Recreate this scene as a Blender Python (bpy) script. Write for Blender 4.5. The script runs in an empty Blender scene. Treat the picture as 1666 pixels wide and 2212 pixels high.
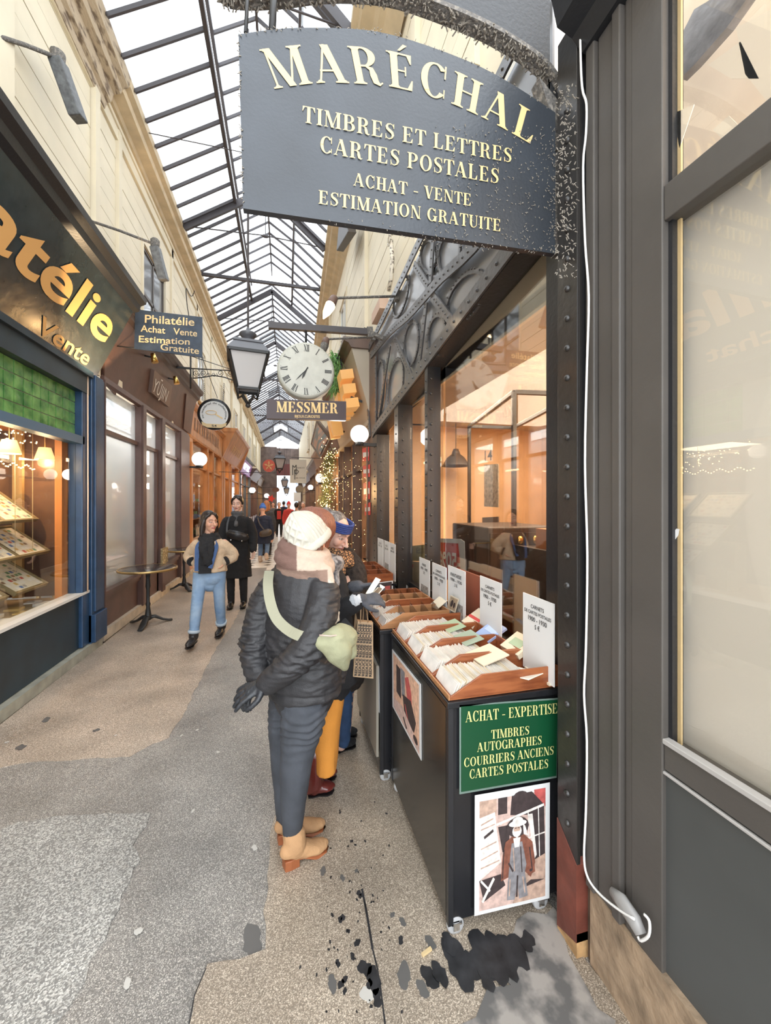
import bpy, math, random
import numpy as np
from mathutils import Vector, Matrix, noise
random.seed(7)
SC = bpy.context.scene
COL = SC.collection
# ---------------------------------------------------------------- camera
TH = math.atan2(216, 850)
S_, C_ = math.sin(TH), math.cos(TH)
EYE = 1.6
cd = bpy.data.cameras.new('camera'); cam = bpy.data.objects.new('camera', cd); COL.objects.link(cam)
cam.location = (0, 0, EYE); cam.rotation_euler = (math.radians(90), 0, -TH)
cd.sensor_fit = 'VERTICAL'; cd.sensor_height = 36; cd.lens = 850/2212*36
cd.shift_y = -23/2212; cd.clip_start = .05; cd.clip_end = 300
SC.camera = cam
# ---------------------------------------------------------------- sky, exposure
SC.view_settings.view_transform = 'Standard'; SC.view_settings.look = 'None'
SC.view_settings.gamma = 1; SC.view_settings.use_curve_mapping = False
SC.view_settings.exposure = 0.82
w = bpy.data.worlds.new('overcast_sky'); SC.world = w; w.use_nodes = True
bg = w.node_tree.nodes['Background']; bg.inputs[0].default_value = (.90, .95, 1, 1); bg.inputs[1].default_value = 3.0
SC.cycles.max_bounces = 10; SC.cycles.diffuse_bounces = 5; SC.cycles.transparent_max_bounces = 16
SC.cycles.glossy_bounces = 4; SC.cycles.caustics_reflective = False; SC.cycles.caustics_refractive = False
SC.cycles.sample_clamp_indirect = 6
def lamp(name, kind, loc, power, color, size=.1, rot=None, sy=None):
    l = bpy.data.lights.new(name, kind); l.energy = power; l.color = color
    if kind == 'AREA':
        l.size = size
        if sy: l.shape = 'RECTANGLE'; l.size_y = sy
    else: l.shadow_soft_size = size
    o = bpy.data.objects.new(name, l); COL.objects.link(o); o.location = loc
    if rot: o.rotation_euler = rot
    return o
WARM = (1, .62, .30); WARM2 = (1, .72, .42)
# ---------------------------------------------------------------- pixel rays onto real planes
def rdir(px, py):
    t = (px-833)/850; v = (1083-py)/850
    return Vector((S_+t*C_, C_-t*S_, v))
def aX(px, py, X): d = rdir(px, py); k = X/d.x; return Vector((X, d.y*k, EYE+d.z*k))
def aY(px, py, Y): d = rdir(px, py); k = Y/d.y; return Vector((d.x*k, Y, EYE+d.z*k))
def aZ(px, py, Z=0.): d = rdir(px, py); k = (Z-EYE)/d.z; return Vector((d.x*k, d.y*k, Z))
def YX(px, X): return aX(px, 1083, X).y
# ---------------------------------------------------------------- materials
MATS = {}
def mat(name, col, rough=.6, metal=0., var=0., vs=8., bump=0., bs=40., spec=.5, emit=0., ecol=None, col2=None, stretch=None, alpha=None, sheen=0, coat=0, vdet=4, vcon=None):
    if name in MATS: return MATS[name]
    m = bpy.data.materials.new(name); m.use_nodes = True; nt = m.node_tree; N = nt.nodes; L = nt.links
    b = N['Principled BSDF']
    c = tuple(col)+(1,)
    b.inputs['Base Color'].default_value = c; b.inputs['Roughness'].default_value = rough
    b.inputs['Metallic'].default_value = metal; b.inputs['Specular IOR Level'].default_value = spec
    if sheen: b.inputs['Sheen Weight'].default_value = sheen
    if coat: b.inputs['Coat Weight'].default_value = coat; b.inputs['Coat Roughness'].default_value = .1
    if emit:
        b.inputs['Emission Strength'].default_value = emit; b.inputs['Emission Color'].default_value = tuple(ecol or col)+(1,)
    if var or bump or col2:
        tc = N.new('ShaderNodeTexCoord'); mp = N.new('ShaderNodeMapping'); L.new(tc.outputs['Object'], mp.inputs[0])
        if stretch: mp.inputs['Scale'].default_value = stretch
        n = N.new('ShaderNodeTexNoise'); n.inputs['Scale'].default_value = vs; n.inputs['Detail'].default_value = vdet
        L.new(mp.outputs[0], n.inputs['Vector'])
        if var or col2:
            r = N.new('ShaderNodeValToRGB'); e = r.color_ramp.elements
            lo, hi = vcon or (.3, .7)
            e[0].position = lo; e[1].position = hi
            if col2: e[0].color = c; e[1].color = tuple(col2)+(1,)
            else:
                e[0].color = tuple(max(0, x*(1-var)) for x in col)+(1,); e[1].color = tuple(min(1, x*(1+var)) for x in col)+(1,)
            L.new(n.outputs['Fac'], r.inputs[0]); L.new(r.outputs[0], b.inputs['Base Color'])
        if bump:
            n2 = N.new('ShaderNodeTexNoise'); n2.inputs['Scale'].default_value = bs; n2.inputs['Detail'].default_value = 5
            L.new(mp.outputs[0], n2.inputs['Vector'])
            bp = N.new('ShaderNodeBump'); bp.inputs['Strength'].default_value = bump; bp.inputs['Distance'].default_value = .01
            L.new(n2.outputs['Fac'], bp.inputs['Height']); L.new(bp.outputs[0], b.inputs['Normal'])
    MATS[name] = m; return m
def glass(name, tint=(1, 1, 1), refl=.12, rough=.0, haze=None, ht=.0, gz=.6):
    """window glass: clear transmission with a fresnel-like mirror, plus optional haze share for frosting or a painted reflection"""
    if name in MATS: return MATS[name]
    m = bpy.data.materials.new(name); m.use_nodes = True; nt = m.node_tree; N = nt.nodes; L = nt.links; N.clear()
    o = N.new('ShaderNodeOutputMaterial'); t = N.new('ShaderNodeBsdfTransparent'); g = N.new('ShaderNodeBsdfGlossy'); mx = N.new('ShaderNodeMixShader')
    t.inputs[0].default_value = tuple(tint)+(1,); g.inputs['Roughness'].default_value = rough
    lw = N.new('ShaderNodeLayerWeight'); lw.inputs[0].default_value = .45
    ma = N.new('ShaderNodeMath'); ma.operation = 'MULTIPLY_ADD'; ma.inputs[1].default_value = gz; ma.inputs[2].default_value = refl
    L.new(lw.outputs['Fresnel'], ma.inputs[0]); ma.use_clamp = True
    L.new(ma.outputs[0], mx.inputs[0])
    src = t.outputs[0]
    if haze:
        d = N.new('ShaderNodeBsdfTranslucent'); d.inputs[0].default_value = tuple(haze)+(1,)
        d2 = N.new('ShaderNodeBsdfDiffuse'); d2.inputs[0].default_value = tuple(haze)+(1,)
        ms = N.new('ShaderNodeMixShader'); L.new(d.outputs[0], ms.inputs[1]); L.new(d2.outputs[0], ms.inputs[2])
        mh = N.new('ShaderNodeMixShader'); mh.inputs[0].default_value = ht
        L.new(t.outputs[0], mh.inputs[1]); L.new(ms.outputs[0], mh.inputs[2]); src = mh.outputs[0]
    L.new(src, mx.inputs[1]); L.new(g.outputs[0], mx.inputs[2]); L.new(mx.outputs[0], o.inputs[0])
    MATS[name] = m; return m
def vcmat(name, rough=.55, bump=0, bs=60, sss=.0, sheen=0):
    if name in MATS: return MATS[name]
    m = bpy.data.materials.new(name); m.use_nodes = True; N = m.node_tree.nodes; L = m.node_tree.links; b = N['Principled BSDF']
    a = N.new('ShaderNodeVertexColor'); a.layer_name = 'Col'; L.new(a.outputs[0], b.inputs['Base Color'])
    b.inputs['Roughness'].default_value = rough
    if sss: b.inputs['Subsurface Weight'].default_value = sss; b.inputs['Subsurface Radius'].default_value = (.01, .004, .002); b.inputs['Subsurface Scale'].default_value = .5
    if sheen: b.inputs['Sheen Weight'].default_value = sheen
    if bump:
        tc = N.new('ShaderNodeTexCoord'); n2 = N.new('ShaderNodeTexNoise'); n2.inputs['Scale'].default_value = bs
        L.new(tc.outputs['Object'], n2.inputs['Vector']); bp = N.new('ShaderNodeBump'); bp.inputs['Strength'].default_value = bump; bp.inputs['Distance'].default_value = .01
        L.new(n2.outputs['Fac'], bp.inputs['Height']); L.new(bp.outputs[0], b.inputs['Normal'])
    MATS[name] = m; return m
# ---------------------------------------------------------------- objects
def wl(o):
    v = Vector((0, 0, 0))
    while o: v += o.location; o = o.parent
    return v
def tag(o, label=None, cat=None, group=None, kind=None):
    if label: o['label'] = label
    if cat: o['category'] = cat
    if group: o['group'] = group
    if kind: o['kind'] = kind
    return o
def thing(name, label, cat, loc=(0, 0, 0), group=None):
    o = bpy.data.objects.new(name, None); COL.objects.link(o); o.location = loc; o.empty_display_size = .1
    return tag(o, label, cat, group)
def copy_tree(o, parent=None):
    c = o.copy(); COL.objects.link(c); c.parent = parent
    for ch in list(o.children): copy_tree(ch, c)
    return c
def V(*a): return Vector(a)
class MB:
    def __init__(s): s.v = []; s.f = []; s.m = []; s.cm = 0; s.sm = []; s.smooth = False
    def add(s, vs, fs):
        b = len(s.v); s.v += [tuple(x) for x in vs]
        for f in fs: s.f.append([i+b for i in f]); s.m.append(s.cm); s.sm.append(s.smooth)
        return s
    def box(s, x0, x1, y0, y1, z0, z1):
        if x0 > x1: x0, x1 = x1, x0
        if y0 > y1: y0, y1 = y1, y0
        if z0 > z1: z0, z1 = z1, z0
        v = [(x, y, z) for x in (x0, x1) for y in (y0, y1) for z in (z0, z1)]
        return s.add(v, [(0, 1, 3, 2), (4, 6, 7, 5), (0, 4, 5, 1), (2, 3, 7, 6), (0, 2, 6, 4), (1, 5, 7, 3)])
    def hexa(s, a, b):
        """a, b: two quads (4 pts) -> closed solid"""
        return s.add(list(a)+list(b), [(3, 2, 1, 0), (4, 5, 6, 7), (0, 1, 5, 4), (1, 2, 6, 5), (2, 3, 7, 6), (3, 0, 4, 7)])
    def beam(s, p, q, w, h, up=(0, 0, 1)):
        p = Vector(p); q = Vector(q); d = (q-p).normalized(); u = Vector(up)
        sd = d.cross(u)
        if sd.length < 1e-4: sd = d.cross(Vector((1, 0, 0)))
        sd.normalize(); u = sd.cross(d).normalized(); a = sd*w/2; b = u*h/2
        return s.hexa([p-a-b, p+a-b, p+a+b, p-a+b], [q-a-b, q+a-b, q+a+b, q-a+b])
    def prism(s, poly, off):
        """planar 3d polygon extruded by vector off"""
        n = len(poly); off = Vector(off); v = [Vector(p) for p in poly]; v += [p+off for p in v]
        return s.add(v, [list(range(n))[::-1], list(range(n, 2*n))]+[(i, (i+1) % n, n+(i+1) % n, n+i) for i in range(n)])
    def tube(s, pts, r, n=8, caps=True, ref=None):
        pts = [Vector(p) for p in pts]; R = r if isinstance(r, (list, tuple)) else [r]*len(pts); sm = s.smooth; s.smooth = True
        vs = []; u = None
        for i, p in enumerate(pts):
            d = (pts[min(i+1, len(pts)-1)]-pts[max(i-1, 0)]).normalized()
            if u is None:
                a = Vector(ref) if ref else (Vector((0, 0, 1)) if abs(d.z) < .9 else Vector((1, 0, 0)))
                u = (a-d*a.dot(d)).normalized()
            else:
                u = u-d*u.dot(d); u.normalize()
            w_ = d.cross(u); rr = R[i]; ra, rb = rr if isinstance(rr, (tuple, list)) else (rr, rr)
            for k in range(n):
                an = 2*math.pi*k/n; vs.append(p+u*math.cos(an)*ra+w_*math.sin(an)*rb)
        fs = [(i*n+k, i*n+(k+1) % n, (i+1)*n+(k+1) % n, (i+1)*n+k) for i in range(len(pts)-1) for k in range(n)]
        s.add(vs, fs); s.smooth = False
        if caps:
            b = len(s.v)-len(vs); m = len(pts)-1
            s.add([], []); s.f += [[b+k for k in range(n)][::-1], [b+m*n+k for k in range(n)]]; s.m += [s.cm]*2; s.sm += [False]*2
        s.smooth = sm; return s
    def lathe(s, prof, c=(0, 0, 0), n=16, axis='Z', sm=True, M=None):
        c = Vector(c); vs = []
        for r, z in prof:
            for k in range(n):
                a = 2*math.pi*k/n; x, y = r*math.cos(a), r*math.sin(a)
                q = Vector((x, y, z)) if axis == 'Z' else (Vector((x, z, y)) if axis == 'Y' else Vector((z, x, y)))
                if M: q = M @ q
                vs.append(c+q)
        fs = [(i*n+k, i*n+(k+1) % n, (i+1)*n+(k+1) % n, (i+1)*n+k) for i in range(len(prof)-1) for k in range(n)]
        t = s.smooth; s.smooth = sm; s.add(vs, fs); s.smooth = t
        b = len(s.v)-len(vs); m = len(prof)-1
        s.f += [[b+k for k in range(n)][::-1], [b+m*n+k for k in range(n)]]; s.m += [s.cm]*2; s.sm += [False]*2
        return s
    def ball(s, c, r, n=12, m=8):
        rx, ry, rz = r if isinstance(r, (tuple, list)) else (r, r, r); c = Vector(c)
        vs = [c+V(0, 0, -rz)]; 
        for i in range(1, m):
            p = -math.pi/2+math.pi*i/m
            for k in range(n):
                a = 2*math.pi*k/n; vs.append(c+V(rx*math.cos(p)*math.cos(a), ry*math.cos(p)*math.sin(a), rz*math.sin(p)))
        vs.append(c+V(0, 0, rz)); e = len(vs)-1
        fs = [(0, 1+(k+1) % n, 1+k) for k in range(n)]
        fs += [(1+i*n+k, 1+i*n+(k+1) % n, 1+(i+1)*n+(k+1) % n, 1+(i+1)*n+k) for i in range(m-2) for k in range(n)]
        fs += [(1+(m-2)*n+k, 1+(m-2)*n+(k+1) % n, e) for k in range(n)]
        t = s.smooth; s.smooth = True; s.add(vs, fs); s.smooth = t; return s
    def quad(s, a, b, c, d): return s.add([a, b, c, d], [(0, 1, 2, 3)])
    def build(s, name, m, parent=None, label=None, kind=None, bevel=0, fix=True):
        me = bpy.data.meshes.new(name); off = wl(parent)
        me.from_pydata([(a-off.x, b-off.y, c-off.z) for a, b, c in s.v], [], s.f)
        for x in (m if isinstance(m, (list, tuple)) else [m]): me.materials.append(x)
        me.polygons.foreach_set('material_index', s.m); me.polygons.foreach_set('use_smooth', s.sm)
        me.update()
        if fix:
            import bmesh
            bm = bmesh.new(); bm.from_mesh(me); bmesh.ops.recalc_face_normals(bm, faces=bm.faces); bm.to_mesh(me); bm.free()
        o = bpy.data.objects.new(name, me); COL.objects.link(o); o.parent = parent
        if label: o['label'] = label
        if kind: o['kind'] = kind
        if bevel:
            b = o.modifiers.new('edge', 'BEVEL'); b.width = bevel; b.segments = 2; b.limit_method = 'ANGLE'; b.angle_limit = math.radians(40)
        return o
def struct(name, mb, m, bevel=0):
    o = mb.build(name, m, None, bevel=bevel); o['kind'] = 'structure'; return o
def bx(*a): return MB().box(*a)
# ---------------------------------------------------------------- lettering
TK, TN = .175, .05
def _ring(P, cx, cy, rx, ry, th, tn, a0, a1, n=18):
    for i in range(n):
        a = math.radians(a0+(a1-a0)*i/n); b = math.radians(a0+(a1-a0)*(i+1)/n)
        P.append([(cx+rx*math.cos(a), cy+ry*math.sin(a)), (cx+rx*math.cos(b), cy+ry*math.sin(b)),
                  (cx+(rx-th)*math.cos(b), cy+(ry-tn)*math.sin(b)), (cx+(rx-th)*math.cos(a), cy+(ry-tn)*math.sin(a))])
def _stroke(P, pts, ws):
    n = len(pts); L, R = [], []
    for i, (x, y) in enumerate(pts):
        a = pts[max(0, i-1)]; b = pts[min(n-1, i+1)]; dx, dy = b[0]-a[0], b[1]-a[1]; l = math.hypot(dx, dy) or 1
        nx, ny = -dy/l, dx/l; L.append((x+nx*ws[i]/2, y+ny*ws[i]/2)); R.append((x-nx*ws[i]/2, y-ny*ws[i]/2))
    for i in range(n-1): P.append([R[i], R[i+1], L[i+1], L[i]])
def _rect(P, x0, y0, x1, y1): P.append([(x0, y0), (x1, y0), (x1, y1), (x0, y1)])
def _serif(P, x, w, y, up=1, e=.085):
    _rect(P, x-e, y if up > 0 else y-.035, x+w+e, y+.035 if up > 0 else y)
    yy = y+.035*up; P.append([(x-.05, yy), (x+w+.05, yy), (x+w, yy+.045*up), (x, yy+.045*up)])
def _stem(P, x, w=TK, y0=0, y1=1, b=1, t=1, e=.085):
    _rect(P, x, y0, x+w, y1)
    if b: _serif(P, x, w, y0, 1, e)
    if t: _serif(P, x, w, y1, -1, e)
def _diag(P, x0, y0, x1, y1, w): P.append([(x0, y0), (x0+w, y0), (x1+w, y1), (x1, y1)])
def glyph(ch):
    P = []; w = .7
    if ch == 'A':
        _diag(P, .05, 0, .33, 1, TN); _diag(P, .56, 0, .28, 1, TK*1.05); _rect(P, .14, .3, .58, .345); _serif(P, .05, TN, 0); _serif(P, .56, TK, 0); w = .83
    elif ch in 'EÉÈ':
        _stem(P, .09); _rect(P, .2, .955, .62, 1); _rect(P, .2, 0, .64, .045); _rect(P, .2, .49, .48, .53)
        P.append([(.62, 1), (.62, .74), (.59, .74), (.5, .955)]); P.append([(.64, 0), (.66, .28), (.63, .28), (.52, .045)]); _rect(P, .45, .38, .485, .64); w = .74
        if ch == 'É': P.append([(.28, 1.06), (.34, 1.06), (.52, 1.24), (.42, 1.26)])
        if ch == 'È': P.append([(.42, 1.06), (.36, 1.06), (.2, 1.24), (.3, 1.26)])
    elif ch == 'L':
        _stem(P, .09); _rect(P, .2, 0, .62, .045); P.append([(.62, 0), (.65, .3), (.62, .3), (.5, .045)]); w = .71
    elif ch == 'T':
        _stem(P, .27, t=0); _rect(P, .02, .955, .7, 1); P.append([(.02, 1), (0, .7), (.03, .7), (.13, .955)]); P.append([(.7, 1), (.72, .7), (.69, .7), (.59, .955)]); w = .72
    elif ch == 'I': _stem(P, .1); w = .37
    elif ch == 'H': _stem(P, .09); _stem(P, .55); _rect(P, .2, .49, .6, .535); w = .83
    elif ch == 'M':
        _stem(P, .1, TN); _stem(P, .75, TK, t=1); _diag(P, .42, 0, .08, 1, TK); _diag(P, .46, 0, .77, 1, TN); w = 1.03
    elif ch == 'N':
        _stem(P, .1, TN); _stem(P, .68, TN); _diag(P, .56, 0, .08, 1, TK); w = .84
    elif ch == 'V':
        _diag(P, .3, 0, .04, 1, TK*1.05); _diag(P, .36, 0, .62, 1, TN); _serif(P, .04, TK, 1, -1); _serif(P, .62, TN, 1, -1); w = .77
    elif ch == 'X':
        _diag(P, .52, 0, .06, 1, TK*1.1); _diag(P, .1, 0, .62, 1, TN); [_serif(P, *q) for q in ((.06, TK, 1, -1), (.52, TK, 0, 1), (.1, TN, 0, 1), (.6, TN, 1, -1))]; w = .8
    elif ch == 'C':
        _ring(P, .4, .5, .37, .52, TK, TN, 42, 318, 26); _rect(P, .65, .62, .69, 1); _rect(P, .655, .05, .685, .3); w = .78
    elif ch == 'G':
        _ring(P, .4, .5, .37, .52, TK, TN, 42, 325, 26); _rect(P, .65, .62, .69, 1); _rect(P, .58, 0, .58+TK, .42); _serif(P, .58, TK, .42, -1); w = .85
    elif ch == 'O': _ring(P, .41, .5, .39, .52, TK, TN, 0, 360, 32); w = .84
    elif ch == 'D': _stem(P, .09); _ring(P, .33, .5, .42, .5, TK, TN, -90, 90); w = .82
    elif ch == 'P': _stem(P, .09); _rect(P, .2, .955, .38, 1); _rect(P, .2, .44, .38, .485); _ring(P, .36, .72, .32, .28, TK, TN, -90, 90); w = .74
    elif ch == 'R':
        _stem(P, .09); _rect(P, .2, .955, .38, 1); _rect(P, .2, .47, .38, .515); _ring(P, .36, .735, .3, .265, TK, TN, -90, 90)
        _stroke(P, [(.4, .48), (.52, .42), (.56, .25), (.6, .07), (.7, 0), (.78, .06)], [.04, .12, TK, TK*.9, .07, .03]); w = .82
    elif ch == 'B':
        _stem(P, .09); [_rect(P, .2, y, .4, y+.045) for y in (0, .5, .955)]; _ring(P, .38, .755, .28, .245, TK, TN, -90, 90); _ring(P, .38, .27, .33, .275, TK, TN, -90, 90); w = .76
    elif ch == 'S':
        _stroke(P, [(.55, .8), (.5, .92), (.36, .985), (.2, .94), (.13, .8), (.17, .65), (.32, .54), (.46, .43), (.52, .27), (.46, .1), (.3, .015), (.14, .07), (.09, .2)],
                [.03, .04, .05, .09, .15, .17, .19, .18, .15, .1, .05, .04, .03]); _rect(P, .55, .7, .585, 1); _rect(P, .06, 0, .095, .32); w = .64
    elif ch == 'U':
        _stem(P, .09, TK, .3, 1, b=0); _stem(P, .63, TN, .3, 1, b=0); _ring(P, .385, .32, .295, .34, TK, TN, 180, 300); _ring(P, .385, .32, .295, .34, TN, TN, 300, 360); w = .79
    elif ch == 'Y': _stem(P, .28, TK, 0, .45, t=0); _diag(P, .28, .42, .04, 1, TK); _diag(P, .40, .42, .62, 1, TN); _serif(P, .04, TK, 1, -1); _serif(P, .62, TN, 1, -1); w = .76
    elif ch == 'F': _stem(P, .09); _rect(P, .2, .955, .62, 1); _rect(P, .2, .49, .48, .53); P.append([(.62, 1), (.62, .74), (.59, .74), (.5, .955)]); _rect(P, .45, .38, .485, .64); w = .68
    elif ch == 'K': _stem(P, .09); _diag(P, .2, .4, .6, 1, TN); _diag(P, .58, 0, .3, .55, TK); w = .8
    elif ch == '-': _rect(P, .04, .33, .4, .4); w = .45
    elif ch == ' ': w = .34
    return P, w
def text2d(s, font='serif', track=0., bold=0.):
    """-> polys or (verts, faces), width; cap height 1"""
    if font == 'serif':
        x = 0; vs = []; fs = []
        for ch in s:
            P, w = glyph(ch)
            for p in P:
                b = len(vs); vs += [(x+a, c) for a, c in p]; fs.append(list(range(b, b+len(p))))
            x += w+track+.03
        return vs, fs, x
    cu = bpy.data.curves.new('t', 'FONT'); cu.body = s; cu.size = 1; cu.offset = bold; cu.resolution_u = 6; cu.space_character = 1+track
    o = bpy.data.objects.new('t', cu); COL.objects.link(o); dg = bpy.context.evaluated_depsgraph_get()
    me = bpy.data.meshes.new_from_object(o.evaluated_get(dg)); bpy.data.objects.remove(o)
    vs = [(v.co.x, v.co.y) for v in me.vertices]; fs = [list(p.vertices) for p in me.polygons]; bpy.data.meshes.remove(me)
    mx = max(v[0] for v in vs); mn = min(v[0] for v in vs); h = .73
    return [((a-mn)/h, b/h) for a, b in vs], fs, (mx-mn)/h
def letter(mb, s, p0, p1, cap, up, off, font='serif', depth=.002, bold=0., track=0., wobble=None, sh=0.):
    """text from p0 to p1 (world), cap height cap, 'up' vector, off = offset normal vector"""
    p0, p1, up, off = Vector(p0), Vector(p1), Vector(up), Vector(off)
    vs, fs, w = text2d(s, font, track, bold); ex = (p1-p0)/w; up = up.normalized(); n = off.normalized()
    out = [p0+ex*(x+sh*y)+up*(y*cap)+off for x, y in vs]
    if font == 'serif':
        for i, f in enumerate(fs):
            for v in f: out[v] = out[v]+n*(.00006*(i % 13))
    _emit(mb, out, fs, n, depth)
def _emit(mb, out, fs, n, depth):
    k = len(out); F = [list(f) for f in fs]
    mb.add(out, F)
def letter_arc(mb, s, path, cap, off, nrm, font='serif', bold=0., track=0.):
    """text bent along a 3d polyline path; up = nrm x tangent"""
    path = [Vector(p) for p in path]; L = [0]
    for a, b in zip(path, path[1:]): L.append(L[-1]+(b-a).length)
    vs, fs, w = text2d(s, font, track, bold); T = L[-1]; nrm = Vector(nrm); off = Vector(off); out = []
    def at(u):
        u = max(0, min(T, u)); i = 0
        while i < len(L)-2 and u > L[i+1]: i += 1
        f = (u-L[i])/(L[i+1]-L[i]); return path[i].lerp(path[i+1], f)
    for x, y in vs:
        u = x/w*T; p = at(u); d = (at(u+T*.04)-at(u-T*.04)).normalized(); up = nrm.cross(d).normalized()
        out.append(p+up*y*cap+off)
    if font == 'serif':
        for i, f in enumerate(fs):
            for v in f: out[v] = out[v]+nrm*(.00006*(i % 13))
    _emit(mb, out, fs, nrm, 0)
def smooth_path(pts, k=6):
    P = [Vector(p) for p in pts]; out = []
    for i in range(len(P)-1):
        a = P[max(0, i-1)]; b = P[i]; c = P[i+1]; d = P[min(len(P)-1, i+2)]
        for j in range(k):
            t = j/k; out.append(.5*((2*b)+(c-a)*t+(2*a-5*b+4*c-d)*t*t+(3*b-a-3*c+d)*t**3))
    out.append(P[-1]); return out
# ================================================================ MATERIALS
def terrazzo(name, base, speck, scale=110, thr=.25, rough=.32, dark=None):
    m = bpy.data.materials.new(name); m.use_nodes = True; N = m.node_tree.nodes; L = m.node_tree.links; b = N['Principled BSDF']
    tc = N.new('ShaderNodeTexCoord'); v = N.new('ShaderNodeTexVoronoi'); v.inputs['Scale'].default_value = scale; L.new(tc.outputs['Object'], v.inputs['Vector'])
    sp = N.new('ShaderNodeSeparateColor'); L.new(v.outputs['Color'], sp.inputs[0])
    r = N.new('ShaderNodeValToRGB'); e = r.color_ramp.elements; r.color_ramp.interpolation = 'LINEAR'
    e[0].position = .35; e[0].color = tuple(x*.62 for x in (dark or base))+(1,); e[1].position = .97; e[1].color = tuple(speck)+(1,)
    k = e.new(.6); k.color = tuple(base)+(1,); k2 = e.new(1-thr*.5); k2.color = tuple(base[i]*.55+speck[i]*.45 for i in range(3))+(1,)
    L.new(sp.outputs[0], r.inputs[0])
    n = N.new('ShaderNodeTexNoise'); n.inputs['Scale'].default_value = 2.3; n.inputs['Detail'].default_value = 6; L.new(tc.outputs['Object'], n.inputs['Vector'])
    mr = N.new('ShaderNodeMapRange'); mr.inputs[3].default_value = .72; mr.inputs[4].default_value = 1.18; mr.inputs[1].default_value = .3; mr.inputs[2].default_value = .7; L.new(n.outputs['Fac'], mr.inputs[0])
    mx = N.new('ShaderNodeVectorMath'); mx.operation = 'SCALE'; L.new(r.outputs[0], mx.inputs[0]); L.new(mr.outputs[0], mx.inputs['Scale']); L.new(mx.outputs[0], b.inputs['Base Color'])
    r2 = N.new('ShaderNodeMapRange'); r2.inputs[3].default_value = rough-.1; r2.inputs[4].default_value = rough+.18; L.new(n.outputs['Fac'], r2.inputs[0]); L.new(r2.outputs[0], b.inputs['Roughness'])
    bp = N.new('ShaderNodeBump'); bp.inputs['Strength'].default_value = .25; bp.inputs['Distance'].default_value = .003; L.new(v.outputs['Distance'], bp.inputs['Height']); L.new(bp.outputs[0], b.inputs['Normal'])
    return m
M_floor = terrazzo('grey_terrazzo', (.25, .235, .215), (.60, .56, .50), 370)
M_beige = terrazzo('beige_terrazzo', (.42, .34, .265), (.72, .63, .53), 330)
M_sand = terrazzo('sand_terrazzo', (.36, .295, .225), (.66, .57, .46), 380, .3)
M_pale = terrazzo('pale_grey_mortar', (.36, .35, .32), (.56, .54, .50), 210, .4, .5, (.30, .29, .27))
M_tilew = mat('white_marble_tile', (.72, .69, .63), .25, var=.12, vs=6)
M_tileb = mat('black_marble_tile', (.06, .06, .06), .25)
M_stain = mat('black_stain', (.02, .02, .022), .45, var=.6, vs=20)
M_gum = mat('grey_gum_stain', (.11, .105, .1), .5)
M_gumw = mat('white_gum', (.50, .48, .44), .5)
M_cream = mat('cream_paint', (.74, .66, .50), .6, var=.06, vs=2.5, bump=.1, bs=14)
M_cream2 = mat('cream_paint_white', (.86, .83, .75), .6, var=.05, vs=2.5, bump=.1, bs=14)
M_tan = mat('tan_cornice_paint', (.58, .46, .30), .6, var=.14, vs=5, bump=.15, bs=25)
M_worn = mat('flaking_tan_paint', (.50, .40, .28), .7, col2=(.17, .12, .08), vs=7, bump=.7, bs=22, vcon=(.5, .64), stretch=(3, 1, 3))
M_steel = mat('dark_roof_steel', (.05, .042, .045), .5)
M_skyg = glass('roof_glass', (.95, .975, 1), .02, .25, (.85, .92, .97), .30)
M_iron = mat('sky_lightened_iron', (.075, .070, .068), .36, bump=.25, bs=30, coat=.2)  # girder iron: lighter copy of the post iron, skylight painted into the colour
M_ironp = mat('glossy_grey_iron_panel', (.26, .26, .27), .22, bump=.12, bs=9, coat=.4)
M_ironl = mat('brown_black_iron', (.045, .038, .034), .42, bump=.3, bs=45)
M_post = mat('near_black_iron', (.026, .023, .021), .34, bump=.2, bs=35, coat=.15)
M_dust = mat('dusty_iron', (.13, .12, .11), .8, col2=(.30, .27, .23), vs=60, bump=1, bs=70, vcon=(.5, .7))
M_blackp = mat('black_paint', (.018, .018, .02), .35, bump=.1, bs=60)
M_blk = mat('matt_black_metal', (.02, .02, .02), .5)
M_gold = mat('gold_paint', (.78, .55, .24), .45)
M_palegold = mat('pale_gold_paint', (.66, .50, .27), .5)
M_brass = mat('brass', (.75, .5, .15), .25, metal=1)
M_white = mat('white_enamel', (.66, .66, .64), .35)
M_shop = glass('shop_window_glass', (.97, .98, .97), .05, .0, gz=.2)
# ================================================================ SETTING
def prof_y(mb, prof, y0, y1, f=None, n=1):
    """profile of (x,z) extruded along the passage"""
    for i in range(n):
        a = y0+(y1-y0)*i/n; b = y0+(y1-y0)*(i+1)/n; fa = f(a) if f else 0; fb = f(b) if f else 0; k = len(prof)
        vs = [(x+fa, a, z) for x, z in prof]+[(x+fb, b, z) for x, z in prof]
        mb.add(vs, [list(range(k)), list(range(k, 2*k))]+[(j, (j+1) % k, k+(j+1) % k, k+j) for j in range(k)])
    return mb
fl = struct('floor', bx(-2.6, 1.9, -4, 45, -.1, 0), M_floor)
def outline(pts, jit=.012, k=4, z=0.):
    P = [aZ(x, y) if not isinstance(x, Vector) else x for x, y in pts]; Q = []
    n = len(P)
    for i in range(n):
        a, b = P[i], P[(i+1) % n]; m = max(1, min(14, int((b-a).length/.05)))
        for j in range(m):
            q = a.lerp(b, j/m); q = q+V(random.uniform(-jit, jit), random.uniform(-jit, jit), 0); q.z = z; Q.append(q)
    return Q
def patch(name, pts, m, h=.004, jit=.012, label=None):
    return MB().prism(outline(pts, jit), (0, 0, h)).build(name, m, fl, label)
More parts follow.
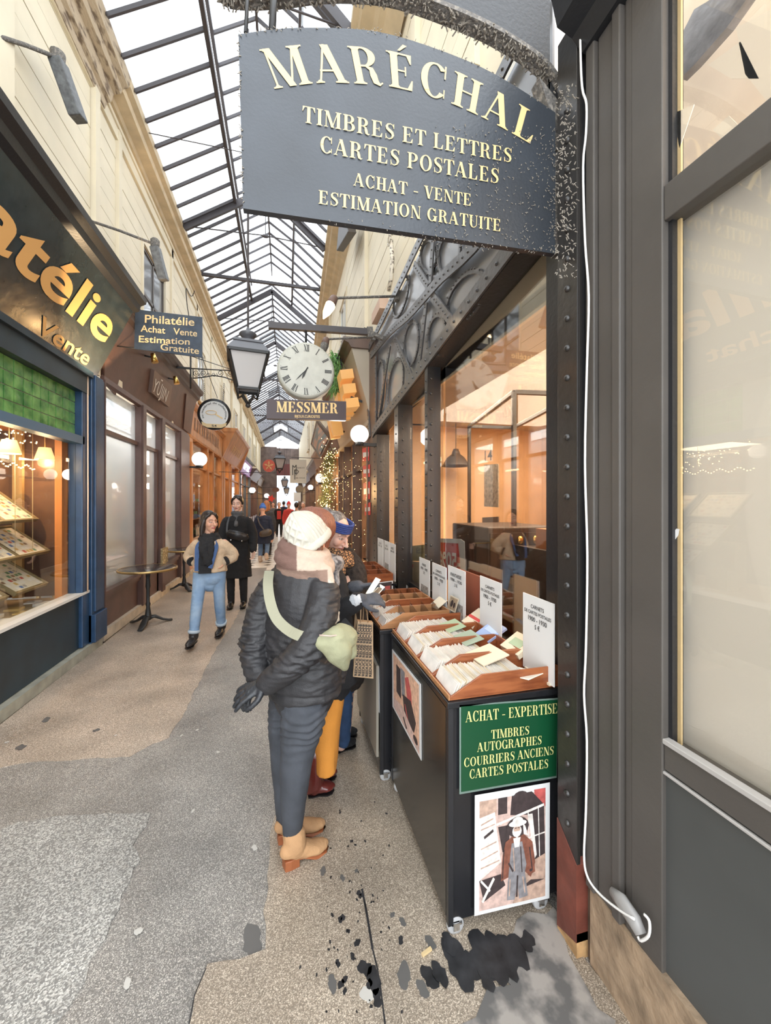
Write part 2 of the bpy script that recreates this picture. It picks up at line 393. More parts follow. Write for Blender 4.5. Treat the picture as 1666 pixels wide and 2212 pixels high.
patch('floor_patch', [(399, 1540), (365, 1595), (328, 1609), (277, 1634), (168, 1641), (59, 1647), (0, 1660), (-160, 1675), (-160, 1690), (195, 1408), (393, 1256), (470, 1195), (535, 1195), (528, 1297), (504, 1347), (470, 1397), (447, 1438)], M_beige, .003, .01, 'worn pinkish beige speckled patch of floor')
patch('floor_patch', [(0, 1796), (42, 1780), (139, 1763), (235, 1756), (319, 1763), (321, 1784), (290, 1826), (300, 1859), (269, 1931), (244, 1998), (202, 2074), (189, 2128), (105, 2230), (40, 2400), (-300, 2400), (-300, 1850)], M_pale, .005, .012, 'pale grey rough patch of floor')
patch('floor_patch', [(601, 1750), (584, 1809), (576, 1918), (571, 2002), (571, 2057), (520, 2075), (445, 2090), (420, 2150), (407, 2240), (395, 2420), (2000, 3000), (1270, 2080), (800, 1330), (680, 1180), (655, 1180), (650, 1300), (640, 1400), (615, 1550)], M_sand, .006, .008, 'sandy beige speckled floor strip along the stalls')
patch('floor_patch', [(1100, 2010), (1200, 1960), (1245, 2080), (1330, 2230), (1290, 2500), (950, 2400), (930, 2260), (1010, 2190), (1060, 2150), (1090, 2120), (1060, 2060), (1085, 2030)], mat('chalky_grey_stain', (.34, .31, .28), .6, col2=(.12, .115, .11), vs=11, vcon=(.42, .6)), .009, .022, 'chalky grey stained floor by the iron pillar')
def blob(cx, cy, r, m, z=.0062, sq=1.3):
    c = aZ(cx, cy); n = 22; ph = random.random()*6; ph2 = random.random()*6; P = []
    for i in range(n):
        a = 2*math.pi*i/n; q = r*(.8+.06*random.random()+.20*math.sin(2*a+ph)+.10*math.sin(4*a+ph2)+.06*math.sin(7*a)); P.append(V(c.x+q*math.cos(a), c.y+q*math.sin(a)*sq, z))
    return P
st = MB(); 
for cx, cy, r in [(985, 2075, .055), (1040, 2065, .06), (1010, 2105, .05), (1080, 2050, .05), (1120, 2060, .045), (950, 2110, .03), (1065, 2095, .05), (1100, 2085, .04), (970, 2045, .03), (1140, 2040, .03), (1050, 2120, .03)]:
    st.prism(blob(cx, cy, r, 0, (.0095 if cx > 930 else .006)+.0002*len(st.f)/24), (0, 0, .001))
for cx, cy, r in [(738, 1988, .014), (718, 1980, .007), (777, 1935, .014), (788, 2095, .024), (808, 2120, .03), (762, 2070, .01), (772, 2040, .012), (745, 2120, .01), (798, 2130, .012), (760, 1820, .008), (768, 1828, .006), (789, 1820, .006),
                  (752, 2015, .008), (730, 2085, .01), (737, 2130, .012), (745, 2145, .008), (815, 2160, .02), (866, 2035, .012), (928, 2115, .03), (735, 1758, .006), (835, 1760, .006)]:
    st.prism(blob(cx, cy, r, 0), (0, 0, .001))
for k in range(70):
    cx = random.gauss(765, 45); cy = random.gauss(1960, 120)
    if cx < 620 or cx > 900: continue
    st.prism(blob(cx, min(2190, cy), random.uniform(.0015, .005), 0), (0, 0, .001))
st.build('stain', M_stain, fl, 'black tar stains', 'stuff')
g = MB()
for cx, cy, r in [(873, 2110, .03), (913, 2140, .022), (870, 1995, .014), (848, 1980, .01), (698, 1885, .016), (740, 1900, .012), (718, 2130, .02), (930, 2040, .02), (770, 1885, .008)]: g.prism(blob(cx, cy, r, 0, .0062+.0002*len(g.f)/24), (0, 0, .001))
for cx, cy, r in [(545, 2030, .045), (100, 1556, .03), (208, 1579, .02), (45, 1616, .03)]: g.prism(blob(cx, cy, r, 0, .0055 if cx < 300 else .001), (0, 0, .001))
g.build('stain', M_gum, fl, 'grey gum stains', 'stuff')
g = MB()
for cx, cy, r in [(793, 2152, .022), (299, 2015, .014), (550, 1832, .014), (417, 1752, .01), (471, 1625, .012), (426, 1577, .01), (392, 1589, .009), (581, 1593, .009), (275, 2128, .014), (250, 1590, .008), (520, 1576, .008), (15, 1605, .012)]: g.prism(blob(cx, cy, r, 0, .0055 if cx < 300 or cx > 620 else .001), (0, 0, .0015))
g.build('gum', M_gumw, fl, 'white flattened gum spots', 'stuff')
c = MB(); pth = [aZ(x, y, .0065) for x, y in [(782, 1920), (790, 1960), (797, 2000), (805, 2050), (815, 2090), (823, 2140), (832, 2212)]]
for a, b in zip(pth, pth[1:]): c.beam(a, b, .008 if a.y > 1.4 else .005, .002)
pth = [aZ(x, y, .0065) for x, y in [(445, 2092), (420, 2150), (405, 2230)]]
for a, b in zip(pth, pth[1:]): c.beam(a, b, .003, .002)
c.build('crack', M_stain, fl, 'dark crack in the floor')
MB().box(-.01, .03, -.005, .005, 0, .008).build('cigarette_end', M_palegold, None); cg = bpy.data.objects['cigarette_end']; cg.location = aZ(917, 2062, .0065); cg.rotation_euler.z = .3
tag(cg, 'small beige cigarette end lying on the sandy floor before the black cart', 'cigarette end')
# black and white tiles further down the passage
tw = bx(-.195, .195, -.195, .195, 0, .004).build('tile', M_tilew, fl).data
tb = MB().prism([V(.09, 0, .0045), V(0, .09, .0045), V(-.09, 0, .0045), V(0, -.09, .0045)], (0, 0, .002)).build('tile', M_tileb, fl).data
bpy.data.objects.remove(bpy.data.objects['tile']); bpy.data.objects.remove(bpy.data.objects['tile.001'])
for j in range(17):
    for i in range(8):
        x = -1.84+.4*i; y = 8.9+.4*j
        if y < 9.5+.55*abs(x+.2): continue
        o = bpy.data.objects.new('tile', tw); COL.objects.link(o); o.parent = fl; o.location = (x, y, 0)
        if (i+j) % 1 == 0 and i < 7:
            o = bpy.data.objects.new('tile', tb); COL.objects.link(o); o.parent = fl; o.location = (x+.2, y+.2, 0)
far = MB()
for j in range(48):
    for i in range(8):
        far.box(-1.84+.4*i-.19, -1.84+.4*i+.19, 15.7+.4*j-.19, 15.7+.4*j+.19, 0, .004)
far.build('tile_field', M_tilew, fl, 'white tiles far along the passage', 'stuff')
# ---- left upper wall
XL = -2.06
def xr(y): return .72+.024*(y-6.9)
WL = struct('wall_left', bx(-2.6, -2.115, -2, 40, 3.15, 6.5), M_cream)
def plank_wall(par, X, side, cols, z0, z1, m, h=.22, holes=()):
    for (a, b) in cols:
        z = z0
        while z < z1-.02:
            t = min(z1, z+h); segs = [(a, b)]
            for (ha, hb, hz0, hz1) in holes:
                if t > hz0+.02 and z < hz1-.02:
                    ns = []
                    for (p, q) in segs:
                        if hb <= p or ha >= q: ns.append((p, q))
                        else:
                            if ha > p+.02: ns.append((p, ha))
                            if hb < q-.02: ns.append((hb, q))
                    segs = ns
            for p, q in segs:
                d = random.uniform(-.002, .002)
                MB().prism([V(X+side*(.0+d), p+.002, z+.004), V(X+side*(.0+d), q-.002, z+.004), V(X+side*(.0+d), q-.002, t-.004), V(X+side*(.0+d), p+.002, t-.004)], (-side*.04, 0, 0)).build('plank', m, par, fix=False)
            z = t
lw_holes = [(6.56, 7.64, 4.0, 5.45), (10.3, 11.2, 4.1, 5.4), (13.7, 14.6, 4.1, 5.4)]
plank_wall(WL, XL, 1, [(2.6, 4.94), (5.06, 5.6), (5.7, 8.0), (8.1, 10.1), (10.2, 12.0), (12.1, 14.0), (14.1, 16.0)], 3.9, 6.33, M_cream2 if 0 else M_cream, holes=lw_holes)
pl = MB()
for y0, y1, d in [(3.3, 3.62, .05), (4.95, 5.06, .05), (5.6, 5.7, .04), (8.0, 8.1, .03), (10.1, 10.2, .03), (12.0, 12.1, .03), (14.0, 14.1, .03)]: pl.box(-2.1, XL+d, y0, y1, 3.0, 6.33)
pl.box(-2.1, XL+.03, 2.5, 16, 6.12, 6.3); pl.box(-2.1, XL+.05, 5.06, 16, 6.26, 6.33)
struct('trim_1', pl, M_cream)
for k in range(7):
    y = 16.6+3.4*k; MB().box(-2.11, XL+.03, y, y+.25, 3.2, 6.33).build('pilaster', M_cream, WL)
for i, (y0, y1, z0, z1) in enumerate(lw_holes+[(17.4, 18.4, 4.1, 5.4), (20.8, 21.8, 4.1, 5.4), (24.2, 25.2, 4.1, 5.4), (28, 29, 4.1, 5.4)]):
    wn = thing('window_%d' % (i+1), None, None, (XL, y0, z0)); wn['kind'] = 'structure'
    f = MB(); r = .02
    f.box(XL-.02, XL+r, y0-.05, y0, z0-.05, z1+.05).box(XL-.02, XL+r, y1, y1+.05, z0-.05, z1+.05).box(XL-.02, XL+r, y0, y1, z1, z1+.05).box(XL-.02, XL+.06, y0-.05, y1+.05, z0-.07, z0)
    f.build('frame', M_cream, wn)
    f = MB(); X = XL-.025; mid = (y0+y1)/2
    for a in (y0, mid-.03, y1-.05): f.box(X-.01, X+.015, a, a+.05, z0, z1)
    for a in (z0, (z0+z1)/2, z1-.05): f.box(X-.01, X+.015, y0, y1, a, a+.05)
    f.build('sash', mat('dark_sash_paint', (.09, .075, .065), .5) if i == 0 else M_cream2, wn)
    bx(X-.008, X-.002, y0, y1, z0, z1).build('pane', mat('dim_window_glass', (.25, .26, .27), .08, spec=.9), wn)
cor = MB(); prof_y(cor, [(-2.1, 6.30), (-1.98, 6.32), (-1.96, 6.36), (-1.84, 6.38), (-1.82, 6.43), (-1.76, 6.45), (-1.75, 6.54), (-2.1, 6.6)], 5.2, 38)
struct('trim_2', cor, M_tan)
cor = MB(); prof_y(cor, [(-2.1, 6.12), (-2.02, 6.13), (-2.0, 6.2), (-1.96, 6.22), (-1.93, 6.32), (-1.86, 6.34), (-1.84, 6.40), (-1.78, 6.43), (-1.75, 6.54), (-2.1, 6.6)], -2, 5.2)
struct('trim_3', cor, M_worn)
# ---- right upper wall
WR = struct('wall_right', MB().box(1.16, 1.6, 4.6, 40, 3.3, 6.6), M_cream)
rw = [(7.4, 8.3, 4.3, 5.6), (11.2, 12.2, 4.3, 5.6)]
plank_wall(WR, 1.12, -1, [(2.2, 3.2), (3.3, 5.4), (5.5, 7.4), (7.4, 10.0), (10.1, 12.5), (12.6, 15)], 3.4, 6.33, M_cream, holes=rw)
bx(1.16, 1.6, 1.75, 4.6, 3.5, 6.6).build('wall_core', M_cream, WR)
bx(1.06, 1.5, 1.55, 1.75, 3.3, 6.6).build('wall_return', M_cream2, WR)
pl = MB()
for y in (3.2, 5.4, 10.0, 12.5): pl.box(1.07, 1.16, y, y+.1, 3.4, 6.33)
struct('trim_4', pl, M_cream)
for k in range(7): bx(1.08+.06*k, 1.2+.06*k, 15.2+3.3*k, 15.5+3.3*k, 3.2, 6.33).build('pilaster', M_cream, WR)
for i, (y0, y1, z0, z1) in enumerate(rw+[(16.2, 17.2, 4.2, 5.5), (20, 21, 4.2, 5.5)]):
    wn = thing('window_%d' % (i+11), None, None, (1.12, y0, z0)); wn['kind'] = 'structure'; X = 1.12
    MB().box(X-.02, X+.03, y0-.05, y0, z0-.05, z1+.05).box(X-.02, X+.03, y1, y1+.05, z0-.05, z1+.05).box(X-.02, X+.03, y0, y1, z1, z1+.05).box(X-.06, X+.03, y0-.05, y1+.05, z0-.07, z0).build('frame', M_cream, wn)
    f = MB(); 
    for a in (y0, (y0+y1)/2-.03, y1-.05): f.box(X+.01, X+.035, a, a+.05, z0, z1)
    for a in (z0, (z0+z1)/2, z1-.05): f.box(X+.01, X+.035, y0, y1, a, a+.05)
    f.build('sash', M_cream2, wn); bx(X+.028, X+.034, y0, y1, z0, z1).build('pane', MATS['dim_window_glass'], wn)
cor = MB(); prof_y(cor, [(.45, 6.2), (.30, 6.32), (.24, 6.34), (.20, 6.38), (.08, 6.40), (.06, 6.43), (0, 6.45), (0, 6.54), (.45, 6.6)], 1.2, 38, xr, 10)
struct('trim_5', cor, M_tan)
# ---- roof
RX, RZ, ZL = -.36, 7.42, 6.5
roof = thing('ceiling', None, None, (0, 0, ZL)); roof['kind'] = 'structure'
y = -.4; lan = [(3.2, 11.2), (14.8, 18.4), (22, 25.6), (29.2, 32.8)]
def inlan(y): return any(a-.01 < y < b-.2 for a, b in lan)
HW, UP = .53, .38
def roofpt(s, u, y):
    """s -1 left / 1 right, u 0 eave .. 1 ridge"""
    e = -1.75 if s < 0 else xr(y); return V(e+(RX-e)*u, y, ZL+(RZ-ZL)*u)
def ulan(s, y):
    e = -1.75 if s < 0 else xr(y); return 1-HW/abs(RX-e)
n = 0
while y < 36:
    y2 = y+.38; L = inlan(y)
    for s in (-1, 1):
        u1 = ulan(s, y) if L else 1.; u2 = ulan(s, y2) if L else 1.
        a, b = roofpt(s, 0, y), roofpt(s, u1, y); c2, d = roofpt(s, u2, y2), roofpt(s, 0, y2)
        big = 1 if (abs((y-.44) % 3.6) < .19) else 0
        MB().beam(a, b, .05 if big else .026, .09 if big else .045).build('glazing_bar', M_steel, roof, fix=False)
        up = V(0, 0, .03); MB().add([a+up, b+up, c2+up, d+up], [(0, 1, 2, 3)]).build('pane', M_skyg, roof, fix=False)
        if L:
            ra, rb = V(RX, y, RZ+UP), V(RX+s*HW, y, RZ-HW*.66+UP); rc, rd = V(RX+s*HW, y2, RZ-HW*.66+UP), V(RX, y2, RZ+UP)
            MB().beam(ra, rb, .022, .04).build('glazing_bar', M_steel, roof, fix=False)
            MB().add([ra+up, rb+up, rc+up, rd+up], [(0, 1, 2, 3)]).build('pane', M_skyg, roof, fix=False)
    y = y2; n += 1
bm_ = MB()
for a, b in lan:
    for s in (-1, 1):
        x = RX+s*HW; z = RZ-HW*.66; bm_.beam((x, a, z), (x, b, z), .05, .10).beam((x, a, z+UP), (x, b, z+UP), .04, .06)
    bm_.beam((RX, a, RZ+UP), (RX, b, RZ+UP), .03, .07)
for a, b in [(-.4, 3.2), (11.2, 14.8), (18.4, 22), (25.6, 29.2), (32.8, 36)]: bm_.beam((RX, a, RZ), (RX, b, RZ), .03, .08)
bm_.build('ridge_beam', M_steel, roof)
for k, yy in enumerate([4.04, 7.64, 11.24, 14.84, 18.44, 22.04, 25.64, 29.24, 32.84]):
    t = MB(); up = V(0, 0, -.05)
    for s in (-1, 1): t.beam(roofpt(s, 0, yy)+up, roofpt(s, 1, yy)+up, .05, .12)
    t.build('truss', M_steel, roof)
    t = MB(); e = xr(yy); t.tube([(-1.75, yy, 6.48), (RX, yy, 6.54), (e, yy, 6.48)], .011, 6).tube([(RX, yy, 6.52), (RX, yy, RZ)], .008, 6).ball((RX, yy, 6.53), (.07, .03, .035), 8, 6)
    t.build('tie_rod', M_steel, roof)
for yy in (9.2, 16.5, 23.5): MB().beam((-1.75, yy, 6.5), (xr(yy), yy, 6.5), .06, .06).build('tie_beam', M_steel, roof)
for yy in (5.8, 13.0, 20.2):
    t = MB()
    t.tube([(-1.75, yy, 6.46), (xr(yy), yy, 6.46)], .006, 5); t.build('tie_rod', M_steel, roof)
# far gable + end wall of the passage
e = MB(); e.box(-2.6, -.75, 36, 36.4, 0, 6.4).box(1.1, 2.4, 36, 36.4, 0, 6.4).box(-.75, 1.1, 36, 36.4, 3.9, 6.3)
struct('wall_far', e, mat('dusky_brown_wall', (.16, .12, .11), .8, var=.3, vs=3))
bx(-.75, 1.1, 35.9, 36.0, 3.9, 4.9).build('sign_band', mat('dull_maroon_paint', (.16, .05, .05), .7), bpy.data.objects['wall_far'])
struct('wall_end', bx(-4, 5, 45.2, 45.8, 0, 12), mat('pale_street_facade', (.72, .72, .74), .7, var=.1, vs=1))
we = bpy.data.objects['wall_end']
for i in range(3):
    for j in range(2):
        x = -1.6+1.3*i; z = .2+2.3*j
        f = MB().box(x, x+.8, 45.05, 45.2, z, z+1.7); f.build('window_frame', M_white, we)
        bx(x+.1, x+.7, 45.02, 45.05, z+.1, z+1.6).build('window_pane', mat('blue_grey_glass', (.3, .36, .45), .2), we)
# shop core walls at both sides (behind the shop fronts)
struct('wall_left_inner', bx(-4.2, -4.0, -2, 40, 0, 3.6), mat('dim_shop_back', (.30, .20, .13), .8, var=.2, vs=2))
struct('wall_right_inner', bx(4.0, 4.2, .4, 40, 0, 3.6), MATS['dim_shop_back'])
# ================================================================ LEFT SHOPS
def zX(px, py, X): return aX(px, py, X).z
def plane_hit(px, py, P0, n): d = rdir(px, py); o = V(0, 0, EYE); k = (P0-o).dot(n)/d.dot(n); return o+d*k
M_navy = mat('navy_blue_paint', (.018, .05, .11), .35, var=.25, vs=6, bump=.1, bs=30)
M_navyd = mat('dark_teal_panel', (.012, .028, .042), .4, var=.3, vs=4)
M_fas = mat('dark_bronze_fascia', (.028, .040, .044), .22, bump=.4, bs=6, var=.2, coat=.2)
M_brown = mat('dark_brown_paint', (.115, .062, .05), .38, var=.15, vs=6, bump=.08, bs=30)
M_orange = mat('varnished_orange_wood', (.50, .215, .07), .35, var=.25, vs=5, stretch=(1, 1, .25), bump=.1, bs=40)
M_owood = mat('bright_orange_wood', (.62, .22, .05), .4)
M_ochre = mat('ochre_wood', (.45, .29, .12), .5)
M_kerb = mat('grey_green_kerb', (.30, .30, .25), .6, var=.25, vs=8)
M_green = mat('green_cathedral_glass', (.16, .36, .10), .15, col2=(.03, .14, .03), vs=9, bump=.8, bs=14, vcon=(.35, .65))
M_lead = mat('lead_came', (.30, .32, .30), .5)
M_page = mat('cream_album_page', (.85, .78, .62), .7)
M_bulb = mat('fairy_bulb', (1, .75, .4), emit=14, ecol=(1, .72, .35))
M_globe = mat('opal_globe_glass', (.95, .93, .90), .15, emit=.55, ecol=(1, .97, .92))
STC = [mat('stamp_%s' % n, c, .6) for n, c in [('red', (.55, .12, .08)), ('blue', (.15, .22, .42)), ('green', (.2, .34, .2)), ('brown', (.33, .2, .12)), ('grey', (.45, .42, .38)), ('white', (.86, .83, .75)), ('ochre', (.66, .44, .16)), ('black', (.05, .05, .05))]]
A = thing('storefront', 'navy blue stamp shop front with green leaded glass and tilted dark fascia', 'shop front', (XL, 4.9, 0))
zs = .64
bx(-2.12, -2.045, .4, 4.78, .10, zs).build('stall_riser', M_navyd, A)
k = MB().box(-2.1, -1.985, .4, 5.05, 0, .095); k.build('kerb', M_kerb, A)
MB().box(-2.14, -2.005, .4, 4.80, zs, zs+.025).build('window_sill', M_white, A, 'white edged window sill')
k = MB().box(-2.14, -2.01, 4.66, 4.80, .1, 2.95).box(-2.14, -1.985, 4.80, 5.10, .09, 2.95).box(-2.14, -1.965, 4.84, 5.02, .42, 2.95).box(-2.14, -1.95, 4.80, 5.08, .10, .40)
k.build('post', M_navy, A, bevel=.008)
MB().tube([(-2.0, 4.74, .66), (-2.0, 4.745, 1.6), (-2.0, 4.74, 2.93)], .008, 8).build('pipe', mat('copper_pipe', (.85, .6, .42), .4, metal=.3), A, 'thin pale copper pipe')
ztr = zX(80, 921, -2.04)
MB().box(-2.12, -2.01, .4, 4.70, ztr-.05, ztr+.03).build('transom', mat('mid_blue_paint', (.05, .12, .2), .4), A)
MB().box(-2.12, -2.0, .4, 4.8, 2.72, 2.98).box(-2.12, -1.97, .4, 4.8, 2.9, 2.96).build('head_rail', M_navyd, A)
lg = MB().box(-2.09, -2.085, .4, 4.68, ztr+.03, 2.72).build('leaded_light', M_lead, A, 'green leaded glass panel')
rows = 4; dz = (2.72-ztr-.03)/rows; y = 4.66; n = 0
while y > 2.9:
    for r in range(rows):
        z0 = ztr+.03+r*dz
        bx(-2.085, -2.075+random.uniform(-.002, .002), y-.112, y-.005, z0+.004, z0+dz-.004).build('pane', M_green, lg, fix=False)
    y -= .117
bx(-2.075, -2.07, .4, 4.66, zs+.02, ztr-.05).build('window_pane', M_shop, A)
# tilted fascia
Pf0, Pf1 = V(-2.03, 0, 2.93), V(-1.62, 0, 3.80); nf = (Pf1-Pf0).cross(V(0, 1, 0)).normalized()
if nf.x < 0: nf = -nf
k = MB(); prof_y(k, [(-2.03, 2.93), (-1.62, 3.80), (-2.03, 3.80)], .4, 4.97)
fa = k.build('fascia', M_fas, A, 'tilted dark bronze fascia board')
k = MB(); prof_y(k, [(-1.66, 3.72), (-1.60, 3.74), (-1.585, 3.80), (-1.53, 3.83), (-1.52, 3.88), (-2.08, 3.92), (-2.08, 3.80), (-1.7, 3.80)], .4, 4.99); k.build('cornice', M_blackp, A)
pe = plane_hit(227, 738, Pf0, nf); pt = plane_hit(6, 560, Pf0, nf); upf = (Pf1-Pf0).normalized()
wt = text2d('télie', 'sans', 0, .02)[2]; wa = text2d('Philatélie', 'sans', 0, .02)[2]
Ld = pe-pt; base = (pe+pt)/2; zc = .5*(pe.z+pt.z); fr = (zc-Pf0.z)/(Pf1.z-Pf0.z); q1 = V(Pf0.x+(Pf1.x-Pf0.x)*fr, pe.y, zc); q0 = q1-V(0, abs(pe.y-pt.y)*wa/wt, 0)
k = MB(); letter(k, 'Philatélie', q0, q1, .36, upf, nf*.006, 'sans', bold=.022, sh=.05); k.build('lettering', mat('orange_gold_letters', (.72, .40, .14), .4), fa, fix=False)
v0 = plane_hit(92, 716, Pf0, nf); v1 = plane_hit(190, 781, Pf0, nf); zc = (v0.z+v1.z)/2; fr = (zc-Pf0.z)/(Pf1.z-Pf0.z)-.04
k = MB(); letter(k, 'Achat        Vente', V(Pf0.x+.41*fr, v0.y-1.75, Pf0.z+.87*fr), V(Pf0.x+.41*fr, v1.y, Pf0.z+.87*fr), .15, upf, nf*.006, 'sans', bold=.015); k.build('lettering', MATS['orange_gold_letters'], fa, fix=False)
lamp('fascia_spot', 'SPOT', (-1.50, 4.62, 2.72), 60, WARM2, .03, (math.radians(180-20), 0, math.radians(90))).data.spot_size = 1.7
# interior of the stamp shop window
SI = thing('display_window_box', 'wood lined display window interior of the navy blue stamp shop', 'display case', (-2.9, 4, zs))
bx(-3.3, -3.25, .6, 4.9, 0, 2.4).build('back_panel', mat('dark_wood_back', (.09, .042, .025), .5, var=.3, vs=3), SI)
MB().box(-3.25, -2.17, 4.72, 4.8, zs, 2.32).build('side_panel', MATS['dark_wood_back'], SI); MB().box(-2.20, -2.14, 4.55, 4.655, zs, 2.32).build('corner_post', M_owood, SI)
MB().box(-2.62, -2.54, 4.68, 4.73, zs, 2.3).build('corner_post', M_ochre, SI)
bx(-3.25, -2.14, .6, 4.72, 2.30, 2.36).build('soffit', M_owood, SI)
bx(-3.25, -2.13, .6, 4.72, zs-.05, zs-.02).build('shelf_board', mat('pale_wood_shelf', (.5, .36, .2), .5, var=.2, vs=5), SI)
def stamp_tray(loc, w, h, tilt, label, m_frame, seed):
    rnd = random.Random(seed); t = thing('stamp_tray', label, 'tray', loc, 'stamp trays in the shop window')
    ca, sa = math.cos(tilt), math.sin(tilt)
    def L(u, v, n): return V(loc[0]-ca*v+sa*n, loc[1]+u, loc[2]+sa*v+ca*n)     # u along passage, v up the slope away from the glass
    def slab(mb, u0, u1, v0, v1, n0, n1): mb.hexa([L(u0, v0, n0), L(u1, v0, n0), L(u1, v1, n0), L(u0, v1, n0)], [L(u0, v0, n1), L(u1, v0, n1), L(u1, v1, n1), L(u0, v1, n1)])
    k = MB(); slab(k, -w/2, w/2, 0, h, -.02, 0); e = .018
    for a in ((-w/2, w/2, 0, e), (-w/2, w/2, h-e, h), (-w/2, -w/2+e, e, h-e), (w/2-e, w/2, e, h-e)): slab(k, *a, 0, .014)
    k.build('frame', m_frame, t)
    k = MB(); slab(k, -w/2+.03, w/2-.03, .03, h-.03, 0, .003); pg = k.build('page', M_page, t, fix=False)
    k = MB(); nu, nv = int(w/.055), int(h/.055)
    for i in range(nu):
        for j in range(nv):
            if rnd.random() < .25: continue
            k.cm = rnd.choice((5, 5, 5, 5, 6, 4, 4, 3, 0, 2, 1, 5)); u = -w/2+.04+i*(w-.08)/nu; v = .04+j*(h-.08)/nv
            slab(k, u+.004, u+.038, v+.004, v+.030+.01*rnd.random(), .003, .0045)
    k.build('stamps', STC, pg, kind='stuff')
    return t
M_tf = mat('olive_tray_frame', (.26, .2, .10), .5); n = 0
POSL = ['nearest the glass', 'second back from the glass']
for r, (x0, z0, tl, ys) in enumerate([(-2.24, .80, .62, (3.72, 4.28)), (-2.28, 1.10, .66, (3.45, 3.95, 4.40)), (-2.34, 1.42, .7, (3.30, 3.85, 4.32))]):
    for i, yy in enumerate(ys):
        nm = ['bottom', 'middle', 'top'][r]; pos = ['nearest to camera side', 'middle of the row', 'beside the corner post'][i+3-len(ys)]
        stamp_tray((x0, yy, z0), .47, .42, tl, 'tilted stamp tray in the %s row, %s' % (nm, pos), M_tf, n); n += 1
rnd = random.Random(5); bk = 0
LB = ['small white', 'cream', 'flat grey', 'brown edged', 'pale', 'narrow white', 'buff', 'dull yellow', 'light grey', 'faded']
for i in range(10):
    y = 3.3+i*.135; x = -2.22-.14*(i % 2); a = bx(-.055, .055, -.05, .05, 0, .012+.008*(i % 3)).build('stamp_packet', STC[[5, 5, 4, 3, 5, 5, 6, 6, 4, 5][i]]); a.location = (x, y, zs-.018); a.rotation_euler = (0, 0, .2*rnd.random())
    tag(a, '%s stamp packet lying on the window shelf under the trays, place %s along' % (LB[i], ['one', 'two', 'three', 'four', 'five', 'six', 'seven', 'eight', 'nine', 'ten'][i]), 'packet', 'packets on the shop window shelf')
for i, (px, py) in enumerate([(20, 965), (97, 980)]):
    c = aX(px, py, -2.35); t = thing('pendant_lamp', ['cream pendant lamp hanging nearer the camera in the stamp shop window', 'cream pendant lamp hanging nearer the corner post in the stamp shop window'][i], 'lamp', tuple(c), 'pendant lamps in the stamp shop')
    h = .12; MB().lathe([(.05, h/2), (.085, -h/2), (.08, -h/2), (.046, h/2)], c, 20).build('lamp_shade', mat('cream_lamp_shade', (.9, .72, .42), .6, emit=.9, ecol=(1, .68, .3)), t)
    MB().tube([c+V(0, 0, h/2), V(c.x, c.y, 2.3)], .004, 6).build('cord', M_palegold, t); MB().ball(c+V(0, 0, -.02), .03).build('bulb', M_bulb, t)
    lamp('pendant_light', 'POINT', c+V(0, 0, -.09), 5, WARM2, .05)
lamp('shelf_light', 'AREA', (-2.7, 3.7, 2.27), 16, (1, .8, .55), 1.2, (0, 0, 0), .7)
k = MB()
for i in range(140):
    y = random.uniform(2.9, 4.6); z = 2.16+.10*math.sin(y*3)+random.uniform(-.09, .09); k.ball((random.uniform(-2.5, -2.3), y, z), .0055, 5, 4)
for i in range(60):
    y = 2.9+i*.029; k.ball((-2.4, y, 1.93-.02*math.sin(i)), .006, 5, 4)
tag(k.build('fairy_lights', M_bulb), 'warm fairy lights strung across the top of the stamp shop window', 'fairy lights', kind='thing')
k = MB()
for y in (3.4, 3.62, 3.95, 4.2, 4.45): k.tube([(-2.33, y, .95), (-2.33, y, 2.3)], .0025, 5)
k.build('hanging_cord', M_palegold, SI)
rn = random.Random(12)
for i, (x, y, z, w_, h_) in enumerate([(-2.62, 3.35, .62, .22, .22), (-2.66, 3.85, .62, .2, .26), (-2.62, 4.3, .62, .22, .2), (-2.9, 3.5, .62, .3, .5), (-2.92, 4.1, .62, .3, .62)]):
    o = bx(x-.09, x+.09, y-w_/2, y+w_/2, z, z+h_).build('cardboard_box', mat('dim_card_box', (.24, .17, .10), .7, var=.3, vs=6)); tag(o, ['low brown box behind the nearest stamp tray', 'brown box behind the middle stamp trays', 'low brown box beside the window corner post', 'tall brown box at the back on the camera side', 'tallest brown box at the back of the stamp window'][i], 'box')
# ---- blade sign of the stamp shop
def board(name, m, P, off, parent, label=None): return MB().prism(P, off).build(name, m, parent, label)
Y0 = 5.3; bs = thing('hanging_sign', 'dark blue hanging sign with gold Philatélie lettering by the stamp shop', 'sign', tuple(aY(293, 720, Y0)))
Q = [aY(x, y, Y0) for x, y in ((292, 668), (437, 685), (437, 772), (290, 753))]
board('board', mat('dark_blue_sign', (.03, .045, .07), .5, var=.3, vs=12), Q, (0, .02, 0), bs)
k = MB()
for s, a, b, h in [('Philatélie', (313, 697), (420, 704), 17), ('Achat   Vente', (304, 716), (426, 727), 14), ('Estimation', (300, 739), (410, 745), 14), ('Gratuite', (347, 756), (430, 765), 14)]:
    p0, p1 = aY(*a, Y0), aY(*b, Y0); letter(k, s, p0, p1, h/850*4.9*1.02, (0, 0, 1), (0, -.003, 0), 'sans', bold=.012, sh=.02)
k.build('lettering', M_palegold, bs, fix=False)
MB().tube([Q[3]+V(-.25, .01, .02), Q[3]+V(.15, .01, .0)], .008).tube([Q[0]+V(-.08, .01, -.03), Q[0]+V(.02, .01, -.02)], .02).build('bracket', M_blk, bs)
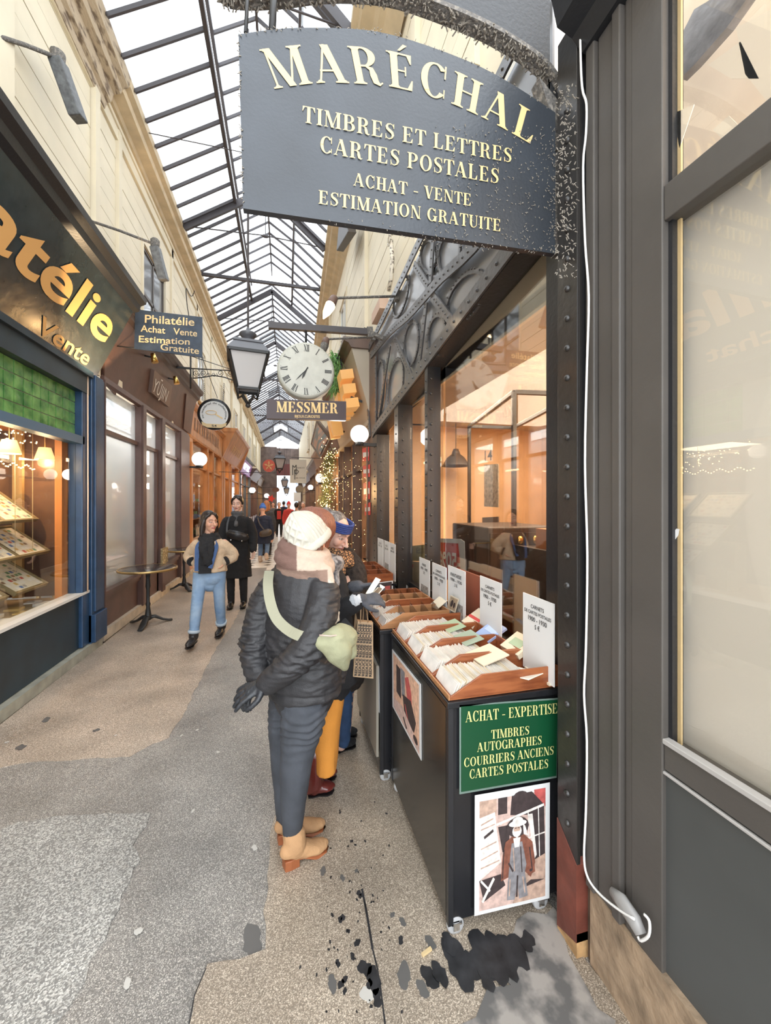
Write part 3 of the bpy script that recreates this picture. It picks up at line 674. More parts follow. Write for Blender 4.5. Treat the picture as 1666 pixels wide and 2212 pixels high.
# ---- brown shop with white windows
B = thing('storefront', 'dark brown shop front with tall pale windows and small square sign', 'shop front', (XL, 7.2, 0))
yB0, yB1 = 5.13, 9.2
bx(-2.12, -2.05, yB0, yB1, .12, .52).build('stall_riser', M_brown, B); bx(-2.1, -2.0, yB0, yB1, 0, .12).build('kerb', mat('pale_stone_kerb', (.55, .48, .38), .6, var=.2, vs=8), B)
MB().box(-2.12, -2.0, yB0, yB1, .52, .56).box(-2.12, -2.02, yB0, yB1, .47, .52).build('sill', M_brown, B)
cols = [(213, 218), (299, 308), (342, 350), (384, 404)]
ys = [(YX(a, -2.04), YX(b, -2.04)) for a, b in cols]
for i, (a, b) in enumerate(ys): MB().box(-2.13, -2.0, a, b, .1, 2.98).box(-2.13, -1.98, a+.02, b-.02, .1, 2.98).build('post', M_brown, B)
zt = zX(250, 918, -2.04)
M_reflhaze = glass('reflection_haze_glass', (.93, .95, .95), .14, .0, (.74, .76, .77), .42, gz=.5)  # pale haze paints the reflection of the opposite wall into the glass
for i in range(3):
    a, b = ys[i][1], ys[i+1][0]; d = 1 if i == 1 else 0; zz = .5 if d else .56; ztt = 2.40
    bx(-2.085, -2.08, a, b, zz, 2.95).build('pane', M_reflhaze, B)
    k = MB().box(-2.11, -2.04, a, b, ztt, ztt+.05)
    if d: k.box(-2.11, -2.04, a, a+.07, .12, ztt).box(-2.11, -2.04, b-.07, b, .12, ztt).box(-2.11, -2.04, a, b, .12, .6)
    k.build('transom' if not d else 'door', M_brown, B)
hd = aX(313, 1152, -2.0); MB().beam(hd+V(0, -.03, .05), hd+V(0, .03, -.06), .03, .02).build('door_handle', M_blk, B)
k = MB(); prof_y(k, [(-2.04, 2.95), (-2.0, 2.97), (-2.0, 3.03), (-2.04, 3.05), (-1.84, 3.80), (-2.08, 3.80)], yB0, yB1); fb = k.build('fascia', M_brown, B)
k = MB(); prof_y(k, [(-1.86, 3.76), (-1.80, 3.80), (-1.79, 3.86), (-1.74, 3.89), (-1.72, 3.95), (-2.08, 3.98)], yB0-.1, yB1+.05); k.build('cornice', mat('dark_brown_cornice', (.06, .036, .03), .45), B)
Pb0, Pb1 = V(-2.04, 0, 3.05), V(-1.84, 0, 3.80); nb = (Pb1-Pb0).cross(V(0, 1, 0)).normalized(); nb = nb if nb.x > 0 else -nb
def onB(px, py, o=0): return plane_hit(px, py, Pb0+nb*o, nb)
def plq(name, pts, th, m, par, label=None, f=onB): P = [f(x, y) for x, y in pts]; return MB().prism(P, nb*th).build(name, m, par, label)
ys_ = thing('plaque_sign', 'small square brown plaque sign with white lettering on the brown fascia', 'sign', tuple(onB(345, 838)))
plq('board', [(326, 797), (366, 832), (359, 878), (320, 846)], .05, mat('taupe_plaque', (.22, .15, .12), .5), ys_)
def onB5(px, py): return plane_hit(px, py, Pb0+nb*.054, nb)
k = MB(); p0, p1 = onB5(328, 843), onB5(358, 868); p1.z = p0.z = (p0.z+p1.z)/2; p1.x = p0.x
letter(k, 'YŪJIN', p0, p1, .20, (Pb1-Pb0), nb*.002, 'sans'); k.build('lettering', mat('soft_white_letters', (.8, .76, .7), .5), ys_, fix=False)
plq('shutter_flap', [(222, 765), (252, 793), (246, 853), (220, 823)], .025, M_brown, B); plq('shutter_flap', [(400, 850), (419, 866), (409, 938), (394, 925)], .025, M_brown, B)
for px, py in ((330, 772), (378, 820)):
    c = onB(px, py, .1); t = thing('spot_lamp', 'small brass spot lamp %s the square brown plaque' % ('left of' if px < 350 else 'right of'), 'lamp', tuple(c), 'brass spot lamps on the brown fascia')
    MB().tube([c+V(-.13, 0, .02), c], .012, 8).build('arm', M_blk, t); MB().tube([c+V(0, 0, .05), c+V(.03, 0, -.07)], [.03, .045], 12).build('shade', M_brass, t)
SB = thing('shop_interior', 'pale curtained interior behind the windows of the brown shop', 'shop interior', (-2.9, 7, 0))
bx(-3.0, -2.95, 5.1, 9.2, 0, 3).build('curtain', mat('pale_grey_curtain', (.80, .82, .83), .8, var=.06, vs=2), SB); lamp('pane_whitening_light', 'AREA', (-2.6, 7.2, 2.9), 60, (1, .97, .93), .6, (0, 0, 0), 3.6); bx(-2.95, -2.14, 5.15, 9.2, .0, .1).build('floor_board', mat('grey_floorboard', (.3, .29, .28), .5), SB)  # pale curtain and added area lamp whiten the panes like a reflection
# gingham table and chairs modelled behind the glass to imitate a reflection
tb_ = thing('reflected_table', 'square red gingham table standing in for a reflection in the pale window', 'table', (-2.55, 6.1, .1))
m = bpy.data.materials.new('red_gingham'); m.use_nodes = True; N = m.node_tree.nodes; Lk = m.node_tree.links
tc = N.new('ShaderNodeTexCoord'); ch = N.new('ShaderNodeTexChecker'); ch.inputs['Scale'].default_value = 28; ch.inputs[1].default_value = (.8, .78, .75, 1); ch.inputs[2].default_value = (.6, .12, .1, 1); Lk.new(tc.outputs['Object'], ch.inputs[0]); Lk.new(ch.outputs[0], N['Principled BSDF'].inputs[0])
bx(-2.85, -2.25, 5.75, 6.45, .80, .82).build('table_top', m, tb_); MB().box(-2.86, -2.24, 5.74, 5.75, .66, .82).box(-2.24, -2.235, 5.74, 6.46, .66, .82).box(-2.86, -2.24, 6.45, 6.46, .66, .82).build('cloth_skirt', m, tb_)
for x in (-2.8, -2.3):
    for y in (5.8, 6.4): bx(x-.02, x+.02, y-.02, y+.02, .1, .8).build('leg', M_ochre, tb_)
for i, y in enumerate((5.5, 6.75)):
    c = thing('reflected_chair', 'wooden chair on the %s side of the gingham table of the imitated reflection' % ('near', 'far')[i], 'chair', (-2.55, y, .1), 'chairs of the imitated window reflection'); s = -1 if i == 0 else 1
    bx(-2.75, -2.35, y-.2, y+.2, .53, .56).build('seat', M_ochre, c); MB().box(-2.75, -2.35, y+s*.19, y+s*.21, .8, 1.0).box(-2.75, -2.72, y+s*.19, y+s*.21, .56, 1.0).box(-2.38, -2.35, y+s*.19, y+s*.21, .56, 1.0).build('backrest', M_ochre, c)
    for x in (-2.73, -2.37):
        for dy in (-.18, .18): bx(x-.015, x+.015, y+dy-.015, y+dy+.015, .1, .53).build('leg', M_ochre, c)
k = MB(); rnd = random.Random(3)
for i in range(170):
    z = rnd.uniform(.9, 2.1); k.ball((-2.3+rnd.uniform(-.05, .05), 5.42+.12*(2.1-z)*.5+rnd.uniform(-.07, .07), z), .006, 5, 4)
tag(k.build('fairy_lights', M_bulb), 'column of fairy lights behind the pale window of the brown shop', 'fairy lights', kind='thing')
c = V(-2.35, 5.85, 1.86); t = thing('wall_lamp', 'glowing round lamp inside the pale window of the brown shop', 'lamp', tuple(c)); MB().ball(c, .055).build('globe', mat('lit_peach_globe', (1, .8, .6), emit=3, ecol=(1, .7, .45)), t); MB().tube([c, c+V(-.03, -.12, .08), c+V(-.05, -.2, .15)], .008).build('arm', M_brass, t)
# ---- generic front for shops down the passage
def shopfront(side, X, y0, y1, m, label, zs=.5, zt=2.9, zf=3.5, tilt=.12, mull=(.5,), m_fas=None, back=None, warm=30, text=None, tm=None, panes=None, frame=.09):
    S = side                                    # +1 faces +x (left wall), -1 faces -x (right wall)
    T = thing('storefront', label, 'shop front', (X, (y0+y1)/2, 0))
    def b(mb, d0, d1, a, c, e, f): return mb.box(X-S*d0, X+S*d1, a, c, e, f)
    b(MB(), .07, 0, y0, y1, .1, zs).build('stall_riser', m, T); b(MB(), .07, .06, y0, y1, 0, .1).build('kerb', MATS['pale_stone_kerb'], T)
    k = b(MB(), .07, .04, y0, y1, zs, zs+.04); k.build('sill', m, T)
    e = [y0]+[y0+(y1-y0)*f for f in mull]+[y1]
    for i, yy in enumerate(e):
        w = frame*(1.3 if i in (0, len(e)-1) else .7); yy = min(max(yy, y0+w/2), y1-w/2)
        k = b(MB(), .08, .04, yy-w/2, yy+w/2, .1, zt); b(k, .08, .06, yy-w/4, yy+w/4, zs, zt-.1); k.build('post', m, T)
    for a, c in zip(e, e[1:]):
        bx(X-S*.045, X-S*.04, a, c, zs+.04, zt).build('pane', panes or M_shop, T)
        b(MB(), .07, .02, a, c, zt*.8, zt*.8+.04).build('transom', m, T)
    k = MB(); prof_y(k, [(X-S*.05, zt), (X+S*.05, zt), (X+S*.06, zt+.05), (X+S*.02, zt+.08), (X+S*(.02+tilt), zf-.08), (X-S*.05, zf-.08)], y0, y1); fo = k.build('fascia', m_fas or m, T)
    k = MB(); prof_y(k, [(X-S*.05, zf-.08), (X+S*(tilt+.03), zf-.08), (X+S*(tilt+.06), zf-.03), (X+S*(tilt+.12), zf), (X+S*(tilt+.12), zf+.04), (X-S*.05, zf+.06)], y0-.03, y1+.03); k.build('cornice', m, T)
    if text:
        s, f0, f1, cap = text; a, c = y0+(y1-y0)*f0, y0+(y1-y0)*f1; zz = (zt+zf)/2-cap/2; fx = X+S*(.026+tilt*((zz-zt-.08)/(zf-zt-.16)))
        up = V(S*tilt, 0, zf-zt-.16); n_ = V(S, 0, -tilt/(zf-zt)); k = MB()
        P, Q = V(fx, a, zz), V(fx, c, zz)
        if S < 0: P, Q = Q, P
        letter(k, s, P, Q, cap, up, n_*.006, 'serif'); k.build('lettering', tm or M_gold, fo, fix=False)
    bb = back or mat('warm_shop_back', (.38, .20, .10), .8, var=.4, vs=4)
    k = MB(); d = 1.0; k.box(X-S*d, X-S*(d+.04), y0, y1, 0, zt+.1).box(X-S*d, X-S*.06, y1-.03, y1, 0, zt).box(X-S*d, X-S*.06, y0, y0+.03, 0, zt).box(X-S*d, X-S*.06, y0, y1, zt, zt+.04).box(X-S*d, X-S*.06, y0, y1, zs-.1, zs)
    k.build('interior_lining', bb, T)
    k = MB(); rn = random.Random(int(y0*100)); 
    for sh in range(3):
        zz = zs+sh*.5; k.cm = 3; k.box(X-S*.85, X-S*(.4+.1*sh), y0+.1, y1-.1, zz-.03, zz); yy = y0+.15
        while yy < y1-.2:
            ww = rn.uniform(.05, .14); hh = rn.uniform(.07, .26); k.cm = rn.randrange(7); xx = X-S*rn.uniform(.45+.1*sh, .8); k.box(xx, xx+.08, yy, yy+ww, zz, zz+hh); yy += ww+rn.uniform(.02, .12)
    k.build('display_goods', STC, T, kind='stuff')
    if warm: lamp('shop_light', 'AREA', (X-S*.55, (y0+y1)/2, zt-.05), warm, WARM2, .5, (0, 0, 0), (y1-y0)*.8)
    return T
C = shopfront(1, -2.05, 9.3, 13.9, M_orange, 'orange varnished wood shop front with globe lamp and painted wooden fascia', zs=.6, zt=3.0, zf=3.75, tilt=.02, mull=(.45, .62), text=('LITTERATURE', .1, .85, .28), tm=mat('faded_brown_letters', (.26, .13, .07), .6), warm=28, frame=.22)
D = shopfront(1, -2.05, 14.0, 18.8, M_orange, 'second orange wooden shop front with outward leaning gold lettered fascia', zs=.7, zt=3.0, zf=4.0, tilt=.38, mull=(.3, .42), text=('HOTEL', .2, .8, .26), warm=45, frame=.3)
k = MB(); prof_y(k, [(-2.05, 3.0), (-1.95, 3.0), (-1.64, 3.9), (-1.60, 4.1), (-2.05, 4.1)], 18.8, 18.95); k.build('end_scroll', M_orange, D)
M_slate = mat('slate_blue_paint', (.10, .12, .15), .5)
E = shopfront(1, -2.05, 19.1, 24.2, M_slate, 'slate blue shop front with a lit purple panel sign', zs=.6, zt=3.0, zf=3.7, tilt=.15, mull=(.5,), m_fas=mat('purple_panel', (.12, .05, .12), .3, emit=.12, ecol=(.6, .25, .7)), text=('OPTIC', .2, .8, .3), tm=mat('lit_white_letters', (1, .95, 1), emit=3), warm=60)
F = shopfront(1, -2.05, 24.4, 30, M_brown, 'brown shop front with sloping awning board beyond the slate shop', zs=.6, zt=2.9, zf=3.5, tilt=.3, warm=70, mull=(.33, .66))
G = shopfront(1, -2.0, 30.1, 35.9, mat('olive_brown_paint', (.2, .14, .09), .5), 'olive brown shop front farthest along the left wall', zs=.5, zt=2.8, zf=3.4, warm=80, mull=(.33, .66))
def globe_lamp(px, py, X, Y, r, dirx, label):
    c = aY(px, py, Y) if Y else aX(px, py, X); t = thing('globe_lamp', label, 'lamp', tuple(c))
    MB().ball(c, r, 24, 16).build('globe', M_globe, t); MB().lathe([(r*.45, -r*1.25), (r*.5, -r*.9), (r*.35, -r*.85)], c, 14).build('collar', M_blk, t)
    wx = (-2.06 if dirx < 0 else (1.06+.03*max(0, c.y-7))) if abs(dirx) > .25 else c.x+dirx
    MB().beam(c+V(0, 0, -r*1.12), V(wx, c.y, c.z-r*1.12), .05, .035).build('arm', M_blk, t); lamp('globe_light', 'POINT', c+V(-dirx*1.0, 0, 0), 4, (1, .9, .78), r); return t
globe_lamp(431, 992, 0, 9.25, .155, -.4, 'white globe lamp on a black arm at the orange wood shop')
globe_lamp(545, 1059, 0, 22.5, .17, -.3, 'white globe lamp outside the shops beyond the slate front')
globe_lamp(576, 1071, 0, 27, .16, -.4, 'small distant white globe lamp beside the red star decoration')
globe_lamp(777, 938, 0, 4.35, .103, .22, 'white globe lamp on a black bracket at the riveted girder end')
globe_lamp(692, 1033, 0, 10.2, .12, .35, 'peach lit globe lamp beside the glittering garland')
globe_lamp(671, 1053, 0, 16, .11, .3, 'white globe lamp on the far right beyond the garland')
# ---- wall lamp brackets (black floodlight arms) on the left wall
def flood(p, q, bodyl, label, s=1.):
    t = thing('flood_lamp', label, 'lamp', tuple(p)); MB().tube([p, p.lerp(q, .5)+V(0, 0, .01), q], .016*s, 8).build('arm', M_dust, t)
    MB().lathe([(.03, .06), (.055*s, .04), (.05*s, -.04), (.02, -.07)], q, 12).build('joint', M_dust, t)
    a = q+V(.0, .0, -.03); b = a+bodyl; MB().beam(a, b, .16*s, .10*s, (1, 0, 0)).build('lamp_body', mat('charcoal_lamp', (.10, .105, .11), .5, var=.4, vs=30), t, bevel=.01); return t
flood(aX(-30, 70, -2.05), aY(125, 125, YX(-30, -2.05)+.55), V(.10, .12, -.36), 'black floodlight on a long arm above the stamp shop fascia, nearer one')
q = aX(180, 472, -2.03); flood(q, aY(335, 528, q.y+.02), V(.06, .1, -.3), 'black floodlight on a long arm beside the upper left window', .85)
k = MB(); P = smooth_path([aX(430, 600, -1.98), aX(415, 640, -1.98), aX(402, 625, -1.99), aX(412, 700, -1.99), aX(440, 780, -1.99), aX(470, 860, -1.99)], 5)
k.tube(P, .009, 5); tag(k.build('wall_cable', M_blk), 'thin black cable hanging along the cream left wall', 'cable')
# ================================================================ RIGHT SIDE: iron frontage
GX = 1.0
def rivets(mb, pts, r=.011, ax='X', s=-1, ang=6):
    for p in pts:
        p = Vector(p); n = 8
        prof = [(r, 0), (r*.86, r*.45), (r*.45, r*.8)]
        vs = []
        for q, h in prof:
            for k in range(n):
                a = 2*math.pi*k/n; c, d = q*math.cos(a), q*math.sin(a)
                vs.append(p+(V(s*h, c, d) if ax == 'X' else V(c, s*h, d)))
        b = [(i*n+k, i*n+(k+1) % n, (i+1)*n+(k+1) % n, (i+1)*n+k) for i in range(2) for k in range(n)]+[tuple(range(2*n, 3*n))]
        mb.smooth = True; mb.add(vs, b); mb.smooth = False
PL = thing('column_post', 'big riveted black iron pillar with red-brown foot carrying the Maréchal sign', 'pillar', (1.05, 1.22, 0))
MB().box(.985, 1.0, 1.165, 1.266, .33, 3.3).box(1.0, 1.03, 1.18, 1.25, .33, 3.3).build('flange', M_post, PL, bevel=.002)
MB().box(1.065, 1.12, 1.28, 1.44, .0, 3.3).box(1.02, 1.12, 1.17, 1.29, .0, 3.3).build('web', M_blackp, PL)
M_rust = mat('red_brown_primer', (.16, .045, .03), .5, var=.3, vs=10, bump=.2, bs=30)
MB().prism([V(.982, 1.165, .06), V(.982, 1.266, .02), V(.982, 1.266, .42), V(.982, 1.165, .33)], (.05, 0, 0)).build('foot_plate', M_rust, PL)
MB().prism([V(.984, 1.165, .0), V(.984, 1.266, .0), V(.984, 1.266, .04), V(.984, 1.22, .05), V(.984, 1.165, .09)], (.05, 0, 0)).build('wood_foot', mat('chipped_wood', (.45, .27, .12), .7, var=.4, vs=15, bump=.5), PL)
bx(1.03, 1.10, 1.12, 1.165, 0, .33).build('plinth', mat('grimy_brown', (.12, .08, .055), .7, var=.4, vs=10), PL)
for i in range(25):
    k = MB(); z = .44+i*.107; y = 1.214
    rivets(k, [(.985, y, z)], .0125); k.build('rivet', M_post, PL, fix=False)
# arch over the passage carrying the sign
AR = thing('arch_beam', 'dusty dark iron arch curving overhead from the riveted pillar above the big sign', 'arch', (.9, 1.3, 3.0))
lo = smooth_path([aY(x, y, 1.335) for x, y in [(470, -25), (495, 12), (600, 14), (705, 2), (830, 8), (940, 42), (1040, 84), (1110, 124), (1165, 165), (1200, 215), (1228, 262)]], 4)
lo = [V(p.x, 1.31, p.z) for p in lo]; P = lo+[V(.985, 1.31, lo[-1].z), V(.985, 1.31, 3.75), V(lo[0].x, 1.31, 3.75)]
MB().prism(P, (0, .02, 0)).build('web_plate', mat('dull_dark_plate', (.032, .034, .038), .55, bump=.25, bs=80), AR)
k = MB()
for a, b in zip(lo, lo[1:]): k.beam(a, b, .055, .016, (0, 0, 1))
k.build('flange', M_dust, AR)
k = MB(); rn = random.Random(2)
for a, b in zip(lo, lo[1:]):
    for j in range(26):
        p = a.lerp(b, rn.random())+V(0, rn.uniform(-.028, .028), rn.uniform(-.012, .004)); q = p+V(rn.uniform(-.012, .012), rn.uniform(-.01, .01), rn.uniform(-.015, .0)); k.beam(p, q, .004, .003)
M_fluff = mat('grey_dust_fluff', (.26, .23, .19), .95)
k.build('dust', M_fluff, AR, 'grey fluffy dust', 'stuff')
k = MB(); P = [aY(x, y, 1.29) for x, y in [(1165, 165), (1205, 215), (1232, 262), (1245, 330), (1205, 320), (1195, 260)]]
k.prism(P, (0, .05, 0)); P = [aY(x, y, 1.29) for x, y in [(1200, 330), (1245, 300), (1240, 545), (1205, 545)]]; k.prism(P, (0, .04, 0)); k.build('gusset', M_dust, AR)
k = MB()
for j in range(260):
    p = aY(rn.uniform(1200, 1245), rn.uniform(180, 600), 1.163); k.beam(p, p+V(rn.uniform(-.012, .012), -.002, rn.uniform(-.014, .008)), .003, .002)
k.build('dust', M_fluff, AR, 'grey fluffy dust', 'stuff')
# big sign
YS = 1.27; SG = thing('hanging_sign', 'big dusty dark grey MARÉCHAL sign with pale gold serif lettering', 'sign', tuple(aY(1200, 400, YS)))
top = smooth_path([aY(x, y, YS) for x, y in [(515, 74), (570, 66), (640, 60), (760, 62), (850, 76), (950, 108), (1040, 145), (1120, 190), (1200, 243)]], 4)
P = top+[aY(1200, 548, YS), aY(525, 450, YS)]
sb = MB().prism(P, (0, .022, 0)).build('board', mat('dusty_charcoal_sign', (.031, .037, .046), .40, bump=.12, bs=90, col2=(.022, .026, .032), vs=4, vcon=(.35, .65)), SG)
k = MB()
def sp(px, py, o=.0019): return aY(px, py, YS-o)
letter_arc(k, 'MARÉCHAL', smooth_path([sp(x, y) for x, y in [(592, 192), (690, 179), (778, 181), (850, 188), (950, 214), (1035, 250), (1100, 284), (1158, 318)]], 5), .118, (0, 0, 0), (0, -1, 0), track=.09)
def sl(s, a, b, h, tr=.04): letter(k, s, sp(*a), sp(*b), h, (0.02, 0, 1), (0, -.001, 0), track=tr)
sl('TIMBRES ET LETTRES', (653, 264), (1108, 353), .052); sl('CARTES POSTALES', (691, 329), (1080, 398), .053); sl('ACHAT - VENTE', (764, 401), (1020, 446), .042); sl('ESTIMATION GRATUITE', (688, 440), (1084, 501), .043)
k.build('lettering', mat('pale_gold_letters', (.60, .44, .20), .5), sb, fix=False)
k = MB()
for j in range(900):
    if j < 260: f = rn.random(); p = top[min(len(top)-2, int(f*(len(top)-1)))].lerp(top[min(len(top)-1, int(f*(len(top)-1))+1)], rn.random())+V(0, rn.uniform(-.004, .02), rn.uniform(-.006, .008))
    elif j < 420: f = rn.random()**.5; p = aY(525, 450, YS).lerp(aY(1200, 548, YS), f)+V(0, rn.uniform(-.003, .02), rn.uniform(-.004, .012)*(1+2*f))
    elif j < 480: p = aY(515, 74, YS).lerp(aY(525, 450, YS), rn.random())+V(0, -.001, 0)
    else: p = sp(1200-rn.random()**2*260, rn.uniform(270, 545), .002); 
    k.beam(p, p+V(rn.uniform(-.007, .007), rn.uniform(-.002, .0), rn.uniform(-.007, .007)), .002, .0015)
k.build('dust', M_fluff, SG, 'grey fluffy dust', 'stuff')
for px in (533, 590): MB().tube([aY(px-2, 72, YS+.01), aY(px+4, -60, YS+.01)], .006 if px < 560 else .011, 8).build('hanger_rod', M_blk, SG)
# girder
GD = thing('girder', 'long riveted grey-black lattice girder above the postcard shop window', 'girder', (1.0, 2.8, 2.6))
def gp(px, py, o=0): return aX(px, py, GX-o) if not o else (lambda q: V(GX-o, q.y, q.z))(aX(px, py, GX))
TOPc = [(792, 765), (826, 693), (875, 592), (910, 517)]; BOTc = [(806, 938), (817, 919), (880, 837), (948, 745), (1104, 537)]
tp = [gp(*q) for q in TOPc]; tp.append(V(GX, 1.36, tp[-1].z+.05)); bt = [gp(*q) for q in BOTc]; bt.append(V(GX, 1.36, bt[-1].z+.03))
MB().prism([p+V(.035, 0, 0) for p in tp+bt[::-1]], (.01, 0, 0)).build('back_panel', M_ironp, GD)
def strip(name, pts, w, o, th=.012, rv=.06, r=.008, both=False):
    pts = [Vector(p) for p in pts]; P = smooth_path(pts, 3) if len(pts) > 2 else pts; k = MB()
    L_, R_ = [], []
    for i, p in enumerate(P):
        d = (P[min(i+1, len(P)-1)]-P[max(0, i-1)]).normalized(); n_ = V(0, -d.z, d.y); L_.append(p+n_*w/2); R_.append(p-n_*w/2)
    for i in range(len(P)-1): k.hexa([x+V(-o, 0, 0) for x in (L_[i], L_[i+1], R_[i+1], R_[i])], [x+V(-o+th, 0, 0) for x in (L_[i], L_[i+1], R_[i+1], R_[i])])
    s = k.build(name, M_iron, GD); k = MB(); T = 0
    for off in ((-w*.27, w*.27) if both else (0,)):
        acc = rv/2
        for a, b in zip(P, P[1:]):
            l = (b-a).length; d = (b-a).normalized(); n_ = V(0, -d.z, d.y)
            while acc < l: q = a+d*acc+n_*off; rivets(k, [(GX-o, q.y, q.z)], r); acc += rv
            acc -= l
    k.build('rivets', M_iron, s, kind='stuff', fix=False)
strip('top_chord', tp, .085, .012, both=False, rv=.075); strip('bottom_chord', bt, .095, .014, rv=.1, r=.010)
strip('end_plate', [gp(792, 778), gp(795, 860), gp(800, 945)], .07, .014, rv=.06)
strip('diagonal', [gp(x, y) for x, y in [(803, 768), (846, 716), (887, 679), (933, 627), (962, 595), (1033, 528)]]+[V(GX, 1.55, 3.0)], .08, .016, rv=.07)
for a, b, w_ in [((936, 512), (930, 612), .06), ((895, 572), (925, 618), .06), ((933, 638), (980, 700), .065), ((921, 655), (905, 795), .06), ((852, 730), (890, 815), .06), ((843, 745), (818, 900), .06), ((812, 770), (812, 925), .04)]:
    strip('brace', [gp(*a), gp(*b)], w_, .006, rv=.055, r=.007)
for cx, cy, rx, ry, tilt in [(938, 725, 18, 46, .12), (884, 741, 15, 48, .1), (851, 832, 15, 58, .12), (817, 838, 9, 60, .05), (921, 553, 17, 36, .05), (1000, 640, 32, 62, .5), (862, 640, 12, 46, .25), (965, 545, 22, 50, .2)]:
    q = []
    for i in range(21):
        a = 2*math.pi*i/20; x, y = rx*math.cos(a), ry*math.sin(a); q.append(gp(cx+x*math.cos(tilt)-y*math.sin(tilt), cy+y*math.cos(tilt)+x*math.sin(tilt)))
    k = MB()
    for a, b in zip(q, q[1:]): k.beam(a+V(.020, 0, 0), b+V(.020, 0, 0), .014, .026, (0, (b-a).z, -(b-a).y))
    s = k.build('arched_rim', M_iron, GD); k = MB()
    for a, b in zip(q, q[1:]):
        n_ = max(1, int((b-a).length/.035))
        for j in range(n_): c = a.lerp(b, j/n_); d = (c-gp(cx, cy)).normalized(); rivets(k, [(GX+.012, c.y+d.y*.012, c.z+d.z*.012)], .006)
    k.build('rivets', M_iron, s, kind='stuff', fix=False)
sf = MB()
for a, b in zip(bt, bt[1:]): d = V(0, 0, -.052); sf.hexa([a+d, b+d, b+d+V(0, 0, .02), a+d+V(0, 0, .02)], [x+V(.125, 0, 0) for x in (a+d, b+d, b+d+V(0, 0, .02), a+d+V(0, 0, .02))])
sf.build('soffit_plate', M_ironl, GD)
# posts
def post(px0, px1, px2, lab):
    y1, y0 = YX(px0, GX), YX(px1, GX); t = (px2-833)/850; x1 = y0*(S_+t*C_)/(C_-t*S_); zt = 2.34+(4.4-y0)*.16
    T = thing('column_post', lab, 'pillar', (GX, y0, 0), 'riveted window posts')
    bx(GX-.005, GX+.01, y0, y1, 0, zt).build('flange', M_post, T); bx(GX+.01, x1, y0, y0+.025, 0, zt).build('web', M_post, T); bx(x1-.0, x1+.05, y0, y0+.05, 0, zt).build('inner_frame', M_blackp, T)
    k = MB(); rivets(k, [(GX-.005, (y0+y1)/2, .95+i*.085) for i in range(int((zt-.95)/.085))], .009); k.build('flange_rivets', M_post, T, kind='stuff', fix=False)
    k = MB(); rivets(k, [((GX+x1)/2, y0, .95+i*.11) for i in range(int((zt-.95)/.11))], .010, 'Y', -1); k.build('web_rivets', M_post, T, kind='stuff', fix=False)
post(919, 925, 938, 'riveted black window post behind the middle postcard signs')
post(853, 861, 880, 'riveted black post left of the shop doorway')
post(806, 815, 832, 'far riveted black post under the girder end')
k = MB()
for a, b in zip(bt, bt[1:]): k.hexa([V(1.13, a.y, 2.48), V(1.13, b.y, 2.48), V(1.13, b.y, b.z), V(1.13, a.y, a.z)], [V(1.15, a.y, 2.48), V(1.15, b.y, 2.48), V(1.15, b.y, b.z), V(1.15, a.y, a.z)])
k.build('header_panel', mat('cream_header', (.86, .72, .52), .6), GD, 'cream header panel')
MB().box(1.10, 1.16, 1.36, 4.35, 0, .86).build('stall_riser', M_blackp, GD)
M_gl2 = glass('postcard_shop_glass', (.98, .97, .95), .07, .0, gz=.35); M_gl3 = glass('near_shop_glass', (.98, .97, .95), .02, .0, gz=.10)
for i, (a, b) in enumerate([(1.36, 2.62), (2.66, 3.42), (3.5, 4.18)]):
    w_ = MB().prism([V(1.105, a, .86), V(1.105, b, .86), V(1.105, b, 2.33+(4.4-b)*.17), V(1.105, a, 2.33+(4.4-a)*.17)], (.005, 0, 0)).build('window_%d' % (21+i), M_gl2, None); w_['kind'] = 'structure'
# ---- interior of the postcard shop
M_ow = mat('warm_orange_wall', (.78, .52, .30), .8, var=.12, vs=2.5)
struct('wall_shop_back', MB().box(3.2, 3.3, .95, 4.5, 0, 2.6), M_ow)
struct('wall_shop_side', MB().box(1.17, 3.2, 4.42, 4.5, 0, 2.6), M_ow)
struct('wall_shop_near', MB().box(1.2, 3.2, .95, 1.03, 0, 2.6), M_ow)
struct('ceiling_shop', bx(1.13, 3.3, .95, 4.5, 2.5, 2.58), mat('cream_ceiling', (.66, .56, .44), .7))
struct('floor_shop', bx(1.2, 3.2, 1.03, 4.42, .0, .05), mat('dark_shop_floor', (.16, .10, .06), .5))
lamp('postcard_shop_light', 'AREA', (2.1, 2.8, 2.45), 62, (1, .80, .60), 1.4, (0, 0, 0), 2.2)
lamp('postcard_shop_curtain_light', 'POINT', (2.3, 1.9, 2.2), 22, (1, .78, .5), .06)
k = MB(); n = 60; pts = []
for i in range(n+1): pts.append((2.2+.95*i/n, 2.62+.3*i/n+.03*math.sin(i*1.1)+.012*math.sin(i*2.7)))
vs = [(x, y, .9) for x, y in pts]+[(x, y, 2.35) for x, y in pts]; k.smooth = True; k.add(vs, [(i, i+1, n+2+i, n+1+i) for i in range(n)])
o = k.build('curtain', mat('warm_cream_curtain', (.93, .72, .45), .8), None); tag(o, 'warm lit cream curtain hanging inside the postcard shop', 'curtain'); md = o.modifiers.new('s', 'SOLIDIFY'); md.thickness = .006
CB = thing('cabinet', 'dark brown wooden cabinet with two brass knobs inside the postcard shop', 'cabinet', (1.75, 2.75, 0))
M_dkw = mat('dark_walnut', (.055, .032, .02), .45, var=.3, vs=6)
MB().box(1.35, 1.9, 2.45, 3.05, .05, 1.42).build('body', M_dkw, CB, bevel=.01)
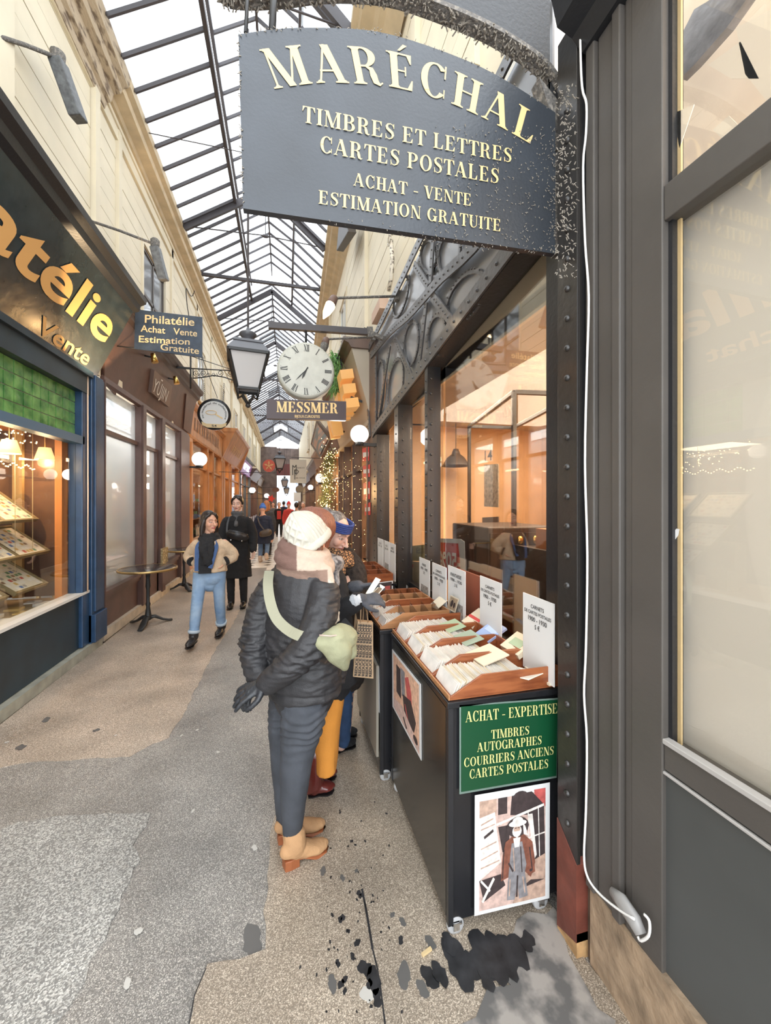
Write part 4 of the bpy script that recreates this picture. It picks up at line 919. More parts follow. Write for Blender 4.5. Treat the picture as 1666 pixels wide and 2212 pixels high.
for i, (px, py) in enumerate([(1018, 1197), (1036, 1197)]):
    d = bx(1.36+.275*i, 1.62+.275*i, 2.43, 2.45, .2, 1.38).build('door', M_dkw, CB); c = V(1.58+.12*i, 2.42, 1.33); MB().ball(c, (.022, .018, .03), 10, 8).build('knob', M_brass, d)
VT = thing('display_cabinet', 'tall dark framed glass display cabinet inside the postcard shop', 'cabinet', (1.7, 3.2, 0))
for x, y in ((1.62, 2.56), (1.9, 3.85), (2.1, 2.5), (2.4, 3.8)): bx(x-.014, x+.014, y-.014, y+.014, .05, 2.4).build('post', M_blackp, VT)
MB().beam((1.62, 2.56, 2.4), (1.9, 3.85, 2.4), .03, .03).beam((2.1, 2.5, 2.4), (2.4, 3.8, 2.4), .03, .03).beam((1.62, 2.56, 2.4), (2.1, 2.5, 2.4), .03, .03).beam((1.9, 3.85, 2.4), (2.4, 3.8, 2.4), .03, .03).build('top_frame', M_blackp, VT)
# things in the shop window
def plate(name, x, pxy, m, th, parent=None): return MB().prism([aX(a, b, x) for a, b in pxy], (th, 0, 0)).build(name, m, parent)
s = thing('sale_sign', 'red -50% sale sign seen from behind through the glass', 'sign', tuple(aX(972, 1205, 1.3)))
plate('board', 1.3, [(942, 1168), (990, 1172), (998, 1258), (942, 1248)], mat('sale_red', (.65, .05, .04), .5), .01, s); plate('backing', 1.295, [(944, 1163), (994, 1164), (1003, 1170), (1006, 1258), (998, 1262), (990, 1174), (944, 1171)], M_white, .004, s)
k = MB(); p0, p1 = aX(996, 1232, 1.296), aX(950, 1222, 1.296); letter(k, '-50%', p0, p1, .13, (0, 0, 1), (-.002, 0, 0), 'sans', bold=.03); k.build('lettering', mat('sale_white', (.9, .8, .75), .5), s, fix=False)
k = MB(); p0, p1 = aX(1048, 996, 1.114), aX(1064, 994, 1.114); letter(k, '14', p0, p1, .063, (0, 0, 1), (-.002, 0, 0), 'sans', bold=.01); o = k.build('house_number', M_blk, None, fix=False); tag(o, 'thin black number 14 fixed inside the postcard shop glass', 'number')
tag(plate('notice', 1.9, [(1046, 1004), (1076, 1002), (1076, 1096), (1046, 1094)], mat('grey_notice', (.35, .30, .24), .6, var=.5, vs=30), .01), 'tall grey printed notice under the number 14', 'notice')
tag(plate('notice', 1.85, [(1042, 1118), (1076, 1116), (1076, 1150), (1042, 1150)], mat('brown_notice', (.15, .11, .09), .6), .01), 'small dark brown notice above the dark cabinet', 'notice')
p = thing('poster', 'olive green poster reading Cartes Postales behind the doorway glass', 'poster', tuple(aX(902, 1195, 1.2)))
plate('sheet', 1.2, [(884, 1180), (921, 1176), (921, 1212), (884, 1212)], mat('olive_paper', (.42, .36, .14), .7), .012, p)
k = MB(); letter(k, 'Cartes', aX(900, 1190, 1.198), aX(918, 1188, 1.198), .032, (0, 0, 1), (-.002, 0, 0), 'sans'); letter(k, 'Postales', aX(900, 1197, 1.198), aX(920, 1195, 1.198), .03, (0, 0, 1), (-.002, 0, 0), 'sans'); k.build('lettering', M_blk, p, fix=False)
p = thing('poster', 'cream box poster with a red splash below the Cartes Postales poster', 'poster', tuple(aX(895, 1240, 1.19)))
plate('sheet', 1.19, [(879, 1212), (906, 1214), (906, 1268), (879, 1268)], mat('buff_paper', (.58, .44, .26), .7), .03, p); plate('splash', 1.188, [(881, 1222), (893, 1219), (891, 1228), (882, 1232)], MATS['sale_red'], .002, p)
t = thing('pendant_lamp', 'dark bell shaped lamp imitating a reflection in the postcard shop glass', 'lamp', tuple(aX(985, 1000, 1.9)))  # solid lamp modelled inside in place of a reflection on the glass
c = aX(985, 1000, 1.9); MB().lathe([(.03, .16), (.045, .12), (.05, .10), (.10, .06), (.15, -.02), (.165, -.04), (.15, -.03), (.04, .09)], c, 20).build('shade', mat('dark_bronze', (.07, .055, .045), .4), t); MB().tube([c+V(0, 0, .16), V(c.x, c.y, 2.5)], .004).build('cord', M_blk, t)
SH = thing('bookshelf', 'dark shelf of old boxes and books at the right inside the postcard shop', 'shelf', (1.7, 1.9, 0))
for z in (.86, 1.08, 1.29): bx(1.55, 2.1, 2.02, 2.5, z-.02, z).build('shelf', M_dkw, SH)
bx(1.53, 1.56, 2.02, 2.5, .05, 1.3).build('side', M_dkw, SH); bx(2.1, 2.13, 2.02, 2.5, .05, 1.3).build('side', M_dkw, SH)
o = MB().box(1.62, 2.0, 2.05, 2.3, 1.29, 1.42).build('wooden_box', mat('orange_box_wood', (.55, .2, .06), .45), None); tag(o, 'orange wooden box on top of the dark shelf inside the shop', 'box')
for i in range(9):
    o = bx(1.6+i*.05, 1.64+i*.05, 2.04, 2.2, 1.08+0, 1.08+.13+.02*(i % 3)).build('book', STC[[3, 0, 6, 3, 5, 0, 3, 6, 3][i]], None); tag(o, 'old book on the middle shelf inside the postcard shop', 'book', 'books on the shop shelf')
for i in range(8):
    o = bx(1.6+i*.055, 1.645+i*.055, 2.04, 2.2, .86, .86+.12+.02*(i % 2)).build('book', STC[[0, 3, 4, 0, 3, 6, 0, 3][i]], None); tag(o, 'old book on the lower shelf inside the postcard shop', 'book', 'books on the lower shop shelf')
# ================================================================ CARTS
M_cart = mat('black_laminate', (.016, .016, .018), .22, var=.3, vs=3); M_cartd = mat('dark_cart_side', (.035, .032, .027), .2, var=.25, vs=2)
M_wheel = mat('grey_rubber', (.45, .45, .45), .5); M_chrome = mat('chrome', (.7, .7, .7), .2, metal=1)
M_tray = mat('mahogany_tray', (.34, .11, .04), .32, col2=(.19, .05, .018), vs=14, stretch=(.6, 4, 4), vcon=(.35, .7))
M_trayl = mat('light_oak_tray', (.42, .20, .085), .4, var=.2, vs=12, stretch=(.6, 4, 4))
M_card = mat('white_sleeved_card', (.78, .74, .68), .25, var=.15, vs=15); M_paper = mat('white_paper', (.72, .72, .71), .55)
ZC = .873
def cart(x0, x1, y0, y1, label, poster=True):
    T = thing('postcard_cart', label, 'cart', ((x0+x1)/2, (y0+y1)/2, 0), None)
    MB().box(x0+.012, x1-.012, y0+.012, y1-.012, .05, ZC-.03).build('body', M_cart, T, bevel=.003)
    bx(x0+.002, x0+.012, y0+.03, y1-.03, .06, ZC-.04).build('side_panel', M_cartd, T); [bx(x0, x0+.02, a, a+.02, .048, ZC-.03).build('corner_strip', M_blackp, T) for a in (y0, y1-.02)]
    bx(x0-.004, x1, y0-.004, y1+.004, ZC-.03, ZC-.006).build('top', M_cart, T, bevel=.003)
    for x in (x0+.035, x1-.09):
        for y in (y0+.02, y1-.045):
            w_ = MB().lathe([(.014, -.011), (.029, -.011), (.033, -.006), (.033, .006), (.029, .011), (.014, .011)], (x, y, .033), 20, 'Y').build('wheel', M_wheel, T)
            MB().box(x-.012, x+.012, y-.016, y-.012, .02, .052).box(x-.012, x+.012, y+.012, y+.016, .02, .052).box(x-.02, x+.02, y-.02, y+.02, .045, .052).build('caster_fork', M_chrome, w_)
    return T
C1 = cart(.575, 1.06, 1.333, 2.13, 'nearest black postcard cart with green sign and old photograph on its end')
C2 = cart(.52, .985, 2.17, 2.82, 'second black postcard cart with a row of trays beside the paper bag')
C3 = cart(.60, .97, 3.40, 4.2, 'farthest black cart with empty orange wooden trays')
# signs on cart 1
YE = 1.329
def ey(px, py, o=0): return aY(px, py, YE-o)
gs = thing('sign_plate', 'green plate sign with yellow lettering on the near cart end', 'sign', tuple(ey(1100, 1600)))
MB().prism([ey(*q) for q in ((993, 1523), (1206, 1508), (1203, 1680), (993, 1716))], (0, .003, 0)).build('plate_edge', mat('grey_green_edge', (.16, .22, .19), .4), gs)
MB().prism([ey(a, b, .003) for a, b in ((997, 1527), (1205, 1512), (1202, 1676), (997, 1711))], (0, .003, 0)).build('plate', mat('bottle_green', (.006, .062, .024), .3), gs)
k = MB()
for s_, a, b, h in [('ACHAT - EXPERTISE', (1006, 1560), (1205, 1540), .039), ('TIMBRES', (1061, 1596), (1144, 1586), .033), ('AUTOGRAPHES', (1031, 1624), (1171, 1607), .033), ('COURRIERS ANCIENS', (1002, 1657), (1197, 1629), .033), ('CARTES POSTALES', (1014, 1682), (1185, 1658), .034)]:
    letter(k, s_, ey(*a, .0045), ey(*b, .0045), h, (0, 0, 1), (0, -.001, 0), bold=0)
k.build('lettering', mat('soft_yellow_letters', (.66, .62, .24), .5), gs, fix=False)
def flat(name, label, quad, f, layers, border=M_paper, cat='print'):
    """printed sheet: quad of 4 pixel corners TL TR BR BL on surface f(px,py,o); layers = (material, [(u,v)..]) in 0..1 from top-left"""
    T = thing(name, label, cat, tuple(f((quad[0][0]+quad[2][0])/2, (quad[0][1]+quad[2][1])/2)))
    q = [f(*p) for p in quad]; n_ = (f(quad[0][0], quad[0][1], .001)-f(*quad[0])).normalized()
    MB().prism([p+n_*.002 for p in q], -n_*.002).build('sheet', border, T)
    def uv(u, v, o): return q[0].lerp(q[1], u).lerp(q[3].lerp(q[2], u), v)+n_*o
    k = MB(); ms = []
    for i, (m, poly) in enumerate(layers):
        if m not in ms: ms.append(m)
        k.cm = ms.index(m); k.add([uv(u, v, .0022+.00012*i) for u, v in poly], [list(range(len(poly)))])
    k.build('picture', ms, T, fix=False, kind='stuff'); return T
def pm(n, c): return mat('print_'+n, c, .6, var=.28, vs=45, vdet=8)
pk, dk, rd, br, gy, wt_, tn, pe_, or_ = pm('pink', (.62, .44, .38)), pm('dark', (.05, .035, .035)), pm('red', (.50, .10, .09)), pm('brown', (.22, .08, .05)), pm('grey', (.24, .23, .24)), pm('white', (.80, .74, .68)), pm('tan', (.50, .34, .26)), pm('peach', (.72, .44, .30)), pm('orange', (.66, .26, .08))
def el(cx, cy, rx, ry, n=14): return [(cx+rx*math.cos(2*math.pi*i/n), cy+ry*math.sin(2*math.pi*i/n)) for i in range(n)]
def ln(a, b, w): dx, dy = b[0]-a[0], b[1]-a[1]; l = math.hypot(dx, dy); nx, ny = -dy/l*w/2, dx/l*w/2; return [(a[0]+nx, a[1]+ny), (b[0]+nx, b[1]+ny), (b[0]-nx, b[1]-ny), (a[0]-nx, a[1]-ny)]
m_ = .06
flat('photo_print', 'old tinted photograph of a bearded man in a hat, on the near cart end', [(1026, 1718), (1188, 1690), (1187, 1940), (1025, 1979)], ey, [
    (pk, [(m_, m_), (1-m_, m_), (1-m_, .97), (m_, .97)]), (tn, [(m_, m_), (.28, m_), (.28, .2), (m_, .3)]), (dk, [(.30, m_), (.42, m_), (.42, .2), (.30, .2)]), (rd, [(.78, .04), (.94, .04), (.94, .2), (.8, .12)]),
    (dk, [(.48, .06), (.75, .05), (.92, .18), (.94, .7), (.78, .7), (.76, .25), (.46, .22)]), (dk, el(.6, .09, .11, .06)), (dk, [(.30, .3), (.46, .3), (.44, .52), (.36, .52)]),
    (wt_, [(m_, .20), (.26, .17), (.28, .30), (.34, .6), (m_, .72)]), (tn, ln((.08, .26), (.24, .22), .012)), (tn, ln((.08, .30), (.26, .27), .01)), (dk, ln((.12, .37), (.24, .32), .025)), (tn, ln((.08, .46), (.28, .42), .01)), (tn, ln((.08, .55), (.3, .5), .01)), (tn, ln((.08, .62), (.32, .58), .01)),
    (wt_, ln((.28, .28), (.92, .18), .022)), (wt_, ln((.7, .22), (.72, .62), .012)), (wt_, ln((.62, .45), (.93, .42), .012)), (wt_, ln((.84, .2), (.86, .62), .012)), (wt_, [(.70, .24), (.76, .24), (.82, .6), (.78, .64)]),
    (wt_, [(.30, .28), (.36, .26), (.34, .29)]), (tn, [(.7, .66), (.94, .6), (.94, .97), (.5, .97)]), (dk, [(.74, .8), (.93, .82), (.6, .86)]), (dk, [(m_, .72), (.34, .7), (.4, .8), (.12, .9)]), (wt_, ln((.1, .9), (.25, .72), .03)), (wt_, ln((.08, .72), (.2, .82), .02)),
    (br, [(.40, .44), (.50, .40), (.64, .40), (.76, .48), (.80, .66), (.74, .78), (.66, .72), (.62, .50), (.50, .50), (.44, .74), (.34, .76), (.36, .55)]), (br, [(.66, .5), (.76, .5), (.8, .74), (.7, .76)]),
    (gy, [(.48, .46), (.62, .46), (.68, .66), (.66, .72), (.44, .72), (.46, .58)]), (wt_, [(.50, .42), (.60, .42), (.58, .5), (.52, .5)]), (gy, [(.44, .72), (.66, .72), (.70, .93), (.58, .94), (.56, .8), (.52, .94), (.42, .93)]), (tn, ln((.50, .5), (.52, .70), .012)), (dk, ln((.60, .5), (.62, .72), .014)), (dk, ln((.44, .62), (.50, .70), .02)), (tn, ln((.46, .76), (.45, .9), .014)), (tn, ln((.63, .76), (.66, .9), .014)), (dk, ln((.38, .5), (.36, .74), .012)), (dk, ln((.72, .52), (.76, .72), .014)), (dk, ln((.56, .74), (.55, .92), .02)),
    (dk, el(.56, .33, .15, .085)), (wt_, el(.55, .365, .062, .05)), (tn, el(.55, .345, .045, .032)), (dk, ln((.52, .338), (.545, .338), .006)), (dk, ln((.56, .338), (.585, .338), .006)), (wt_, [(.5, .365), (.6, .365), (.55, .43)]), (wt_, el(.56, .30, .12, .028)), (wt_, el(.56, .275, .07, .03)), (wt_, [(.63, .31), (.66, .33), (.70, .42), (.64, .4)]), (dk, el(.74, .72, .02, .012))], cat='photograph')
# generic colour-block poster on the long side
def sx(px, py, o=0): q = aX(px, py, .575); return V(.575-o, q.y, q.z)
flat('poster', 'peach and black poster print with a red splash on the near cart side', [(848, 1402), (910, 1478), (911, 1643), (849, 1526)], sx, [
    (pe_, [(.05, .04), (.95, .04), (.95, .96), (.05, .96)]), (dk, [(.18, .16), (.34, .16), (.36, .62), (.18, .62)]), (gy, [(.34, .12), (.5, .12), (.5, .5), (.38, .55)]), (rd, [(.5, .2), (.62, .12), (.72, .3), (.74, .5), (.6, .52)]),
    (dk, [(.42, .5), (.7, .42), (.86, .62), (.8, .8), (.5, .84)]), (rd, ln((.5, .6), (.62, .8), .03)), (pk, [(.05, .8), (.4, .7), (.95, .86), (.95, .96), (.05, .96)]), (dk, el(.84, .86, .07, .05)), (dk, ln((.44, .84), (.56, .93), .05))], cat='poster')
def sx2(px, py, o=0): q = aX(px, py, .52); return V(.52-o, q.y, q.z)
flat('poster', 'dark framed print hanging on the side of the second cart', [(800, 1400), (819, 1440), (820, 1540), (801, 1480)], sx2, [(dk, [(.1, .05), (.9, .05), (.9, .95), (.1, .95)]), (rd, [(.2, .5), (.6, .45), (.7, .8), (.2, .8)])], cat='poster')
def e3(px, py, o=0): return aY(px, py, 3.398-o)
flat('poster', 'dark night scene print with red lights on the farthest cart end', [(789, 1262), (849, 1254), (849, 1290), (789, 1294)], e3, [(dk, [(.04, .06), (.96, .06), (.96, .94), (.04, .94)]), (rd, [(.66, .3), (.9, .28), (.9, .7), (.66, .7)]), (gy, el(.4, .6, .2, .15))], cat='poster')
bx(.502, .516, 2.19, 2.81, .14, .66).build('hanging_panel', mat('beige_grey_panel', (.30, .27, .22), .5), C2)
# trays
def tray(x0, x1, y0, y1, label, m, h=.082, step=.13, low=.012, div=0):
    T = thing('wooden_tray', label, 'tray', ((x0+x1)/2, (y0+y1)/2, ZC-.006), None); z = ZC-.004; t = .007
    bx(x0, x1, y0, y1, z, z+.006).build('bottom', m, T)
    for y in (y0, y1-t):
        MB().prism([V(x0, y, z+.006), V(x1, y, z+.006), V(x1, y, z+h), V(x0+step, y, z+h), V(x0, y, z+low)], (0, t, 0)).build('side', m, T, bevel=.0012)
    bx(x0-.006, x0, y0, y1, z, z+low+.006).build('front', M_trayl, T, bevel=.001); bx(x1-.008, x1, y0+t, y1-t, z+.006, z+h).build('back', m, T)
    for i in range(div):
        x = x0+step+(x1-x0-step)*(i+.2)/div
        MB().prism([V(x, y0+t, z+.006), V(x, y1-t, z+.006), V(x, y1-t, z+h+.03), V(x, y0+t, z+h)], (.0015, 0, 0)).build('divider', mat('clear_plastic', (.75, .75, .75), .1, spec=.8) if 0 else glass('clear_divider', (.93, .94, .95), .15), T)
    return T
ca_ = MB(); 
def card_mesh(w, h, nm):
    k = MB(); k.hexa([V(-.0012, -w/2, 0), V(.0012, -w/2, 0), V(.0012, w/2, 0), V(-.0012, w/2, 0)], [V(-.0012, -w/2, h), V(.0012, -w/2, h), V(.0012, w/2, h), V(-.0012, w/2, h)])
    o = k.build(nm, M_card); me = o.data; bpy.data.objects.remove(o); return me
cm = [card_mesh(.168, .052, 'postcard'), card_mesh(.16, .056, 'postcard'), card_mesh(.168, .059, 'postcard')]; cm[1].materials[0] = mat('cream_card', (.72, .63, .48), .4); cm2 = [card_mesh(.13, .045, 'postcard'), card_mesh(.125, .042, 'postcard')]
rn = random.Random(11)
def cards(x0, x1, yc, n, label, grp, meshes, lean=.42):
    for i in range(n):
        o = bpy.data.objects.new('postcard', rn.choice(meshes) if rn.random() < .35 else meshes[0]); COL.objects.link(o)
        f = i/(n-1); o.location = (x0+(x1-x0)*f, yc+rn.uniform(-.005, .005), ZC+.003); o.rotation_euler = (rn.uniform(-.02, .02), lean+rn.uniform(-.10, .10)-.12*f, rn.uniform(-.03, .03))
        tag(o, label, 'postcard', grp)
ty = [1.340+.197*i for i in range(5)]; nm = ['nearest', 'second nearest', 'third', 'fourth']
for i in range(4):
    tray(.585, 1.045 if i == 0 else 1.0, ty[i], ty[i+1]-.004, '%s mahogany tray full of white cards on the near cart' % nm[i], M_tray if i % 3 == 0 else M_trayl if i == 3 else M_tray)
    cards(.60, .60+[.30, .25, .28, .27][i], (ty[i]+ty[i+1])/2-.002, [52, 46, 50, 48][i], 'white sleeved postcard leaning in the %s tray of the near cart' % nm[i], 'postcards in the %s tray of the near cart' % nm[i], cm)
t2 = [2.185+.158*i for i in range(5)]
for i in range(4):
    tray(.53, .95, t2[i], t2[i+1]-.004, '%s tray of postcards on the second cart' % nm[i], M_tray if i % 2 else M_trayl, div=[4, 0, 3, 3][i])
    cards(.545, .545+[.13, .16, .10, .10][i], (t2[i]+t2[i+1])/2-.002, [20, 24, 16, 16][i], 'white postcard standing in the %s tray of the second cart' % nm[i], 'postcards in the %s tray of the second cart' % nm[i], cm2)
for i in range(3): tray(.62, .94, 3.42+i*.25, 3.42+i*.25+.24, 'empty orange wooden tray %s on the farthest cart' % ['at the near edge', 'in the middle', 'at the far edge'][i], M_tray, step=.09, div=2)
# packs and loose cards lying on the trays
def pack(px, py, z, sx_, sy, sz, rot, m, label, lid=None, cat='booklet', txt=None):
    c = aZ(px, py, z); T = thing('card_pack', label, cat, (0, 0, 0)); T.location = (0, 0, 0)
    MB().box(-sx_/2, sx_/2, -sy/2, sy/2, 0, sz).build('block', m, T, bevel=.001)
    if lid: lm, r = lid; bx(r[0]*sx_, r[1]*sx_, r[2]*sy, r[3]*sy, sz, sz+.0012).build('cover_panel', lm, T)
    if txt:
        k = MB(); letter(k, txt, V(-.035, -.01, sz+.001), V(.035, -.01, sz+.001), .02, (0, 1, 0), (0, 0, .0006), 'serif'); k.build('lettering', M_blk, T, fix=False)
    T.location = c; T.rotation_euler = rot; return T
M_buff = mat('buff_card', (.72, .62, .46), .6); M_bluec = mat('pale_blue_booklet', (.36, .45, .68), .5); M_rib = mat('red_ribbon', (.55, .05, .04), .5); M_gnp = mat('sage_label', (.36, .46, .30), .5)
def rz(a, t): return (t, -.35, a)
pack(1030, 1340, .945, .13, .10, .02, (0.1, -.5, .1), M_buff, 'cream booklet with a red ribbon propped on the fourth tray', (M_rib, (-.12, .02, -.5, .5)))
pack(1062, 1366, .945, .12, .11, .012, (.1, -.5, .05), M_bluec, 'pale blue booklet propped on the third tray', (mat('blue_label', (.52, .60, .80), .5), (-.1, .25, -.35, .35)))
pack(1122, 1398, .94, .11, .12, .025, (.05, -.5, .1), M_buff, 'thick cream booklet with a sage green label', (M_gnp, (-.2, .2, -.3, .3)))
pack(1128, 1455, .915, .13, .10, .004, (0, -.15, -1.2), mat('ivory_card', (.82, .78, .66), .5), 'ivory card reading VIN lying in the nearest tray', None, 'card', 'VIN')
pack(977, 1352, .938, .10, .14, .004, (0, -.25, 0), M_gnp, 'sage green card lying on the cards of the fourth tray', None, 'card')
pack(1012, 1378, .938, .10, .14, .004, (0, -.25, 0), mat('grey_green_card', (.34, .42, .32), .5), 'grey green card lying on the cards of the third tray', None, 'card')
pack(1052, 1415, .94, .13, .14, .006, (0, -.22, .1), M_buff, 'pale buff card lying on the second tray cards', None, 'card')
pack(947, 1303, .955, .09, .11, .004, (0, -.6, .1), M_buff, 'cream card standing among the second cart trays', None, 'card')
flat('photo_card', 'sepia photograph card leaning before the FANTAISIE sign', [(974, 1285), (992, 1294), (984, 1324), (966, 1314)], lambda a, b, o=0: (lambda q: V(.965-o, q.y, q.z))(aX(a, b, .965)), [(pm('sepia', (.4, .3, .2)), [(.08, .08), (.92, .08), (.92, .92), (.08, .92)]), (dk, el(.4, .5, .16, .25)), (dk, el(.7, .55, .12, .2))], mat('sepia_border', (.7, .62, .48), .6), 'photograph')
# white price cards
def pcard(px0, px1, X, zt, zb, lines, label, pic=None):
    y1, y0 = YX(px0, X), YX(px1, X); T = thing('price_card', label, 'sign', (X, (y0+y1)/2, zb))
    bx(X, X+.004, y0, y1, zb, zt).build('card', M_paper, T); bx(X-.006, X+.012, y0+.02, y1-.02, zb-.004, zb+.006).build('stand', M_buff, T); k = MB(); z = zt-.035
    for s_, h, wd, c in lines:
        w_ = (y1-y0)*wd; m = (y0+y1)/2
        if s_: letter(k, s_, V(X-.001, m+w_/2, z-h), V(X-.001, m-w_/2, z-h), h, (0, 0, 1), (-.001, 0, 0), 'sans', bold=.012)
        z -= h+.010
    k.build('lettering', M_blk, T, fix=False)
    if pic: bx(X-.0015, X, y0+(y1-y0)*.12, y0+(y1-y0)*.8, zb+.02, zb+.12).build('picture', mat('grey_picture', (.3, .28, .26), .6, var=.6, vs=50), T)
CN = [('CARNETS', .016, .42, 0), ('DE CARTES POSTALES', .014, .86, 0), ('1900 - 1930', .019, .6, 0), ('5 €', .019, .16, 0)]
pcard(1130, 1197, 1.0-.0, 1.205, .885, CN, 'white CARNETS price card on the nearest tray, the biggest one')
pcard(1037, 1083, 1.005, 1.205, .885, CN, 'white CARNETS price card behind the blue booklet')
pcard(968, 1005, .99, 1.20, .875, [('FANTAISIE', .022, .62, 0), ('1900 - 1930', .018, .66, 0), ('2 €', .018, .16, 0)], 'white FANTAISIE price card behind the sepia photograph', 1)
pcard(934, 964, .97, 1.185, .875, CN, 'white CARNETS price card on the second cart near the middle post')
pcard(906, 928, .97, 1.185, .875, [('PARIS', .018, .36, 0), ('1900 - 1930', .018, .66, 0), ('2 €', .018, .16, 0)], 'white PARIS price card with a grey picture on the second cart', 1)
for i, (a, b) in enumerate([(816, 828), (830, 841), (842, 854)]): pcard(a, b, .96, 1.21, .875, [('NICE' if i else 'LILLE', .02, .4, 0), ('1900 - 1930', .018, .6, 0)], 'white price card on the farthest cart, %s' % ['leftmost', 'middle one with a picture', 'rightmost'][i], i == 1)
for i, (a, b, c) in enumerate([(1000, 1010, .16), (1095, 1100, .2)]): pass
o = MB().box(1.075, 1.085, 1.92, 2.3, .90, 1.17).build('folder', mat('reddish_brown_board', (.22, .06, .035), .4), None); tag(o, 'reddish brown board standing behind the white price cards', 'board')
# ================================================================ near shopfront at right
M_dgrey = mat('dark_taupe_paint', (.085, .076, .068), .45, var=.12, vs=3, bump=.12, bs=40); M_dgrey2 = mat('dark_grey_panel', (.075, .078, .076), .45, var=.15, vs=2)
NS = thing('storefront', 'dark grey wooden shop front at the right edge with papered glass', 'shop front', (1.06, .6, 0))
ya, yb = YX(1365, 1.03), 1.16
for i, (a, b, d) in enumerate([(1270, 1288, .02), (1290, 1322, .006), (1324, 1342, .016), (1345, 1366, 0)]): MB().box(1.02-d+.01, 1.12, YX(b, 1.02), YX(a, 1.02), .27, 3.2).build('pilaster_strip', M_dgrey, NS, bevel=.004)
bx(1.035, 1.11, YX(1366, 1.03), 1.17, .27, 3.2).build('backing', M_dgrey, NS)
yc, yd = YX(1365, 1.03), YX(1432, 1.03)
MB().box(1.028, 1.10, yd, yc, .0, 3.2).build('door_stile', M_dgrey, NS, bevel=.003)
bx(1.02, 1.12, .2, YX(1275, 1.02), 0, .27).build('stone_base', mat('rough_brown_stone', (.32, .23, .15), .85, var=.4, vs=9, bump=.9, bs=22), NS, 'rough chipped brown stone base')
z1, z2, z3, z4 = .84, .92, 2.39, 2.49
[bx(1.034, 1.09, .2, yd, a, b).build('rail', M_dgrey, NS, bevel=.003) for a, b in ((z2-.075, z2), (z3, z4), (.2, .25))]
MB().beam((1.04, .2, z2+.006), (1.04, yd, z2+.006), .025, .014).beam((1.036, .2, z1-.004), (1.036, yd+.012, z1-.004), .01, .008).build('bead', mat('worn_bead', (.42, .40, .38), .4), NS, bevel=.002)
bx(1.042, 1.05, .2, yd, .25, z1).build('lower_panel', M_dgrey2, NS)
for a, b, c in ((z2, z3, 'lower'), (z4, 3.35, 'upper')): bx(1.062, 1.066, .2, yd-.006, a, b).build('window_pane', M_gl3, NS)
MB().box(1.05, 1.09, yd-.012, yd, z2, z3).box(1.05, 1.09, yd-.012, yd, z4, 3.3).build('inner_bead', M_blackp, NS)
MB().box(1.068, 1.075, yd-.022, yd-.012, z2, 3.3).build('window_bead', M_palegold, NS)
tag(bx(1.13, 1.135, -.3, yd+.05, z2-.1, 2.44).build('paper_blind', mat('pale_greige_paper', (.70, .66, .59), .7, var=.04, vs=1)), 'plain greige paper blind filling the lower pane of the right shop front', 'blind')
m_pp = mat('beige_wrapping_paper', (.80, .66, .52), .7, var=.12, vs=3)
tag(bx(1.5, 1.505, -.5, 1.5, 2.2, 4.4).build('paper_blind', m_pp), 'beige paper hung behind the upper pane of the right shop front', 'blind')
for i, (pts, lab) in enumerate([([(1455, 245), (1500, 225), (1468, 320)], 'cream paper corner'), ([(1530, 140), (1600, 90), (1640, 170), (1580, 170)], 'large cream paper sheet'), ([(1590, 60), (1666, 20), (1666, 230), (1610, 160)], 'pale paper sheet at the frame edge'), ([(1540, 280), (1575, 250), (1600, 275), (1560, 300)], 'small cream paper scrap')]):
    P = [aX(x, y, 1.068) for x, y in pts]; o = MB().prism(P, (.002, 0, 0)).build('paper_sheet', mat('cream_paper_sheet', (.80, .70, .58), .6)); tag(o, lab+' behind the upper right window', 'paper', 'papers behind the upper right window')
o = MB().prism([aX(x, y, 1.32) for x, y in [(1450, 120), (1500, 20), (1600, -40), (1640, -40), (1570, 60), (1500, 140), (1470, 170)]], (.03, 0, 0)).build('plastic_wrap', mat('grey_plastic_wrap', (.32, .31, .32), .25, var=.5, vs=8, bump=.8, bs=8)); tag(o, 'grey crumpled plastic wrap behind the upper right window', 'wrap')
lamp('papered_shop_light', 'POINT', (1.25, .45, 3.1), 1.6, WARM2, .12)
tag(MB().prism([aX(x, y, 1.061) for x, y in [(1446, 1160), (1462, 1142), (1468, 1143), (1466, 1156), (1455, 1171)]], (-.001, 0, 0)).build('paper_scrap', M_paper), 'torn white scrap stuck on the right shop window', 'paper scrap')
k = MB(); prof_y(k, [(1.0, 3.16), (.96, 3.2), (.90, 3.22), (.88, 3.3), (.86, 3.34), (1.1, 3.4), (1.1, 3.16)], -.3, 1.16); k.build('cornice', M_blackp, NS)
k = MB(); P = smooth_path([aX(x, y, .98) for x, y in [(1253, -60), (1254, 100), (1258, 190), (1267, 225), (1266, 290), (1260, 360), (1264, 520), (1272, 640), (1268, 800), (1264, 1000), (1269, 1200), (1266, 1400), (1262, 1500), (1268, 1600), (1266, 1750), (1262, 1845), (1268, 1890), (1290, 1925), (1330, 1960), (1370, 1985)]], 4)
k.tube(P, .0038, 6); P = smooth_path([aX(x, y, .99) for x, y in [(1392, 1975), (1403, 1990), (1402, 2020), (1385, 2032), (1378, 2022)]], 4); k.tube(P, .004, 6); tag(k.build('cable', mat('white_cable', (.85, .83, .8), .4)), 'thin white cable running down beside the riveted pillar', 'cable')
k = MB(); q = [aX(x, y, .995) for x, y in [(1322, 1925), (1345, 1950), (1372, 1990), (1385, 2018)]]
k.tube(q, [(.014, .01), (.03, .015), (.026, .018), (.020, .014)], 10); tag(k.build('cable_cover', mat('grey_plastic', (.33, .32, .31), .35)), 'grey plastic cable cover at the base of the dark pilaster', 'cable cover')
